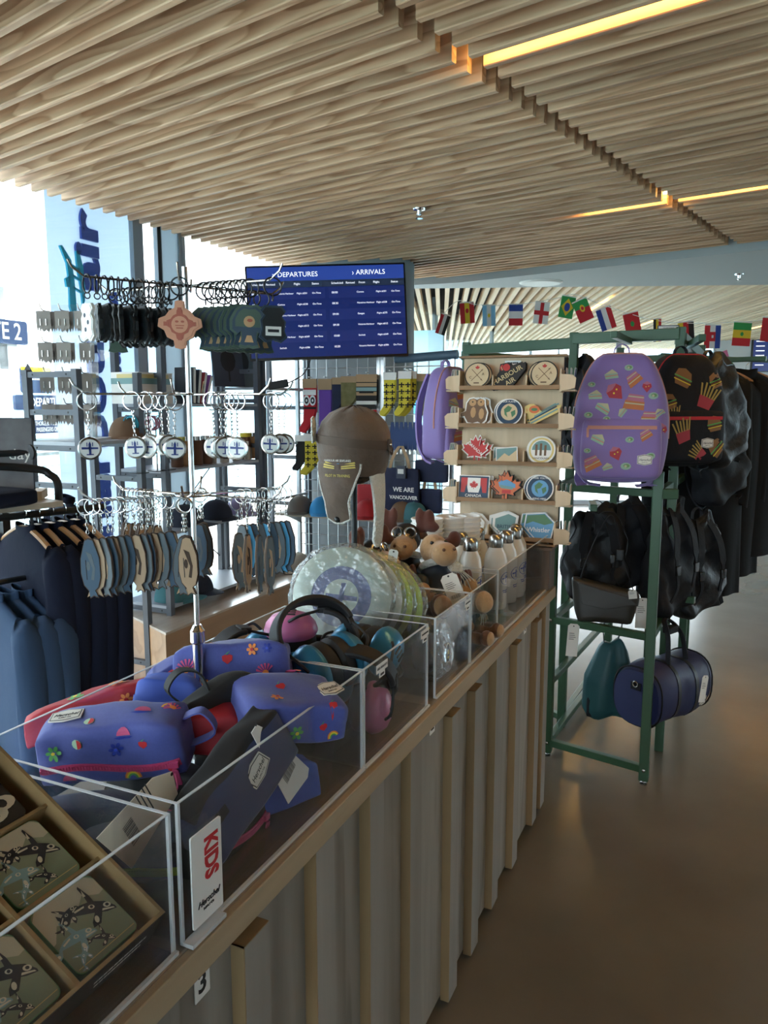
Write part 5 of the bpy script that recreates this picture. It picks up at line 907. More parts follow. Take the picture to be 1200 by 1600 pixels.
# ---------------------------------------------------------------- backpacks
mat('packpurple', (.235, .16, .42), .6, sheen=.3, bump=.08, scale=60); mat('packpurpledark', (.16, .10, .28), .6); mat('packblack', (.009, .010, .014), .7, bump=.3, scale=25, spec=.3); mat('packgloss', (.011, .012, .015), .5, bump=.8, scale=18, spec=.35); mat('packteal', (.012, .075, .085), .5, bump=.3, scale=12); mat('packnavy', (.016, .022, .085), .55, bump=.25, scale=12); mat('packolive', (.030, .026, .022), .38, bump=.3, scale=10); mat('peach', (.55, .24, .18), .5); mat('cream', (.50, .48, .30), .6); mat('cakeor', (.52, .17, .06), .6); mat('cakemint', (.30, .46, .34), .6); mat('cakered', (.42, .04, .06), .6); mat('cakeleaf', (.16, .30, .12), .6); mat('fry', (.42, .29, .07), .6); mat('bun', (.26, .12, .04), .6); mat('pinkpale', (.46, .16, .24), .6)
def cake(): return [([(-.5, -.4), (.5, -.3), (.45, .1), (-.45, .05)], 'cakeor'), ([(-.44, -.15), (.47, -.06), (.46, .0), (-.45, -.08)], 'cream'), ([(-.42, .02), (.42, .08), (.36, .4), (-.34, .36)], 'pinkpale'), ([(-.36, .2), (.38, .26), (.37, .32), (-.36, .26)], 'cream')]
def slice_(): return [([(-.5, -.1), (.4, -.35), (.45, .0), (-.45, .25)], 'cakemint'), ([(-.45, .25), (.45, .0), (.2, .4)], 'cream'), ([(-.46, .05), (.42, -.18), (.43, -.1), (-.46, .12)], 'peach')]
def straw(): return [([(0, -.55), (.45, .0), (.35, .35), (-.35, .35), (-.45, .0)], 'cakered'), ([(-.4, .3), (0, .55), (.4, .3), (0, .2)], 'pinkpale'), (circ(-.1, 0, .06, 5), 'yellow'), (circ(.15, .05, .06, 5), 'yellow')]
def swirl(): return [(circ(0, 0, .42, 10, ry=.3), 'cakemint'), (circ(.05, .04, .25, 8, ry=.16), 'cakeleaf'), (circ(-.02, 0, .12, 6), 'cream')]
def fries(): return [([(-.35, -.55), (.3, -.5), (.42, .05), (-.4, .0)], 'cakered')]+[([(x, 0), (x+.09, 0), (x+.12+d, .55+h), (x+.03+d, .55+h)], 'fry') for x, d, h in ((-.38, -.15, 0), (-.24, -.06, .1), (-.1, 0, .02), (.04, .05, .12), (.18, .1, 0), (.29, .18, .06))]
def burger(): return [([(-.5, .05), (-.4, .4), (0, .55), (.4, .4), (.5, .05)], 'bun'), (rect(-.52, -.02, .52, .06), 'leaf'), (rect(-.48, -.16, .48, -.02), 'brown'), (rect(-.5, -.2, .5, -.14), 'yellow'), ([(-.45, -.2), (.45, -.2), (.38, -.42), (-.38, -.42)], 'bun')]
SHP.update({'c': cake, 'l': slice_, 'w': straw, 'o': swirl, 'F': fries, 'B': burger})
def backpack(label, M, d, m, zipm, items=(), pitems=(), prints_on=True, patchpos=None, pocket=True, group=None, straps=True, handle=True, tagat=None, limp=0):
    t = thing('backpack', label, 'backpack', M, group); W, D, H_ = d
    def shape(x, y, z):
        q = z/H_+.5; k_ = .95+.05*math.sin(q*PI*1.4) if q < .45 else math.sqrt(max(.04, 1-((q-.45)/.60)**2))*.78+.22; return (x*k_*(1+.03*math.sin(q*5)), y*(1-.3*max(0, q-.55)/.45)-.012*math.sin(q*PI)+limp*(.016*math.sin(x*38+z*21)+.012*math.sin(z*47-x*19)), z-.006*math.cos(x*9)+limp*.02*math.sin(x*23)) if not limp else (x*(.62+.45*math.sin(min(1, (1-q)*1.25+.05)*PI/2))+limp*.015*math.sin(z*31+y*20), y*(.35+.75*(1-q))+limp*(.014*math.sin(x*38+z*21)+.012*math.sin(z*47-x*19)), z+limp*.025*math.sin(x*23+y*9))
    b = MB(); b.soft(d, .5, .07, 14, fn=shape); b.build('body', m, t, smooth=70); bv = b.bvh()
    # main zip arching over the top and down the sides
    arch = []
    for i in range(29):
        a = -R(20)+R(220)*i/28; x, z = .9*W/2*math.cos(a), -.02*H_+.50*H_*math.sin(a) if math.sin(a) > 0 else -.02*H_+.35*H_*math.sin(a)
        h = bv.ray_cast(Vector((x*1.0, -D*.18, z))*1.0+Vector((math.cos(a)*.3, 0, math.sin(a)*.3)), Vector((-math.cos(a), 0, -math.sin(a))))
        if h[0] is not None: arch.append(h[0]+h[1]*.001)
    if len(arch) > 5: MB().tube(arch, .0038, 6).build('main_zip', zipm, t)
    if prints_on and items: prints(b, t, fr((0, -D, 0), (1, 0, 0), (0, 0, 1)), items)
    if pocket:
        PH = H_*.46; p = MB(); p.soft((W*.86, D*.42, PH), .5, .1, 10, Matrix.Translation((0, -D*.46, -H_*.5+PH*.56))); po = p.build('front_pocket', m, t, smooth=70); pv = p.bvh(); zz = []
        for i in range(17):
            x = -W*.38+W*.76*i/16; h = pv.ray_cast(Vector((x, -1, -H_*.5+PH*.92)), Vector((0, 1, 0)))
            if h[0] is not None: zz.append(h[0]+h[1]*.001)
        if len(zz) > 3: MB().band(zz, (0, 0, 1), .014, .004).build('pocket_zip', zipm, po); MB().prism(xf(rrect(.009, .04, .004), 0, -.02), .003, fr(zz[0]+Vector((0, -.004, 0)), (1, 0, 0), (0, 0, 1))).build('zip_pull', zipm, po)
        if pitems: prints(p, po, fr((0, -D, -H_*.5+PH*.56), (1, 0, 0), (0, 0, 1)), pitems)
        if patchpos: patch(p, t, fr((patchpos[0], -1, patchpos[1]), (1, 0, 0), (0, 0, 1)), .056, .044)
    if handle: MB().band(catmull([(-.03, D*.15, H_*.47), (-.026, D*.14, H_*.55), (0, D*.13, H_*.585), (.026, D*.14, H_*.55), (.03, D*.15, H_*.47)]), (0, 1, 0), .018, .004).build('top_handle', m, t)
    if straps:
        for sg in (-1, 1): MB().band(catmull([(sg*W*.2, D*.5, H_*.42), (sg*W*.32, D*.72, H_*.1), (sg*W*.36, D*.66, -H_*.3), (sg*W*.42, D*.3, -H_*.5), (sg*W*.40, D*.05, -H_*.555)]), (1, 0, .0), .045, .010).build('shoulder_strap', m, t)
        for sg in (-1, 1): MB().band(catmull([(sg*W*.40, D*.05, -H_*.5), (sg*W*.34, -D*.2, -H_*.535), (sg*W*.2, -D*.3, -H_*.55)]), (0, 1, .3), .022, .004).build('strap_end', m, t)
    return t
q = [('l', -.045, .165, .04, .4), ('c', .04, .15, .045, .6), ('w', -.03, .10, .052, .8), ('c', .045, .06, .06, -.2), ('l', -.105, .085, .04, .3), ('o', .115, .085, .034, 0), ('l', -.075, .035, .045, -.3), ('o', -.13, .01, .03, 0), ('c', .1, .0, .046, -.1), ('o', .02, .195, .03, 0), ('l', .14, .015, .036, .9), ('w', .15, -.05, .04, 0), ('o', -.12, .13, .026, 0), ('l', .0, .02, .03, 1.2), ('w', .09, .12, .03, 0), ('o', -.06, -.005, .026, 0)]
qp = [('l', -.09, .035, .042, -.2), ('w', -.02, -.02, .04, .4), ('o', .03, .035, .03, 0), ('c', -.11, -.06, .05, .4), ('o', .11, -.03, .036, .3), ('c', .09, .055, .036, .5), ('o', .02, -.07, .036, 0), ('l', -.05, -.075, .03, .6), ('o', -.13, -.01, .024, 0)]
P = pt(967, 652, y=3.24); backpack('purple backpack printed with cakes and strawberries, peach zip', T(P+Vector((0, .02, 0)), R(14)), (.345, .15, .50), 'packpurple', 'peach', q, qp, patchpos=(.09, -.165))
P = pt(1062, 640, y=3.52); backpack('black backpack printed with fries and burgers beside the purple one', T(P+Vector((.0, .06, .0)), R(38)), (.34, .16, .46), 'packblack', 'red', [('B', -.05, .13, .06, -.4), ('F', .06, .05, .068, -.4), ('B', -.12, .03, .05, .3), ('B', .11, .12, .05, .3), ('F', -.1, -.03, .05, .2)], [('F', -.06, .02, .062, .3), ('B', .09, .05, .05, .2), ('B', .11, -.05, .055, .8), ('F', .02, -.07, .05, 1)], patchpos=(.06, -.14))
P = pt(693, 645, y=3.55); backpack('purple cake-print backpack seen sideways behind the sticker rack', T(P+Vector((-.01, .1, 0)), R(75)), (.30, .15, .44), 'packpurple', 'peach', [('c', .0, .1, .07, 0), ('w', .08, .0, .07, 0), ('l', -.08, .04, .06, 0), ('l', -.1, .15, .06, 0), ('c', .09, .15, .06, 0)], [('l', .05, .03, .06, 0), ('c', -.06, .0, .06, 0)])
P = pt(1118, 640, y=3.85); backpack('glossy black roll-top rucksack right of the burger backpack', T(P+Vector((0, 0, .0)), R(62), 0, R(-10)), (.30, .2, .46), 'packgloss', 'blackmetal', patchpos=None, limp=.8, pocket=False)
P = pt(1140, 700, y=4.0); backpack('slim black backpack hanging behind the roll-top rucksack', T(P+Vector((-.05, .1, -.03)), R(55), 0, R(-12)), (.30, .14, .44), 'packblack', 'blackmetal', pocket=False, limp=.8)
for i, (px, py, y, rz, d, m) in enumerate([(930, 860, 3.62, 20, (.26, .15, .40), 'packgloss'), (975, 850, 3.72, 35, (.26, .14, .42), 'packblack'), (1045, 870, 3.72, 60, (.26, .15, .50), 'packblack'), (1090, 880, 3.95, 50, (.26, .14, .46), 'packgloss'), (905, 640, 3.85, -60, (.3, .14, .46), 'packblack'), (870, 640, 3.95, -50, (.3, .12, .46), 'packblack')]):
    P = pt(px, py, y=y); lb_ = backpack(['grey-sheen black backpack at the left of the lower rail', 'black backpack with buckled straps in the middle of the lower rail', 'long black backpack right of the front green post, lower rail', 'glossy black backpack at the far right of the lower rail', 'black backpack hanging behind the purple one on its left', 'black bag partly hidden between sticker rack and purple backpack'][i], T(P, R(rz)), d, m, 'blackmetal', group='black bags on the green racks', limp=1.0, pocket=False, straps=False)
    for sg in (-1, 1):
        MB().band(catmull([(sg*.03, -.02, d[2]*.46), (sg*.06, -d[1]*.5, d[2]*.25), (sg*.075, -d[1]*.62, -.02), (sg*.06, -d[1]*.62, -d[2]*.25), (sg*.10, -d[1]*.5, -d[2]*.42)]), (1, 0, 0), lambda q: .04 if q < .45 else .018, .006).build('shoulder_strap', 'packblack', lb_); MB().box((sg*.07, -d[1]*.62-.006, -.04), (.03, .012, .045)).build('buckle', 'blackgloss', lb_, bevel=.003)
# black sling bag with folded flap, duffel, drawstring bag
P = pt(945, 942, y=3.44); sb = thing('sling_bag', 'dark brown glossy folded sling bag hanging in front of the lower rail', 'bag', T(P, R(12)))
b = MB(); b.soft((.26, .07, .16), .4, .1, 10, fn=lambda x, y, z: (x*(1.0+.25*z/.16), y, z-.10*max(0, (abs(x)-.05))*(1 if z < 0 else -.6)-.03*(x/.13)*(z > 0))); b.build('body', 'packolive', sb, smooth=60)
MB().prism([(-.12, .085), (.10, .03), (.13, -.0), (.0, -.03), (-.10, -.01)], .006, fr((0, -.036, .01), (1, 0, 0), (0, 0, 1))).build('flap', 'packolive', sb, bevel=.002)
MB().band(catmull([(-.12, 0, .06), (-.08, .02, .2), (-.01, .05, .36), (.03, .06, .37), (.07, .03, .2), (.12, 0, .06)]), (0, 1, 0), .028, .004).build('strap', 'packblack', sb); MB().box((.055, -.0, .22), (.03, .014, .05)).box((.025, .0, .2), (.02, .014, .04)).build('buckle', 'blackgloss', sb, bevel=.003)
hangtag(sb, fr((.11, -.06, .06), (1, 0, .15), (-.1, 0, 1)), .035, .04, 'paper', code=False)
hangtag(sb, fr((-.135, -.05, -.165), (1, .1, -.05), (.1, 0, 1)), .05, .15, 'white', code=False)
P = pt(952, 1060, y=3.62); db = thing('drawstring_bag', 'teal green roll-top bag hanging under the sling bag', 'bag', T(P, R(15))); b = MB(); b.soft((.19, .12, .36), .6, .08, 10, fn=lambda x, y, z: (x*(1.12-1.1*max(0, z/.36))+.08*z, y*(1-.9*max(0, z/.36))+.008*math.sin(x*60), z+.01*math.sin(x*40))); b.build('body', 'packteal', db, smooth=60)
MB().band(catmull([(.02, 0, .16), (.05, .02, .26), (.02, .05, .32), (-.03, .03, .26), (-.03, 0, .16)]), (0, 1, 0), .02, .003).build('strap', 'packblack', db); MB().soft((.04, .04, .10), .6, 0, 5, Matrix.Translation((-.085, -.03, -.13))).build('black_pouch_end', 'packblack', db, smooth=60)
P = pt(1035, 1078, y=3.5); du = thing('duffel_bag', 'navy duffel bag with round ends hanging low on the right of the rack', 'bag', T(P+Vector((0, .05, 0)), R(62))); L, Rr = .42, .135
b = MB(); rings = []
for i in range(15): x = -L/2+L*i/14; k_ = 1-.10*abs(2*i/14-1)**4; rings.append([(x, Rr*k_*math.copysign(abs(math.cos(a))**.75, math.cos(a))*.92, Rr*k_*math.copysign(abs(math.sin(a))**.8, math.sin(a))-.008*math.sin(x*18)) for a in [2*PI*j/32 for j in range(32)]])
b.loft(rings); b.build('body', 'packnavy', du, smooth=50); 
for sx in (-1, 1): MB().tube([(sx*L*.47, y*1.03, z*1.03) for x, y, z in rings[1 if sx < 0 else 13]], .004, 6, closed=True).build('piping', 'packblack', du)
bv = b.bvh()
for x in (-.07, .07):
    ps_ = []
    for j in range(17):
        a = R(-95)+R(190)*j/16; h = bv.ray_cast(Vector((x, -.4*math.cos(a), .4*math.sin(a))), Vector((0, math.cos(a), -math.sin(a)))); ps_.append(h[0]+h[1]*.0015)
    MB().band(ps_, (1, 0, 0), .022, .003).build('webbing', 'blackmetal', du)
MB().band(catmull([(-.07, -.06, .13), (-.05, -.04, .25), (-.02, .0, .31), (.03, .0, .30), (.06, -.04, .24), (.07, -.06, .13)]), (0, 1, 0), .022, .005).build('handle', 'packblack', du); MB().box((.0, -.02, .27), (.07, .04, .03)).build('handle_wrap', 'packblack', du, bevel=.006)
MB().box((-L/2-.004, .0, .05), (.006, .05, .035)).build('end_tab', 'packblack', du, bevel=.002); MB().ring((-L/2-.009, 0, .06), .012, .003, (1, 0, 0), 14).build('d_ring', 'steel', du); patch(b, du, fr((.13, -1, -.06), (1, 0, 0), (0, 0, 1)), .045, .05); hangtag(du, fr((.065, -.155, .02), (1, 0, -.2), (.15, 0, 1)), .05, .12, 'white', code=False)
tg = thing('swing_tag', 'white swing tag hanging behind the front green post', 'tag', pt(1003, 958, y=3.55)); hangtag(tg, fr((0, 0, 0), (1, .2, 0), (0, 0, 1)), .055, .14, 'white', code=False)
# ---------------------------------------------------------------- garments
mat('rainblack', (.009, .010, .012), .85, bump=.5, scale=7, spec=.2); mat('jacketnavy', (.008, .011, .026), .9, bump=.25, scale=20, spec=.2); mat('jacketblue', (.03, .06, .12), .8, bump=.3, scale=15, spec=.25); wood('hangerwood', (.42, .23, .10), (.36, .18, .07), 1.5, .4, axis=0, rings=3)
def garment(label, M, w_, ln, th, m, cat='jacket', name='jacket', sleeve=.62, hanger=True, collar=True, group=None, badge=False, flare=.0, hood=False, seed=0):
    """open-hem garment on a hanger; origin at the hanger hook, x across the shoulders"""
    t = thing(name, label, cat, M, group); r = random.Random(seed); n = 40; rings = []; ph = r.uniform(0, 6)
    for q in (0, .02, .05, .10, .18, .30, .45, .6, .75, .88, 1.0):
        z = -.062-q*ln; hw = w_/2*(.22+.78*min(1, (q/.10)**.7) if q < .10 else 1+flare*(q-.1)); tt = th/2*(.5+.5*min(1, q/.12))*(1+.15*q)
        rings.append([(hw*math.copysign(abs(math.cos(a))**.8, math.cos(a)), tt*math.sin(a)*(1+.35*q*math.sin(a*5+ph+q*2))+.012*q*math.sin(a*3+ph), z-(.0 if q > .12 else .0)) for a in [2*PI*j/n for j in range(n)]])
    rings[0] = [(x*1, y, -.056) for x, y, z in rings[0]]; b = MB(); b.loft(rings); b.build('body', m, t, smooth=60)
    for sg in (-1, 1):
        c0 = Vector((sg*w_*.46, 0, -.13)); c1 = Vector((sg*(w_*.52), -.01, -.13-sleeve*.5)); c2 = Vector((sg*(w_*.5), -.03, -.13-sleeve)); rs = []; ctr = catmull([c0, c1, c2], 5)
        ctr = [Vector((sg*w_*.36, 0, -.098)), Vector((sg*w_*.40, 0, -.10)), Vector((sg*w_*.44, 0, -.112))]+ctr
        for i, c_ in enumerate(ctr): rr_ = [.006, .022, .040, .050, .054][i] if i < 5 else .056-.018*i/len(ctr); rs.append([(c_.x+rr_*math.cos(a)*.8, c_.y+rr_*math.sin(a)*(1+.1*math.sin(3*a+i)), c_.z+.012*math.sin(a*2+i)*(i > 0)) for a in [2*PI*j/16 for j in range(16)]])
        MB().loft(rs).build('sleeve', m, t, smooth=60)
    if collar: MB().loft([[(.062*math.cos(a), th*.32*math.sin(a), z+.01*math.cos(a)**2) for a in [2*PI*j/20 for j in range(20)]] for z in (-.088, -.07, -.045)], caps=False).build('collar', m, t, smooth=60)
    if hood: MB().ell((0, .04, -.10), (.11, .06, .09), n=16, k=10).build('hood', m, t, smooth=60)
    if hanger:
        MB().tube(catmull([(-w_*.40, 0, -.115), (-w_*.2, 0, -.072), (0, 0, -.052), (w_*.2, 0, -.072), (w_*.40, 0, -.115)]), [.010]*24+[.010], 8).build('hanger', 'hangerwood', t); MB().tube(catmull([(0, 0, -.05), (0, 0, -.02), (.014, 0, -.006), (.012, 0, .012), (-.004, 0, .014), (-.01, 0, .006)]), .0018, 6).build('hanger_hook', 'chrome', t)
    if badge:
        F = fr((w_*.16, -th*.5-.012, -.33), (1, 0, 0), (0, 0, 1)); k = MB(); k.use('paper').ring((0, 0, 0), .028, .0016, (0, 0, 1), 24, 5, F).prism(rect(-.02, -.003, .02, .003), .001, F).prism(rect(-.003, -.016, .003, .018), .001, F); k.build('embroidered_badge', None, t)
    return t
for i, (px, py, y, rz, w_, ln, lb) in enumerate([(1090, 640, 4.30, 30, .50, 1.16, 'long black raincoat hanging nearest the duffel bag'), (1165, 590, 4.7, 35, .52, 1.0, 'black raincoat on a wooden hanger at the right frame edge'), (1130, 600, 4.55, 40, .5, 1.1, 'black raincoat between the other two coats')]):
    P = pt(px, py, y=y); garment(lb, T((P.x, P.y, 1.86), R(rz)), w_, ln, .16, 'rainblack', 'raincoat', 'raincoat', hood=False, flare=.12, seed=i)
MB().add([], [])
cr_ = thing('coat_rail', 'green rail carrying the black raincoats', 'rail', (0, 4.5, 0)); MB().tube([(-.35, 4.1-4.5, 1.872), (.35, 5.2-4.5, 1.872)], .011, 8).build('rod', 'green', cr_); 
for x, y in ((-.35, -.4), (.35, .7)): MB().bx(x-.015, x+.015, y-.015, y+.015, 0, 1.875).build('post', 'green', cr_, smooth=0)
# ================================================================ SCREEN, GRID WALL
mat('screen', (.010, .025, .15), .25, emit=.10, col2=(.008, .02, .14), scale=2, detail=1); mat('screenhead', (.02, .05, .26), .25, emit=.22); mat('screenrow', (.015, .03, .17), .25, emit=.10); mat('screentext', (.75, .80, .9), .4, emit=.35)
TVP = pt(512, 487, y=4.30); TVM = T(TVP, YAW+R(5)) @ Matrix.Rotation(R(2.2), 4, 'Y').inverted() @ Matrix.Rotation(R(90-4), 4, 'X')    # local x right, y up, z to the viewer
tv = thing('wall_screen', 'flat departures and arrivals screen with blue timetable', 'screen', TVM); TW, TH = .985, .575
MB().prism(rrect(TW, TH, .006), .035, z0=-.035).build('casing', 'blackgloss', tv, smooth=0); sc_ = MB(); sc_.use('screen').flat(rect(-TW/2+.01, -TH/2+.016, TW/2-.01, TH/2-.01), .0006); sc_.use('screenhead').flat(rect(-TW/2+.01, TH/2-.095, TW/2-.01, TH/2-.012), .0009); sc_.use('signblue').flat(rect(-TW/2+.01, TH/2-.135, TW/2-.01, TH/2-.095), .0009)
for i in range(0, 6, 2): sc_.use('screenrow').flat(rect(-TW/2+.012, TH/2-.205-i*.066, -.012, TH/2-.14-i*.066), .0009).flat(rect(.012, TH/2-.205-i*.066, TW/2-.012, TH/2-.14-i*.066), .0009)
dsp = sc_.build('display', None, tv, smooth=0)
def stx(s_, x, y, sz, al='LEFT'): text('lettering', s_, sz, 'screentext', Matrix.Translation((x, y, .0014)), dsp, ext=.0001, align=al)
stx('» DEPARTURES', -.33, TH/2-.058, .042); stx('› ARRIVALS', .16, TH/2-.054, .042)
for x0 in (-.46, .03):
    for s_, dx in (('Scheduled', 0), ('Revised', .09), ('To' if x0 < 0 else 'From', .17), ('Flight', .26), ('Status', .37)): stx(s_, x0+dx, TH/2-.115, .018)
    for i in range(6):
        y = TH/2-.172-i*.066
        for s_, dx in (('%02d:%s' % (8+i//2, '30' if i % 2 else '00'), 0), (['Victoria Harbour', 'Comox', 'Nanaimo Harbour', 'Ganges', 'Victoria Harbour', 'Sechelt'][(i+(x0 > 0)) % 6], .155), ('Flight #%d' % (201+i*37), .275), ('On-Time', .37)): stx(s_, x0+dx, y, .0145 if dx else .017)
MB().bx(-.15, .15, -.15, .15, -.06, -.035).build('wall_bracket', 'blackmetal', tv, smooth=0); MB().tube([(.15, .0, -.05), (.28, .0, -.45)], .025, 8).build('bracket_arm', 'blackmetal', tv)
p0 = pt(492, 560, y=4.35); pa = thing('power_adapter', 'black power adapter dangling on a cable below the screen', 'adapter', pt(435, 601, y=4.2)); MB().box((0, 0, 0), (.125, .035, .05), T((0, 0, 0), CR, 0, R(-10))).build('brick', 'black', pa, bevel=.006); pp = pa.matrix_basis.translation
MB().tube(catmull([Vector((.055, .025, .01)), pt(470, 588, y=4.28)-pp, pt(480, 575, y=4.33)-pp, pt(487, 556, y=4.4)-pp]), .004, 6).build('cable', 'black', pa); MB().tube(catmull([Vector((-.06, -.02, -.01)), Vector((-.085, -.03, -.008))]), .003, 6).build('plug_lead', 'black', pa)
GY = 4.62
def gp(px, py, dy=0): return pt(px, py, y=GY-dy)
def gridpanel(px0, px1, zt, zb, label):
    a, b = gp(px0, 700).x, gp(px1, 700).x; W = b-a; H_ = zt-zb; t = thing('gridwall', label, 'display grid', (a, GY, zb), 'gridwall panels')
    v = MB().cyl((0, 0, 0), (0, 0, H_), .0035, n=6).mesh('wire', 'wire'); h = MB().cyl((0, 0, 0), (W, 0, 0), .0035, n=6).mesh('wire', 'wire'); n = max(2, round(W/.076)); k = round(H_/.076)
    for i in range(n+1): link('wire', v, t, Matrix.Translation((W*i/n, 0, 0)))
    for i in range(k+1): link('wire', h, t, Matrix.Translation((0, .007, H_*i/k)))
    for x in (0, W): MB().bx(x-.012, x+.012, -.01, .015, -zb, H_).build('frame_tube', 'wire', t, smooth=0); MB().bx(x-.015, x+.015, -.2, .2, -zb, -zb+.025).build('foot', 'wire', t, smooth=0)
gridpanel(466, 592, 1.945, .35, 'left grid wall panel holding socks and caps under the screen'); gridpanel(598, 706, 1.945, .35, 'right grid wall panel with yellow socks and bags')
SOCK = [(-.5, 1), (.5, 1), (.5, .2), (.48, -.1), (.3, -.35), (-.1, -.75), (-.5, -1), (-.85, -.98), (-.9, -.8), (-.55, -.5), (-.5, -.1)]
mat('kraftcard', (.42, .28, .16), .8); mat('sockpurple', (.16, .07, .40), .9); mat('sockred', (.52, .02, .03), .9); mat('sockolive', (.14, .13, .05), .9, col2=(.22, .2, .09), scale=25); mat('sockyellow', (.70, .58, .06), .9); mat('sockblack', (.02, .02, .022), .9); mat('lanyard', (.03, .07, .22), .6); mat('clearbag', (.55, .57, .56), .3)
def sock(px, py0, py1, wpx, m, label, deco=None, header=True, off=.05, group='socks on the grid wall', foot=True, rz=0, flip=1):
    p, q = gp(px, py0, off), gp(px, py1, off); H_ = p.z-q.z; W = wpx*.0043*(GY-off)/GY; t = thing('sock_pair', label, 'socks', T((p.x, p.y, p.z), CR*.6+rz), group); hz = H_*.17
    poly = [(flip*x*W*.9 if foot else max(-.5, min(.5, x))*W, -(hz*.6)-(1-y)/2*(H_-hz*.6)) for x, y in SOCK]; poly = poly if flip > 0 else poly[::-1]
    for i, dy in enumerate((0, .014)): MB().prism(poly, .012, Matrix.Translation((.006*i, dy, -.003*i)) @ VF).build('sock', m, t, bevel=.003)
    F = Matrix.Translation((0, -.0135, 0)) @ VF; k = MB()
    if deco == 'plane':
        for r_ in range(4):
            for c_ in range(2): cx, cy = (-.24+.48*c_)*W, -H_*(.30+.15*r_); k.use('sockblack').prism(rect(cx-.018, cy-.004, cx+.018, cy+.004), .0006, F).prism(rect(cx-.004, cy-.016, cx+.004, cy+.014), .0006, F).prism(rect(cx-.009, cy-.016, cx+.009, cy-.012), .0006, F)
    elif deco == 'swirl':
        for c_ in range(2):
            for rr_ in (.022, .014, .006): k.use('white' if rr_ != .014 else 'sockblack').prism(circ((-.22+.45*c_)*W, -H_*.40, rr_, 14, ry=rr_*1.6), .0006, F, z0=.0003*(3-rr_*100)+.0006)
        k.use('sockblack').prism(rect(-.48*W, -H_*.56, .48*W, -H_*.52), .0006, F); k.use('white').prism(rect(-.48*W, -H_*.30, .48*W, -H_*.2), .0006, F)
    elif deco == 'stripe':
        for j, c in enumerate(('kraftcard', 'stk_teal', 'kraftcard', 'sockblack', 'paper', 'sockblack', 'sockred')): k.use(c).prism(rect(-.5*W, -H_*(.27+.10*j), .5*W, -H_*(.19+.10*j)), .0006, F)
        k.use('sockblack').prism(rect(-.35*W, -H_*.42, .35*W, -H_*.38), .0006, F, z0=.0007)
    if k.f: k.build('knit_pattern', None, t, smooth=0)
    if header: MB().bx(-W*.5, W*.5, -.016, .018, -hz, 0).build('header_card', 'kraftcard' if deco != 'plane' else 'white', t, smooth=0)
    MB().tube([(0, -.03, .012), (0, off, .012)], .003, 6).build('hook', 'wire', t); return t
sock(484, 592, 676, 22, 'sockred', 'red sock pair with white and black swirl legs', 'swirl'); sock(508, 592, 692, 22, 'sockpurple', 'purple sock pair with kraft header'); sock(527, 590, 652, 16, 'navy', 'navy sock pair beside the purple ones', foot=False); sock(545, 588, 645, 24, 'sockolive', 'olive camouflage sock pair', foot=False); sock(573, 585, 655, 32, 'sockblack', 'striped black, cream and red sock pair', 'stripe', foot=False)
sock(609, 582, 650, 19, 'sockyellow', 'yellow sock pair with black planes, left of two on the right panel', 'plane', foot=True, off=.06); sock(633, 580, 650, 20, 'sockyellow', 'yellow sock pair with black planes, front of the right-hand row', 'plane', off=.12); sock(641, 580, 650, 20, 'sockyellow', 'yellow sock pair with black planes, second in the right-hand row', 'plane', off=.06); sock(487, 678, 742, 24, 'sockyellow', 'yellow sock pair with black planes hanging low beside the keychains', 'plane', off=.1); sock(470, 680, 735, 18, 'sockblack', 'black and yellow sock pair hanging low on the left panel', 'plane', off=.06)
for i, px in enumerate((656, 664, 672, 680)): sock(px, 584, 652, 9, 'sockolive', 'olive sock pair, %s from the left, right of the yellow socks' % ORDT[i], header=True, foot=False, group='dark olive socks', off=.04+.01*i)
for i, px in enumerate((613, 620, 627, 634, 641, 648)):
    p = gp(px, 662, .06); t = thing('lanyard', 'blue lanyard, %s from the left under the yellow socks' % ORDT[i], 'lanyard', p, 'blue lanyards'); MB().band([(0, 0, .01), (-.006, 0, -.05), (-.004, 0, -.17), (.004, .004, -.17), (.006, .004, -.05), (0, .004, .01)], (1, .3, 0), .018, .002).build('ribbon', 'lanyard', t); MB().box((0, 0, -.18), (.012, .006, .03)).build('clip', 'steel', t)
for i, px in enumerate((658, 667)):
    p = gp(px, 668, .1); t = thing('wrapped_souvenir', ['clear bag with yellow crossed charms, left', 'clear bag with yellow crossed charms, right'][i], 'souvenir', p, 'clear bags on the right panel'); MB().soft((.05, .025, .17), .5, .1, 5, Matrix.Translation((0, 0, -.085))).build('bag', 'clearbag', t, smooth=60); MB().prism(rect(-.008, -.13, .008, -.07), .002, Matrix.Translation((0, -.018, 0)) @ VF).build('charm', 'yellow', t); MB().prism(rect(-.026, -.02, .026, .015), .004, Matrix.Translation((0, -.014, 0)) @ VF).build('header_card', 'white', t)
def tote(px0, px1, py0, py1, m, label, lines, off=.1):
    a, b = gp(px0, py1, off), gp(px1, py0, off); W, H_ = b.x-a.x, b.z-a.z; t = thing('tote_bag', label, 'tote bag', ((a.x+b.x)/2, a.y, b.z), None); MB().soft((W, .04, H_), .4, .05, 8, Matrix.Translation((0, 0, -H_/2))).build('body', m, t, smooth=60)
    for sg in (-1, 1): MB().band(catmull([(sg*W*.28, -.012, -.02), (sg*W*.2, -.01, .06), (sg*W*.06, .0, .13), (0, .02, .14)]), (1, 0, 0), .02, .003).build('handle', 'kraftcard', t)
    for s_, sz, zz in lines: text('lettering', s_, sz, 'white', fr((W*.12, -.0245, -H_*zz), (1, 0, 0), (0, 0, 1)), t, ext=.0006, bold=.001)
    return t
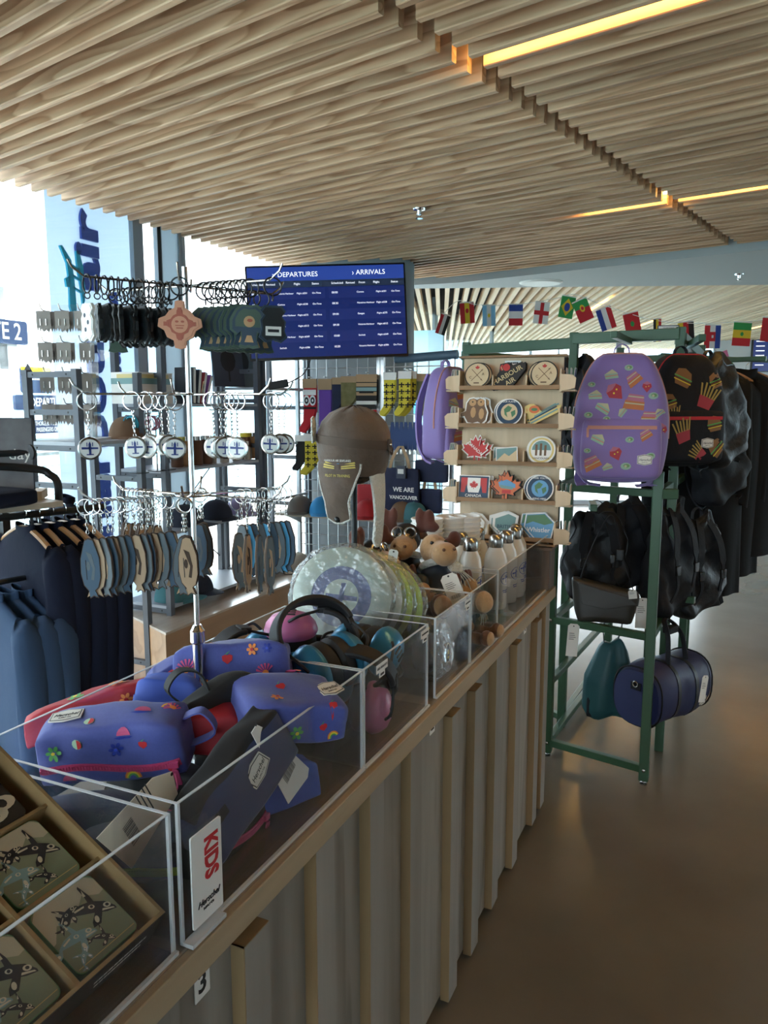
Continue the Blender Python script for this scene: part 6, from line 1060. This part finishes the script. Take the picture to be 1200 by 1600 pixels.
tote(597, 655, 733, 802, 'navy', 'black tote bag reading WE ARE VANCOUVER', [('WE ARE', .04, .45), ('VANCOUVER', .032, .62)], off=.12); tote(650, 700, 720, 752, 'navy', 'navy folded bag beside the tote', [], off=.06); tote(655, 690, 765, 800, 'navy', 'dark blue folded shirt low on the right panel', [], off=.06); tote(560, 592, 758, 802, 'crimson', 'dark red folded cloth behind the hat stand', [], off=.05)
bx_ = thing('card_pack', 'small card packs on the right grid panel', 'pack', gp(628, 735, .16)); MB().bx(-.03, .03, -.02, .0, -.05, .03).build('pack', 'slate', bx_, smooth=0); MB().bx(-.02, .02, -.022, -.02, -.02, .01).build('print', 'paper', bx_, smooth=0)
bl = thing('rolled_banner', 'blue patterned roll on top of the right grid panel', 'roll', gp(668, 560, .0)); MB().cyl((-.22, 0, 0), (.2, 0, .02), .028, n=14).build('roll', 'tagblue', bl)
# shelves with caps on the grid
def cap(label, P, rz, m, s_=1.0, group=None, brim=None, mesh=False):
    t = thing('cap', label, 'cap', T(P, rz, s=s_), group); b = MB(); rings = []
    for q in range(9): a = PI/2*q/8; rings.append([(.088*math.cos(a)**.8*math.cos(u), .1*math.cos(a)**.8*math.sin(u), .112*math.sin(a)) for u in [2*PI*j/28 for j in range(28)]])
    rings[-1] = [(.002*math.cos(2*PI*j/28), .002*math.sin(2*PI*j/28), .112) for j in range(28)]; b.loft(rings); b.build('crown', m, t, smooth=60); v = MB(); top = []; bot = []
    for i in range(13):
        u = R(-155)+R(130)*i/12; x, y = .09*math.cos(u), .1*math.sin(u); k_ = math.sin(PI*i/12)**.6; top.append((x, y, .012)); bot.append((x*1.02, y-.075*k_, .004+.012*(1-abs(i/6-1)**2)-.012))
    v.add(top+bot+[(x, y, z-.003) for x, y, z in top]+[(x, y, z-.003) for x, y, z in bot], [(i, i+1, 14+i, 13+i) for i in range(12)]+[(26+i, 39+i, 40+i, 27+i) for i in range(12)]+[(13+i, 14+i, 40+i, 39+i) for i in range(12)]); v.build('brim', brim or m, t, smooth=40); MB().ell((0, 0, .113), (.008, .008, .005), n=8, k=5).build('button', m, t)
    return t
mat('capgrey', (.16, .145, .13), .9); mat('capbrown', (.16, .09, .05), .9); mat('capblue', (.03, .28, .62), .8); mat('capteal', (.05, .16, .18), .85); mat('capnavy', (.02, .026, .045), .9); mat('capcream', (.42, .38, .32), .9); mat('lavender', (.36, .30, .50), .8); wood('shelfwood', (.42, .36, .28), (.36, .30, .22), .6, .4, axis=0, rings=4)
def gshelf(px0, px1, py, label, d=.24):
    a, b = gp(px0, py, .1), gp(px1, py, .1); t = thing('grid_shelf', label, 'shelf', (a.x, GY, a.z)); MB().bx(0, b.x-a.x, -d, -.006, -.016, 0).build('board', 'shelfwood', t, smooth=0)
    for x in (.06, b.x-a.x-.06): MB().prism([(0, 0), (-d*.85, 0), (0, -.08)], .006, fr((x, -.006, -.016), (0, 1, 0), (0, 0, 1))).build('bracket', 'wire', t, smooth=0)
    return a.z
z1 = gshelf(446, 605, 797, 'upper wooden cap shelf on the grid wall'); z2 = gshelf(440, 640, 884, 'lower wooden cap shelf on the grid wall')
for px, z, m, rz, lb in ((468, z1, 'capgrey', .3, 'grey brown cap at the left end of the upper cap shelf'), (503, z1, 'capblue', .5, 'bright blue cap on the upper cap shelf behind the hat flap'), (575, z1, 'crimson', .2, 'dark red cap on the upper cap shelf behind the stand post'), (463, z2, 'capcream', .2, 'cream and brown cap at the left of the lower cap shelf'), (516, z2, 'capgrey', .3, 'grey cap on the lower cap shelf'), (550, z2, 'skyblue', .3, 'pale blue cap on the lower cap shelf'), (590, z2, 'capcream', .3, 'cream cap at the right of the lower cap shelf'), (630, z1, 'capbrown', .4, 'brown cap right of the tote bag'), (648, z1, 'capteal', .2, 'teal cap beside the white cups')):
    p = pt(px, 700, y=GY-.13); cap(lb, (p.x, GY-.135, z+.001), rz, m, 1.0, 'caps on the grid wall shelves')
# ================================================================ PLINTH AND LADDER SHELVES BY THE WINDOW
wood('plinthwood', (.42, .24, .12), (.34, .18, .08), .5, .35, axis=1, rings=5); wood('plinthtop', (.62, .50, .40), (.56, .44, .34), .5, .18, axis=1, rings=4); mat('shelfgrey', (.34, .36, .40), .4)
PZ = .5; plh = thing('plinth', 'low wooden plinth with pale top under the window shelves', 'plinth', (-2.8, 4, 0)); pol = [(-.25, 3.05-4+.12), (.27, 2.93-4), (.27, .78), (-.25, .78)]
MB().prism(pol, PZ-.012).build('body', 'plinthwood', plh, smooth=0); MB().prism([(x*1.01, y) for x, y in pol], .012, z0=PZ-.012).build('top', 'plinthtop', plh, smooth=0)
LX0, LX1 = -3.03, -2.72
def ladder(t, org, y, zb, zt, rungs, w_=.032):
    for x in (LX0, LX1): MB().bx(x-w_/2, x+w_/2, y-w_/2, y+w_/2, zb, zt).build('post', 'darkmetal', t, Matrix.Translation(-org), smooth=0)
    for z in rungs:
        MB().bx(LX0+w_/2, LX1-w_/2, y-.012, y+.012, z-.026, z).build('rung', 'darkmetal', t, Matrix.Translation(-org), smooth=0)
        for x in (LX0+.05, LX1-.05): MB().ell((x, y-.0125, z-.013), (.005, .003, .005), n=8, k=5).build('bolt', 'black', t, Matrix.Translation(-org))
def shelfboard(t, org, y0, y1, z, m='shelfgrey'): MB().bx(LX0-.01, LX1+.01, y0, y1, z, z+.016).build('shelf', m, t, Matrix.Translation(-org), smooth=0)
zA = lambda py: pt(125, py, x=LX1).z
sa = thing('ladder_shelf', 'dark metal ladder shelf nearest the window corner, behind the jackets', 'shelf unit', (-2.87, 2.63, 0)); oA = Vector((-2.87, 2.63, 0)); ra = [zA(580), zA(640), zA(697), zA(757), .8, .3]; ladder(sa, oA, 2.63, 0, zA(578)+.004, ra); ladder(sa, oA, 3.02, .0 if True else PZ, zA(578), ra[2:])
shelfboard(sa, oA, 2.62, 3.03, zA(697)); shelfboard(sa, oA, 2.62, 3.03, .8)
zB = lambda py: pt(250, py, x=LX1).z
sb_ = thing('ladder_shelf', 'tall dark metal ladder shelf standing on the plinth', 'shelf unit', (-2.87, 3.2, PZ)); oB = Vector((-2.87, 3.2, PZ)); rb = [zB(524), zB(582), zB(636), zB(741), zB(840), PZ+.035]; ladder(sb_, oB, 3.2, PZ, zB(522), rb); ladder(sb_, oB, 4.08, PZ, zB(505), [zB(524), zB(566), zB(622), zB(706), zB(790), PZ+.035])
SHZ = [zB(636), zB(741), zB(840), PZ+.035]
for z in SHZ: shelfboard(sb_, oB, 3.19, 4.09, z)
for s_ in (1, -1): MB().tube([(LX0, 3.2 if s_ > 0 else 4.08, zB(741)+.03), (LX0, 4.08 if s_ > 0 else 3.2, SHZ[3]+.1)], .004, 5).build('cross_brace', 'darkmetal', sb_, Matrix.Translation(-oB))
sc2 = thing('ladder_shelf', 'dark metal ladder shelf farthest along the window', 'shelf unit', (-2.87, 4.2, PZ)); oC = Vector((-2.87, 4.2, PZ)); ladder(sc2, oC, 4.14, PZ, 1.98, SHZ); ladder(sc2, oC, 4.70, PZ, 1.98, SHZ)
for z in (1.72, 1.36, 1.0, .54): shelfboard(sc2, oC, 4.13, 4.71, z)
XS = -2.80
def on(px, z, x=XS): p = pt(px, 700, x=x); return Vector((x, p.y, z+.017))
# goods on the shelves
cap('brown trucker cap behind the middle keychains', on(200, zA(697)), CR+.9, 'capbrown', 1.0, 'caps on the window shelves'); cap('teal cap on the bottom shelf over the plinth', on(262, SHZ[3]), CR+1.9, 'capteal', 1.05, 'caps on the window shelves'); cap('navy knitted cap on the middle shelf', on(285, SHZ[2]), CR+1.7, 'capnavy', 1.05, 'caps on the window shelves'); cap('black cap beside the navy cap', on(335, SHZ[2]), CR+1.2, 'capnavy', 1.0, 'caps on the window shelves'); cap('lavender cap on the far shelf', on(372, SHZ[2]), CR+.9, 'lavender', .9, 'caps on the window shelves'); cap('dark cap at the back of the bottom shelf', on(300, SHZ[3]), CR+1.2, 'capnavy', 1.0, 'caps on the window shelves')
P = on(222, SHZ[0]+.0); gx = thing('game_box', 'green and white boxed game on the upper window shelf', 'box', P+Vector((-.05, .08, 0))); MB().bx(-.09, .09, -.13, .13, 0, .16).build('box', 'paper', gx, smooth=0); MB().bx(-.091, .091, -.131, .131, .10, .13).build('green_band', 'stk_teal', gx, smooth=0); MB().bx(-.05, .092, -.132, .1, .13, .15).build('print', 'stk_yellow', gx, smooth=0)
for i in range(4):
    P = on(293+i*6, SHZ[0]); b_ = thing('book', ['black book, first in the leaning row', 'black book, second in the leaning row', 'dark red book leaning on the black ones', 'dark purple book at the end of the row'][i], 'book', T(P, 0, R(-6*i-3)), 'books on the upper shelf'); h = .2-.01*i; MB().bx(-.07, .06, -.012, .012, 0, h).build('cover', ['black', 'slate', 'crimson', 'violet'][i], b_, bevel=.001); MB().bx(-.066, .062, -.009, .009, .004, h-.004).build('pages', 'paper', b_, smooth=0)
for i, px in enumerate((362, 383, 396)):
    P = on(px, 1.72, -2.86); f_ = thing('art_print', ['dark framed print of a tree in the window, left', 'grey framed print in the window, middle', 'framed print with tower, right'][i], 'print', T(P, R(70), R(-8))); MB().bx(-.11, .11, -.006, .006, 0, .26).build('board', ['slate', 'tagslate', 'panel'][i], f_, smooth=0); MB().prism(circ(0, .16, .055, 12, ry=.07), .001, Matrix.Translation((0, -.0075, 0)) @ VF).prism(rect(-.006, .03, .006, .1), .001, Matrix.Translation((0, -.0075, 0)) @ VF).build('print', 'ink', f_, smooth=0)
for i, (px, m) in enumerate(((276, 'brown'), (288, 'tan'), (300, 'brown'), (312, 'brown'), (372, 'brown'), (381, 'tan'), (390, 'brown'))):
    P = on(px, zB(706)); c_ = thing('candle_tin', ['brown', 'tan', 'dark brown', 'brown', 'brown', 'tan', 'dark'][i]+' candle tin, '+['first', 'second', 'third', 'fourth', 'fifth', 'sixth', 'seventh'][i]+' along the middle shelf', 'candle', P-Vector((0, 0, zB(706)-SHZ[1]))+Vector((0, .02*i, 0)), 'candle tins'); MB().lathe([(.001, 0), (.032, 0), (.034, .01), (.034, .12), (.03, .14), (.001, .14)], 18).build('body', m, c_); MB().lathe([(.031, .1405), (.033, .141), (.033, .165), (.001, .167)], 18).build('lid', 'yellow' if i in (0, 4) else 'steel', c_)
for i in range(9):
    P = Vector((XS+.03*(i % 2), 3.72+i*.062, SHZ[1]+.017)); c_ = thing('spray_bottle', 'small pale bottle, %s from the left in the row on the window shelf' % ORDT[i], 'bottle', P-Vector((0, 0, 0)), 'row of small glass bottles'); MB().lathe([(.001, 0), (.02, 0), (.021, .004), (.021, .075), (.008, .085), (.008, .092), (.001, .092)], 16).build('body', 'capcream', c_); MB().lathe([(.001, .0925), (.011, .0925), (.011, .115), (.001, .116)], 12).build('cap', 'white', c_)
for i, (px, m, n) in enumerate(((233, 'cyan', 7), (262, 'pinkpale', 6), (276, 'white', 4))):
    P = pt(px, 655, x=-2.66); b_ = thing('bracelet_stand', ['wire stand of turquoise bracelets behind the keychains', 'wire stand of pink bracelets behind the keychains', 'wire stand of white bracelets behind the keychains'][i], 'jewellery stand', Vector((-2.74, P.y, zB(741)+.017))); hh = P.z-zB(741)-.0; MB().tube([(0, 0, 0), (0, 0, hh), (0, -.06, hh)], .003, 6).build('wire', 'blackmetal', b_); MB().lathe([(.001, 0), (.05, 0), (.05, .004), (.001, .005)], 16).build('base', 'blackmetal', b_)
    for k in range(n): MB().ring((0, -.01-.007*k, hh-.036-.004*(k % 2)), .034, .0028, (.15*(k % 3-1), 1, .1), 20, 5).build('bracelet', m, b_)
# earring stand with card rows
es = thing('earring_stand', 'clear acrylic stand of card-mounted earrings by the logo panel', 'jewellery stand', T((-2.93, 2.80, zA(697)+.017), R(24))); MB().bx(-.135, .135, -.003, .003, 0, .64).build('panel', 'acrylic', es, smooth=0); MB().bx(-.15, .15, -.10, .10, 0, .01).build('base', 'acryliclip', es, smooth=0); MB().bx(.131, .135, -.08, .0, 0, .64).build('side_panel', 'acrylic', es, smooth=0)
mat('earcard', (.26, .235, .215), .8); EAR = [(-.045, 0), (.045, 0), (.045, -.085), (.036, -.11), (.03, -.09), (.02, -.115), (.012, -.092), (.0, -.118), (-.012, -.092), (-.022, -.112), (-.03, -.09), (-.038, -.11), (-.045, -.085)]
for r_ in range(4):
    for c_ in range(3):
        hx, hz = -.09+.088*c_, .61-.145*r_; MB().tube(catmull([(hx, -.003, hz), (hx, -.07, hz), (hx-.0, -.095, hz+.025)], 4), .0028, 5).build('hook', 'steel', es)
        for k in range(2):
            if (r_*3+c_+k) % 7 == 6: continue
            e_ = thing('earring_card', 'grey earring card, %s row, %s hook%s' % (['top', 'second', 'third', 'bottom'][r_], ['left', 'middle', 'right'][c_], ', rear one' if k == 0 else ', front one'), 'earrings', es.matrix_basis @ T((hx+.01*(1-k), -.03-.03*k, hz+.004), rnd.uniform(-.25, .25)), 'earring cards'); MB().prism([(x*.78, y*.85-.008) for x, y in EAR], .0012, VF).build('card', 'earcard', e_, smooth=0)
            for sx in (-.014, .014): MB().tube([(sx, -.003, -.045), (sx, -.004, -.075)], .003, 5).build('earring', 'steel' if c_ != 1 else 'paper', e_)
# ================================================================ JACKET RAIL ON THE LEFT
RD = Vector((.26, .966, 0)); JL = Vector((-2.05, 1.95, 0)); JZ = 1.285
jr = thing('garment_rail', 'black tube garment rail with wooden shelf over it at the left edge', 'garment rail', (JL.x, JL.y, 0)); MB().tube([RD*-.9+Vector((0, 0, JZ-.01)), RD*.1+Vector((0, 0, JZ-.01))], .012, 10).build('rod', 'blackmetal', jr)
SHT = pt(60, 772, y=1.9).z
PD = Vector((-.966, .26, 0)); bq = Vector((.0, .0, SHT)); sB = [PD*.25+RD*-.9, PD*-.14+RD*-.9, PD*-.14+RD*-.12, PD*.25+RD*-.12]
MB().prism([tuple(q[:2]) for q in sB], .018, Matrix.Translation((0, 0, SHT-.018))).build('shelf_board', 'shelfwood', jr, smooth=0)
MB().tube(catmull([PD*.1+RD*-.5+Vector((0, 0, SHT+.135)), PD*.0+RD*-.16+Vector((0, 0, SHT+.10)), PD*-.03+RD*-.10+Vector((0, 0, SHT+.075)), PD*-.035+RD*-.08+Vector((0, 0, SHT+.045)), PD*-.035+RD*-.08+Vector((0, 0, SHT-.02)), PD*-.035+RD*-.08+Vector((0, 0, SHT-.03))], 5), .013, 10).build('tube_frame', 'blackmetal', jr)
MB().tube([PD*.16+RD*-.5+Vector((0, 0, SHT+.14)), PD*.02+RD*-.14+Vector((0, 0, SHT+.15))], .011, 10).build('side_arm', 'blackmetal', jr); MB().lathe([(.001, 0), (.028, 0), (.028, .008), (.001, .01)], 16, Matrix.Translation(PD*.02+RD*-.14+Vector((0, 0, SHT+.15))) @ Matrix.Rotation(PI/2, 4, 'X')).build('end_flange', 'blackmetal', jr)
for q in (RD*-.16+PD*.2, RD*-.85+PD*.12): MB().bx(q.x-.015, q.x+.015, q.y-.015, q.y+.015, 0, SHT-.018).build('post', 'blackmetal', jr, smooth=0)
for q in (RD*-.16, RD*-.85): MB().tube([q+PD*.2+Vector((0, 0, JZ-.01)), q+Vector((0, 0, JZ-.01))], .009, 8).build('bracket', 'blackmetal', jr)
MB().tube([RD*-.75+Vector((.03, 0, JZ-.21)), RD*-.10+Vector((.03, 0, JZ-.21))], .009, 8).build('lower_rod', 'blackmetal', jr)
for q in (RD*-.16, RD*-.74): MB().tube([q+Vector((.0, 0, JZ-.01)), q+Vector((.03, 0, JZ-.21))], .005, 6).build('drop_link', 'blackmetal', jr)
ja = -math.atan2(.26, .966)
for i in range(8):
    c_ = JL-RD*(.045*(7-i)); navy = i >= 3
    garment(['pale blue jacket at the left frame edge', 'blue jacket, second from the left edge', 'blue jacket next to the navy row', 'navy fleece jacket next to the blue ones', 'navy fleece jacket, second of the navy row', 'navy fleece jacket with round badge, middle of the navy row', 'navy fleece jacket with round badge, second last', 'navy fleece jacket at the far end of the rail'][i], T((c_.x+(.0 if navy else .03), c_.y, JZ if navy else JZ-.2), ja+rnd.uniform(-.06, .06)), .47, .78, .055, 'jacketnavy' if navy else 'jacketblue', group='jackets on the left rail', hanger=navy, badge=i in (5, 6), seed=20+i, sleeve=.6)
garment('dark coat hanging behind the navy row under the shelf end', T((-2.28, 2.12, 1.33), ja-.3), .46, .9, .10, 'jacketnavy', 'coat', 'coat', hanger=False, seed=40)
bd = thing('photo_display', 'dark landscape photo card on the shelf at the left edge', 'display card', JL+RD*-.22+PD*.06+Vector((0, 0, SHT))); DM = T((0, 0, .028), YAW+.25, R(-6)); MB().bx(-.13, .10, -.008, .008, 0, .235, DM).build('card', 'slate', bd, smooth=0); mat('photo', (.05, .05, .055), .5, col2=(.16, .16, .17), scale=9); MB().bx(-.128, .098, -.0095, -.008, .004, .232, DM).build('photo_print', 'photo', bd, smooth=0); MB().bx(-.14, .13, -.06, .05, 0, .028, T((0, 0, 0), YAW+.25)).build('wood_base', 'plywood', bd, bevel=.002); text('lettering', 'day', .05, 'paper', DM @ fr((.06, -.010, .115), (1, 0, 0), (0, 0, 1)), bd)
fg = thing('folded_shirt', 'dark folded garment with white tag on the shelf edge', 'shirt', JL+RD*-.34+PD*-.1+Vector((0, 0, SHT))); MB().soft((.22, .2, .05), .6, .1, 8, Matrix.Translation((0, 0, .027))).build('fold', 'jacketnavy', fg, smooth=60); hangtag(fg, fr((.09, -.10, -.035), (.8, .4, -.3), (.2, -.1, 1)), .05, .08, 'paper')
# ================================================================ BUNTING AND FAR END
mat('fgreen', (.03, .32, .08), .7); mat('fred', (.55, .02, .03), .7); mat('fblue', (.02, .06, .32), .7); mat('fwhite', (.80, .80, .80), .7); mat('fyellow', (.75, .55, .03), .7); mat('fsky', (.25, .55, .80), .7); mat('fblack', (.02, .02, .02), .7); mat('fpink', (.72, .18, .34), .7)
def hb_(*c): n = len(c); return [(rect(-.5, .5-(i+1)/n, .5, .5-i/n), q) for i, q in enumerate(c)]
def vb_(*c): n = len(c); return [(rect(-.5+i/n, -.5, -.5+(i+1)/n, .5), q) for i, q in enumerate(c)]
FLG = {'spain': vb_('fred', 'fyellow', 'fred')+[(circ(0, .1, .12, 8), 'fred')], 'argentina': vb_('fsky', 'fwhite', 'fsky')+[(circ(0, 0, .1, 8), 'fyellow')], 'bwr': hb_('fblue', 'fwhite', 'fred'), 'england': [(rect(-.5, -.5, .5, .5), 'fwhite'), (rect(-.12, -.5, .12, .5), 'fred'), (rect(-.5, -.1, .5, .1), 'fred')], 'brazil': [(rect(-.5, -.5, .5, .5), 'fgreen'), ([(-.42, 0), (0, -.4), (.42, 0), (0, .4)], 'fyellow'), (circ(0, 0, .2, 12), 'fblue')], 'portugal': [(rect(-.5, -.5, .5, .5), 'fred'), (rect(-.5, .1, .5, .5), 'fgreen'), (circ(0, .1, .17, 10), 'fyellow'), (circ(0, .1, .09, 8), 'fred')], 'france': vb_('fblue', 'fwhite', 'fred'), 'morocco': [(rect(-.5, -.5, .5, .5), 'fred'), (circ(0, 0, .14, 5), 'fgreen')], 'belgium': vb_('fblack', 'fyellow', 'fred'), 'germany': vb_('fyellow', 'fred', 'fblack'), 'croatia': vb_('fred', 'fwhite', 'fblue')[::-1]+[(rect(-.18, -.2, .18, .2), 'fred'), (rect(-.06, -.06, .06, .06), 'fwhite')], 'senegal': hb_('fgreen', 'fyellow', 'fred')+[(circ(0, 0, .1, 5), 'fgreen')], 'red': [(rect(-.5, -.5, .5, .5), 'fred')], 'pink': [(rect(-.5, -.5, .5, .5), 'fpink'), (rect(-.5, -.1, 0, .2), 'fwhite')], 'redwhite': vb_('fred', 'fwhite', 'fblack'), 'jordan': hb_('fblack', 'fwhite', 'fgreen')+[([(-.5, .5), (-.5, -.5), (0, 0)], 'fred')]}
def bunting(name_label, pts_, flags, y, s_=1.0):
    st = [pt(px, py, y=y) for px, py in pts_]; o = thing('bunting_cord', name_label, 'cord', st[0]); MB().tube(catmull([q-st[0] for q in st], 5), .0025, 5).build('cord', 'paper', o)
    for px, py, k, a, wd, lb in flags:
        P = pt(px, py, y=y); t = thing('pennant_flag', lb, 'flag', T((P.x, P.y, P.z), YAW) @ Matrix.Rotation(R(a), 4, 'Y'), 'flags on the bunting'); W, H_ = .105*wd*s_, .15*s_
        m = MB()
        for j, (poly, c) in enumerate(FLG[k]): m.use(c).prism([(x*W, y_*H_) for x, y_ in poly], .0015+.0006*j, Matrix.Translation((0, .0, 0)) @ VF)
        m.build('cloth', None, t, smooth=0); MB().bx(-W/2, W/2, -.004, .004, H_/2-.004, H_/2+.004).build('hem', 'paper', t, smooth=0)
bunting('bunting cord with flags strung below the far slatted ceiling', [(692, 492), (716, 470), (745, 476), (806, 476), (870, 466), (897, 460), (935, 474), (990, 492), (1022, 500), (1072, 505), (1160, 503), (1215, 496)], [(730, 489, 'spain', -4, 1, 'red and yellow flag, first of the long bunting'), (764, 493, 'argentina', -2, .9, 'sky blue and white flag with a small sun'), (806, 492, 'bwr', 0, .95, 'flag with blue, white and red bands lying across'), (846, 489, 'england', 6, 1, 'white flag with red cross'), (886, 480, 'brazil', 10, .95, 'green flag with yellow diamond'), (911, 485, 'portugal', -24, 1, 'red and green flag tilted beside the yellow diamond flag'), (947, 498, 'france', -20, 1, 'blue, white and red upright-striped flag, tilted'), (988, 506, 'morocco', -14, 1, 'plain red flag with a small star'), (1027, 516, 'belgium', -3, .5, 'black, yellow and red flag half behind the brand sign'), (1072, 521, 'germany', -6, 1, 'yellow, red and black flag right of the brand sign'), (1113, 526, 'croatia', 0, 1, 'red, white and blue flag with a checked shield'), (1159, 522, 'senegal', 3, 1.1, 'green, yellow and red flag with a star'), (1201, 515, 'red', 4, .9, 'red flag cut by the right frame edge'), (692, 507, 'redwhite', 18, .7, 'red, white and black flag at the left start of the bunting')], 5.55)
bunting('second bunting cord farther back on the right', [(1118, 545), (1130, 562), (1142, 580), (1160, 597), (1182, 606), (1210, 612)], [(1131, 560, 'pink', -20, 1, 'pink and white flag on the far bunting'), (1142, 579, 'brazil', -28, .9, 'small green and yellow flag on the far bunting'), (1160, 597, 'england', -15, .9, 'small white flag with red cross on the far bunting'), (1181, 604, 'france', 15, 1, 'small striped flag on the far bunting'), (1193, 648, 'jordan', 5, 1, 'black, white and green flag low on the right')], 7.2, .85)
def farpt(px, py):
    r = ray(px, py); o = Vector((0, 0, CH)); return o+r*((q0-o).dot(FD)/r.dot(FD))-FD*.022
fs = thing('info_tablet', 'black information tablet high on the far white wall', 'screen', T(farpt(1192, 552), 0, s=(1.45, 1, 1.45))); FX = Matrix.Rotation(math.atan2(FE.y, FE.x), 4, 'Z'); MB().bx(-.13, .3, -.02, .02, -.2, .2, FX).build('casing', 'blackgloss', fs, smooth=0); k = MB(); k.use('screenrow').bx(-.115, .285, -.022, -.02, -.19, .19, FX); k.use('screentext')
for i in range(6): k.bx(-.09, .0, -.023, -.022, .12-i*.05, .13-i*.05, FX).bx(.05, .2, -.023, -.022, .12-i*.05, .13-i*.05, FX)
k.build('display', None, fs, smooth=0)
fb = thing('football_poster', 'poster with black and white footballs on the far right wall', 'poster', T(farpt(1192, 690), 0, s=(1.45, 1, 1.45))); MB().bx(-.13, .3, -.01, .01, -.3, .25, FX).build('sheet', 'stk_teal', fb, smooth=0); k = MB(); k.use('white')
for cx, cz in ((-.02, .16), (.08, -.02), (.2, -.15)):
    k.use('white').prism(circ(cx, cz, .085, 16), .003, FX @ Matrix.Translation((0, -.011, 0)) @ VF); k.use('ink').prism(circ(cx, cz, .03, 5), .002, FX @ Matrix.Translation((0, -.0145, 0)) @ VF)
k.build('footballs', None, fb, smooth=0)
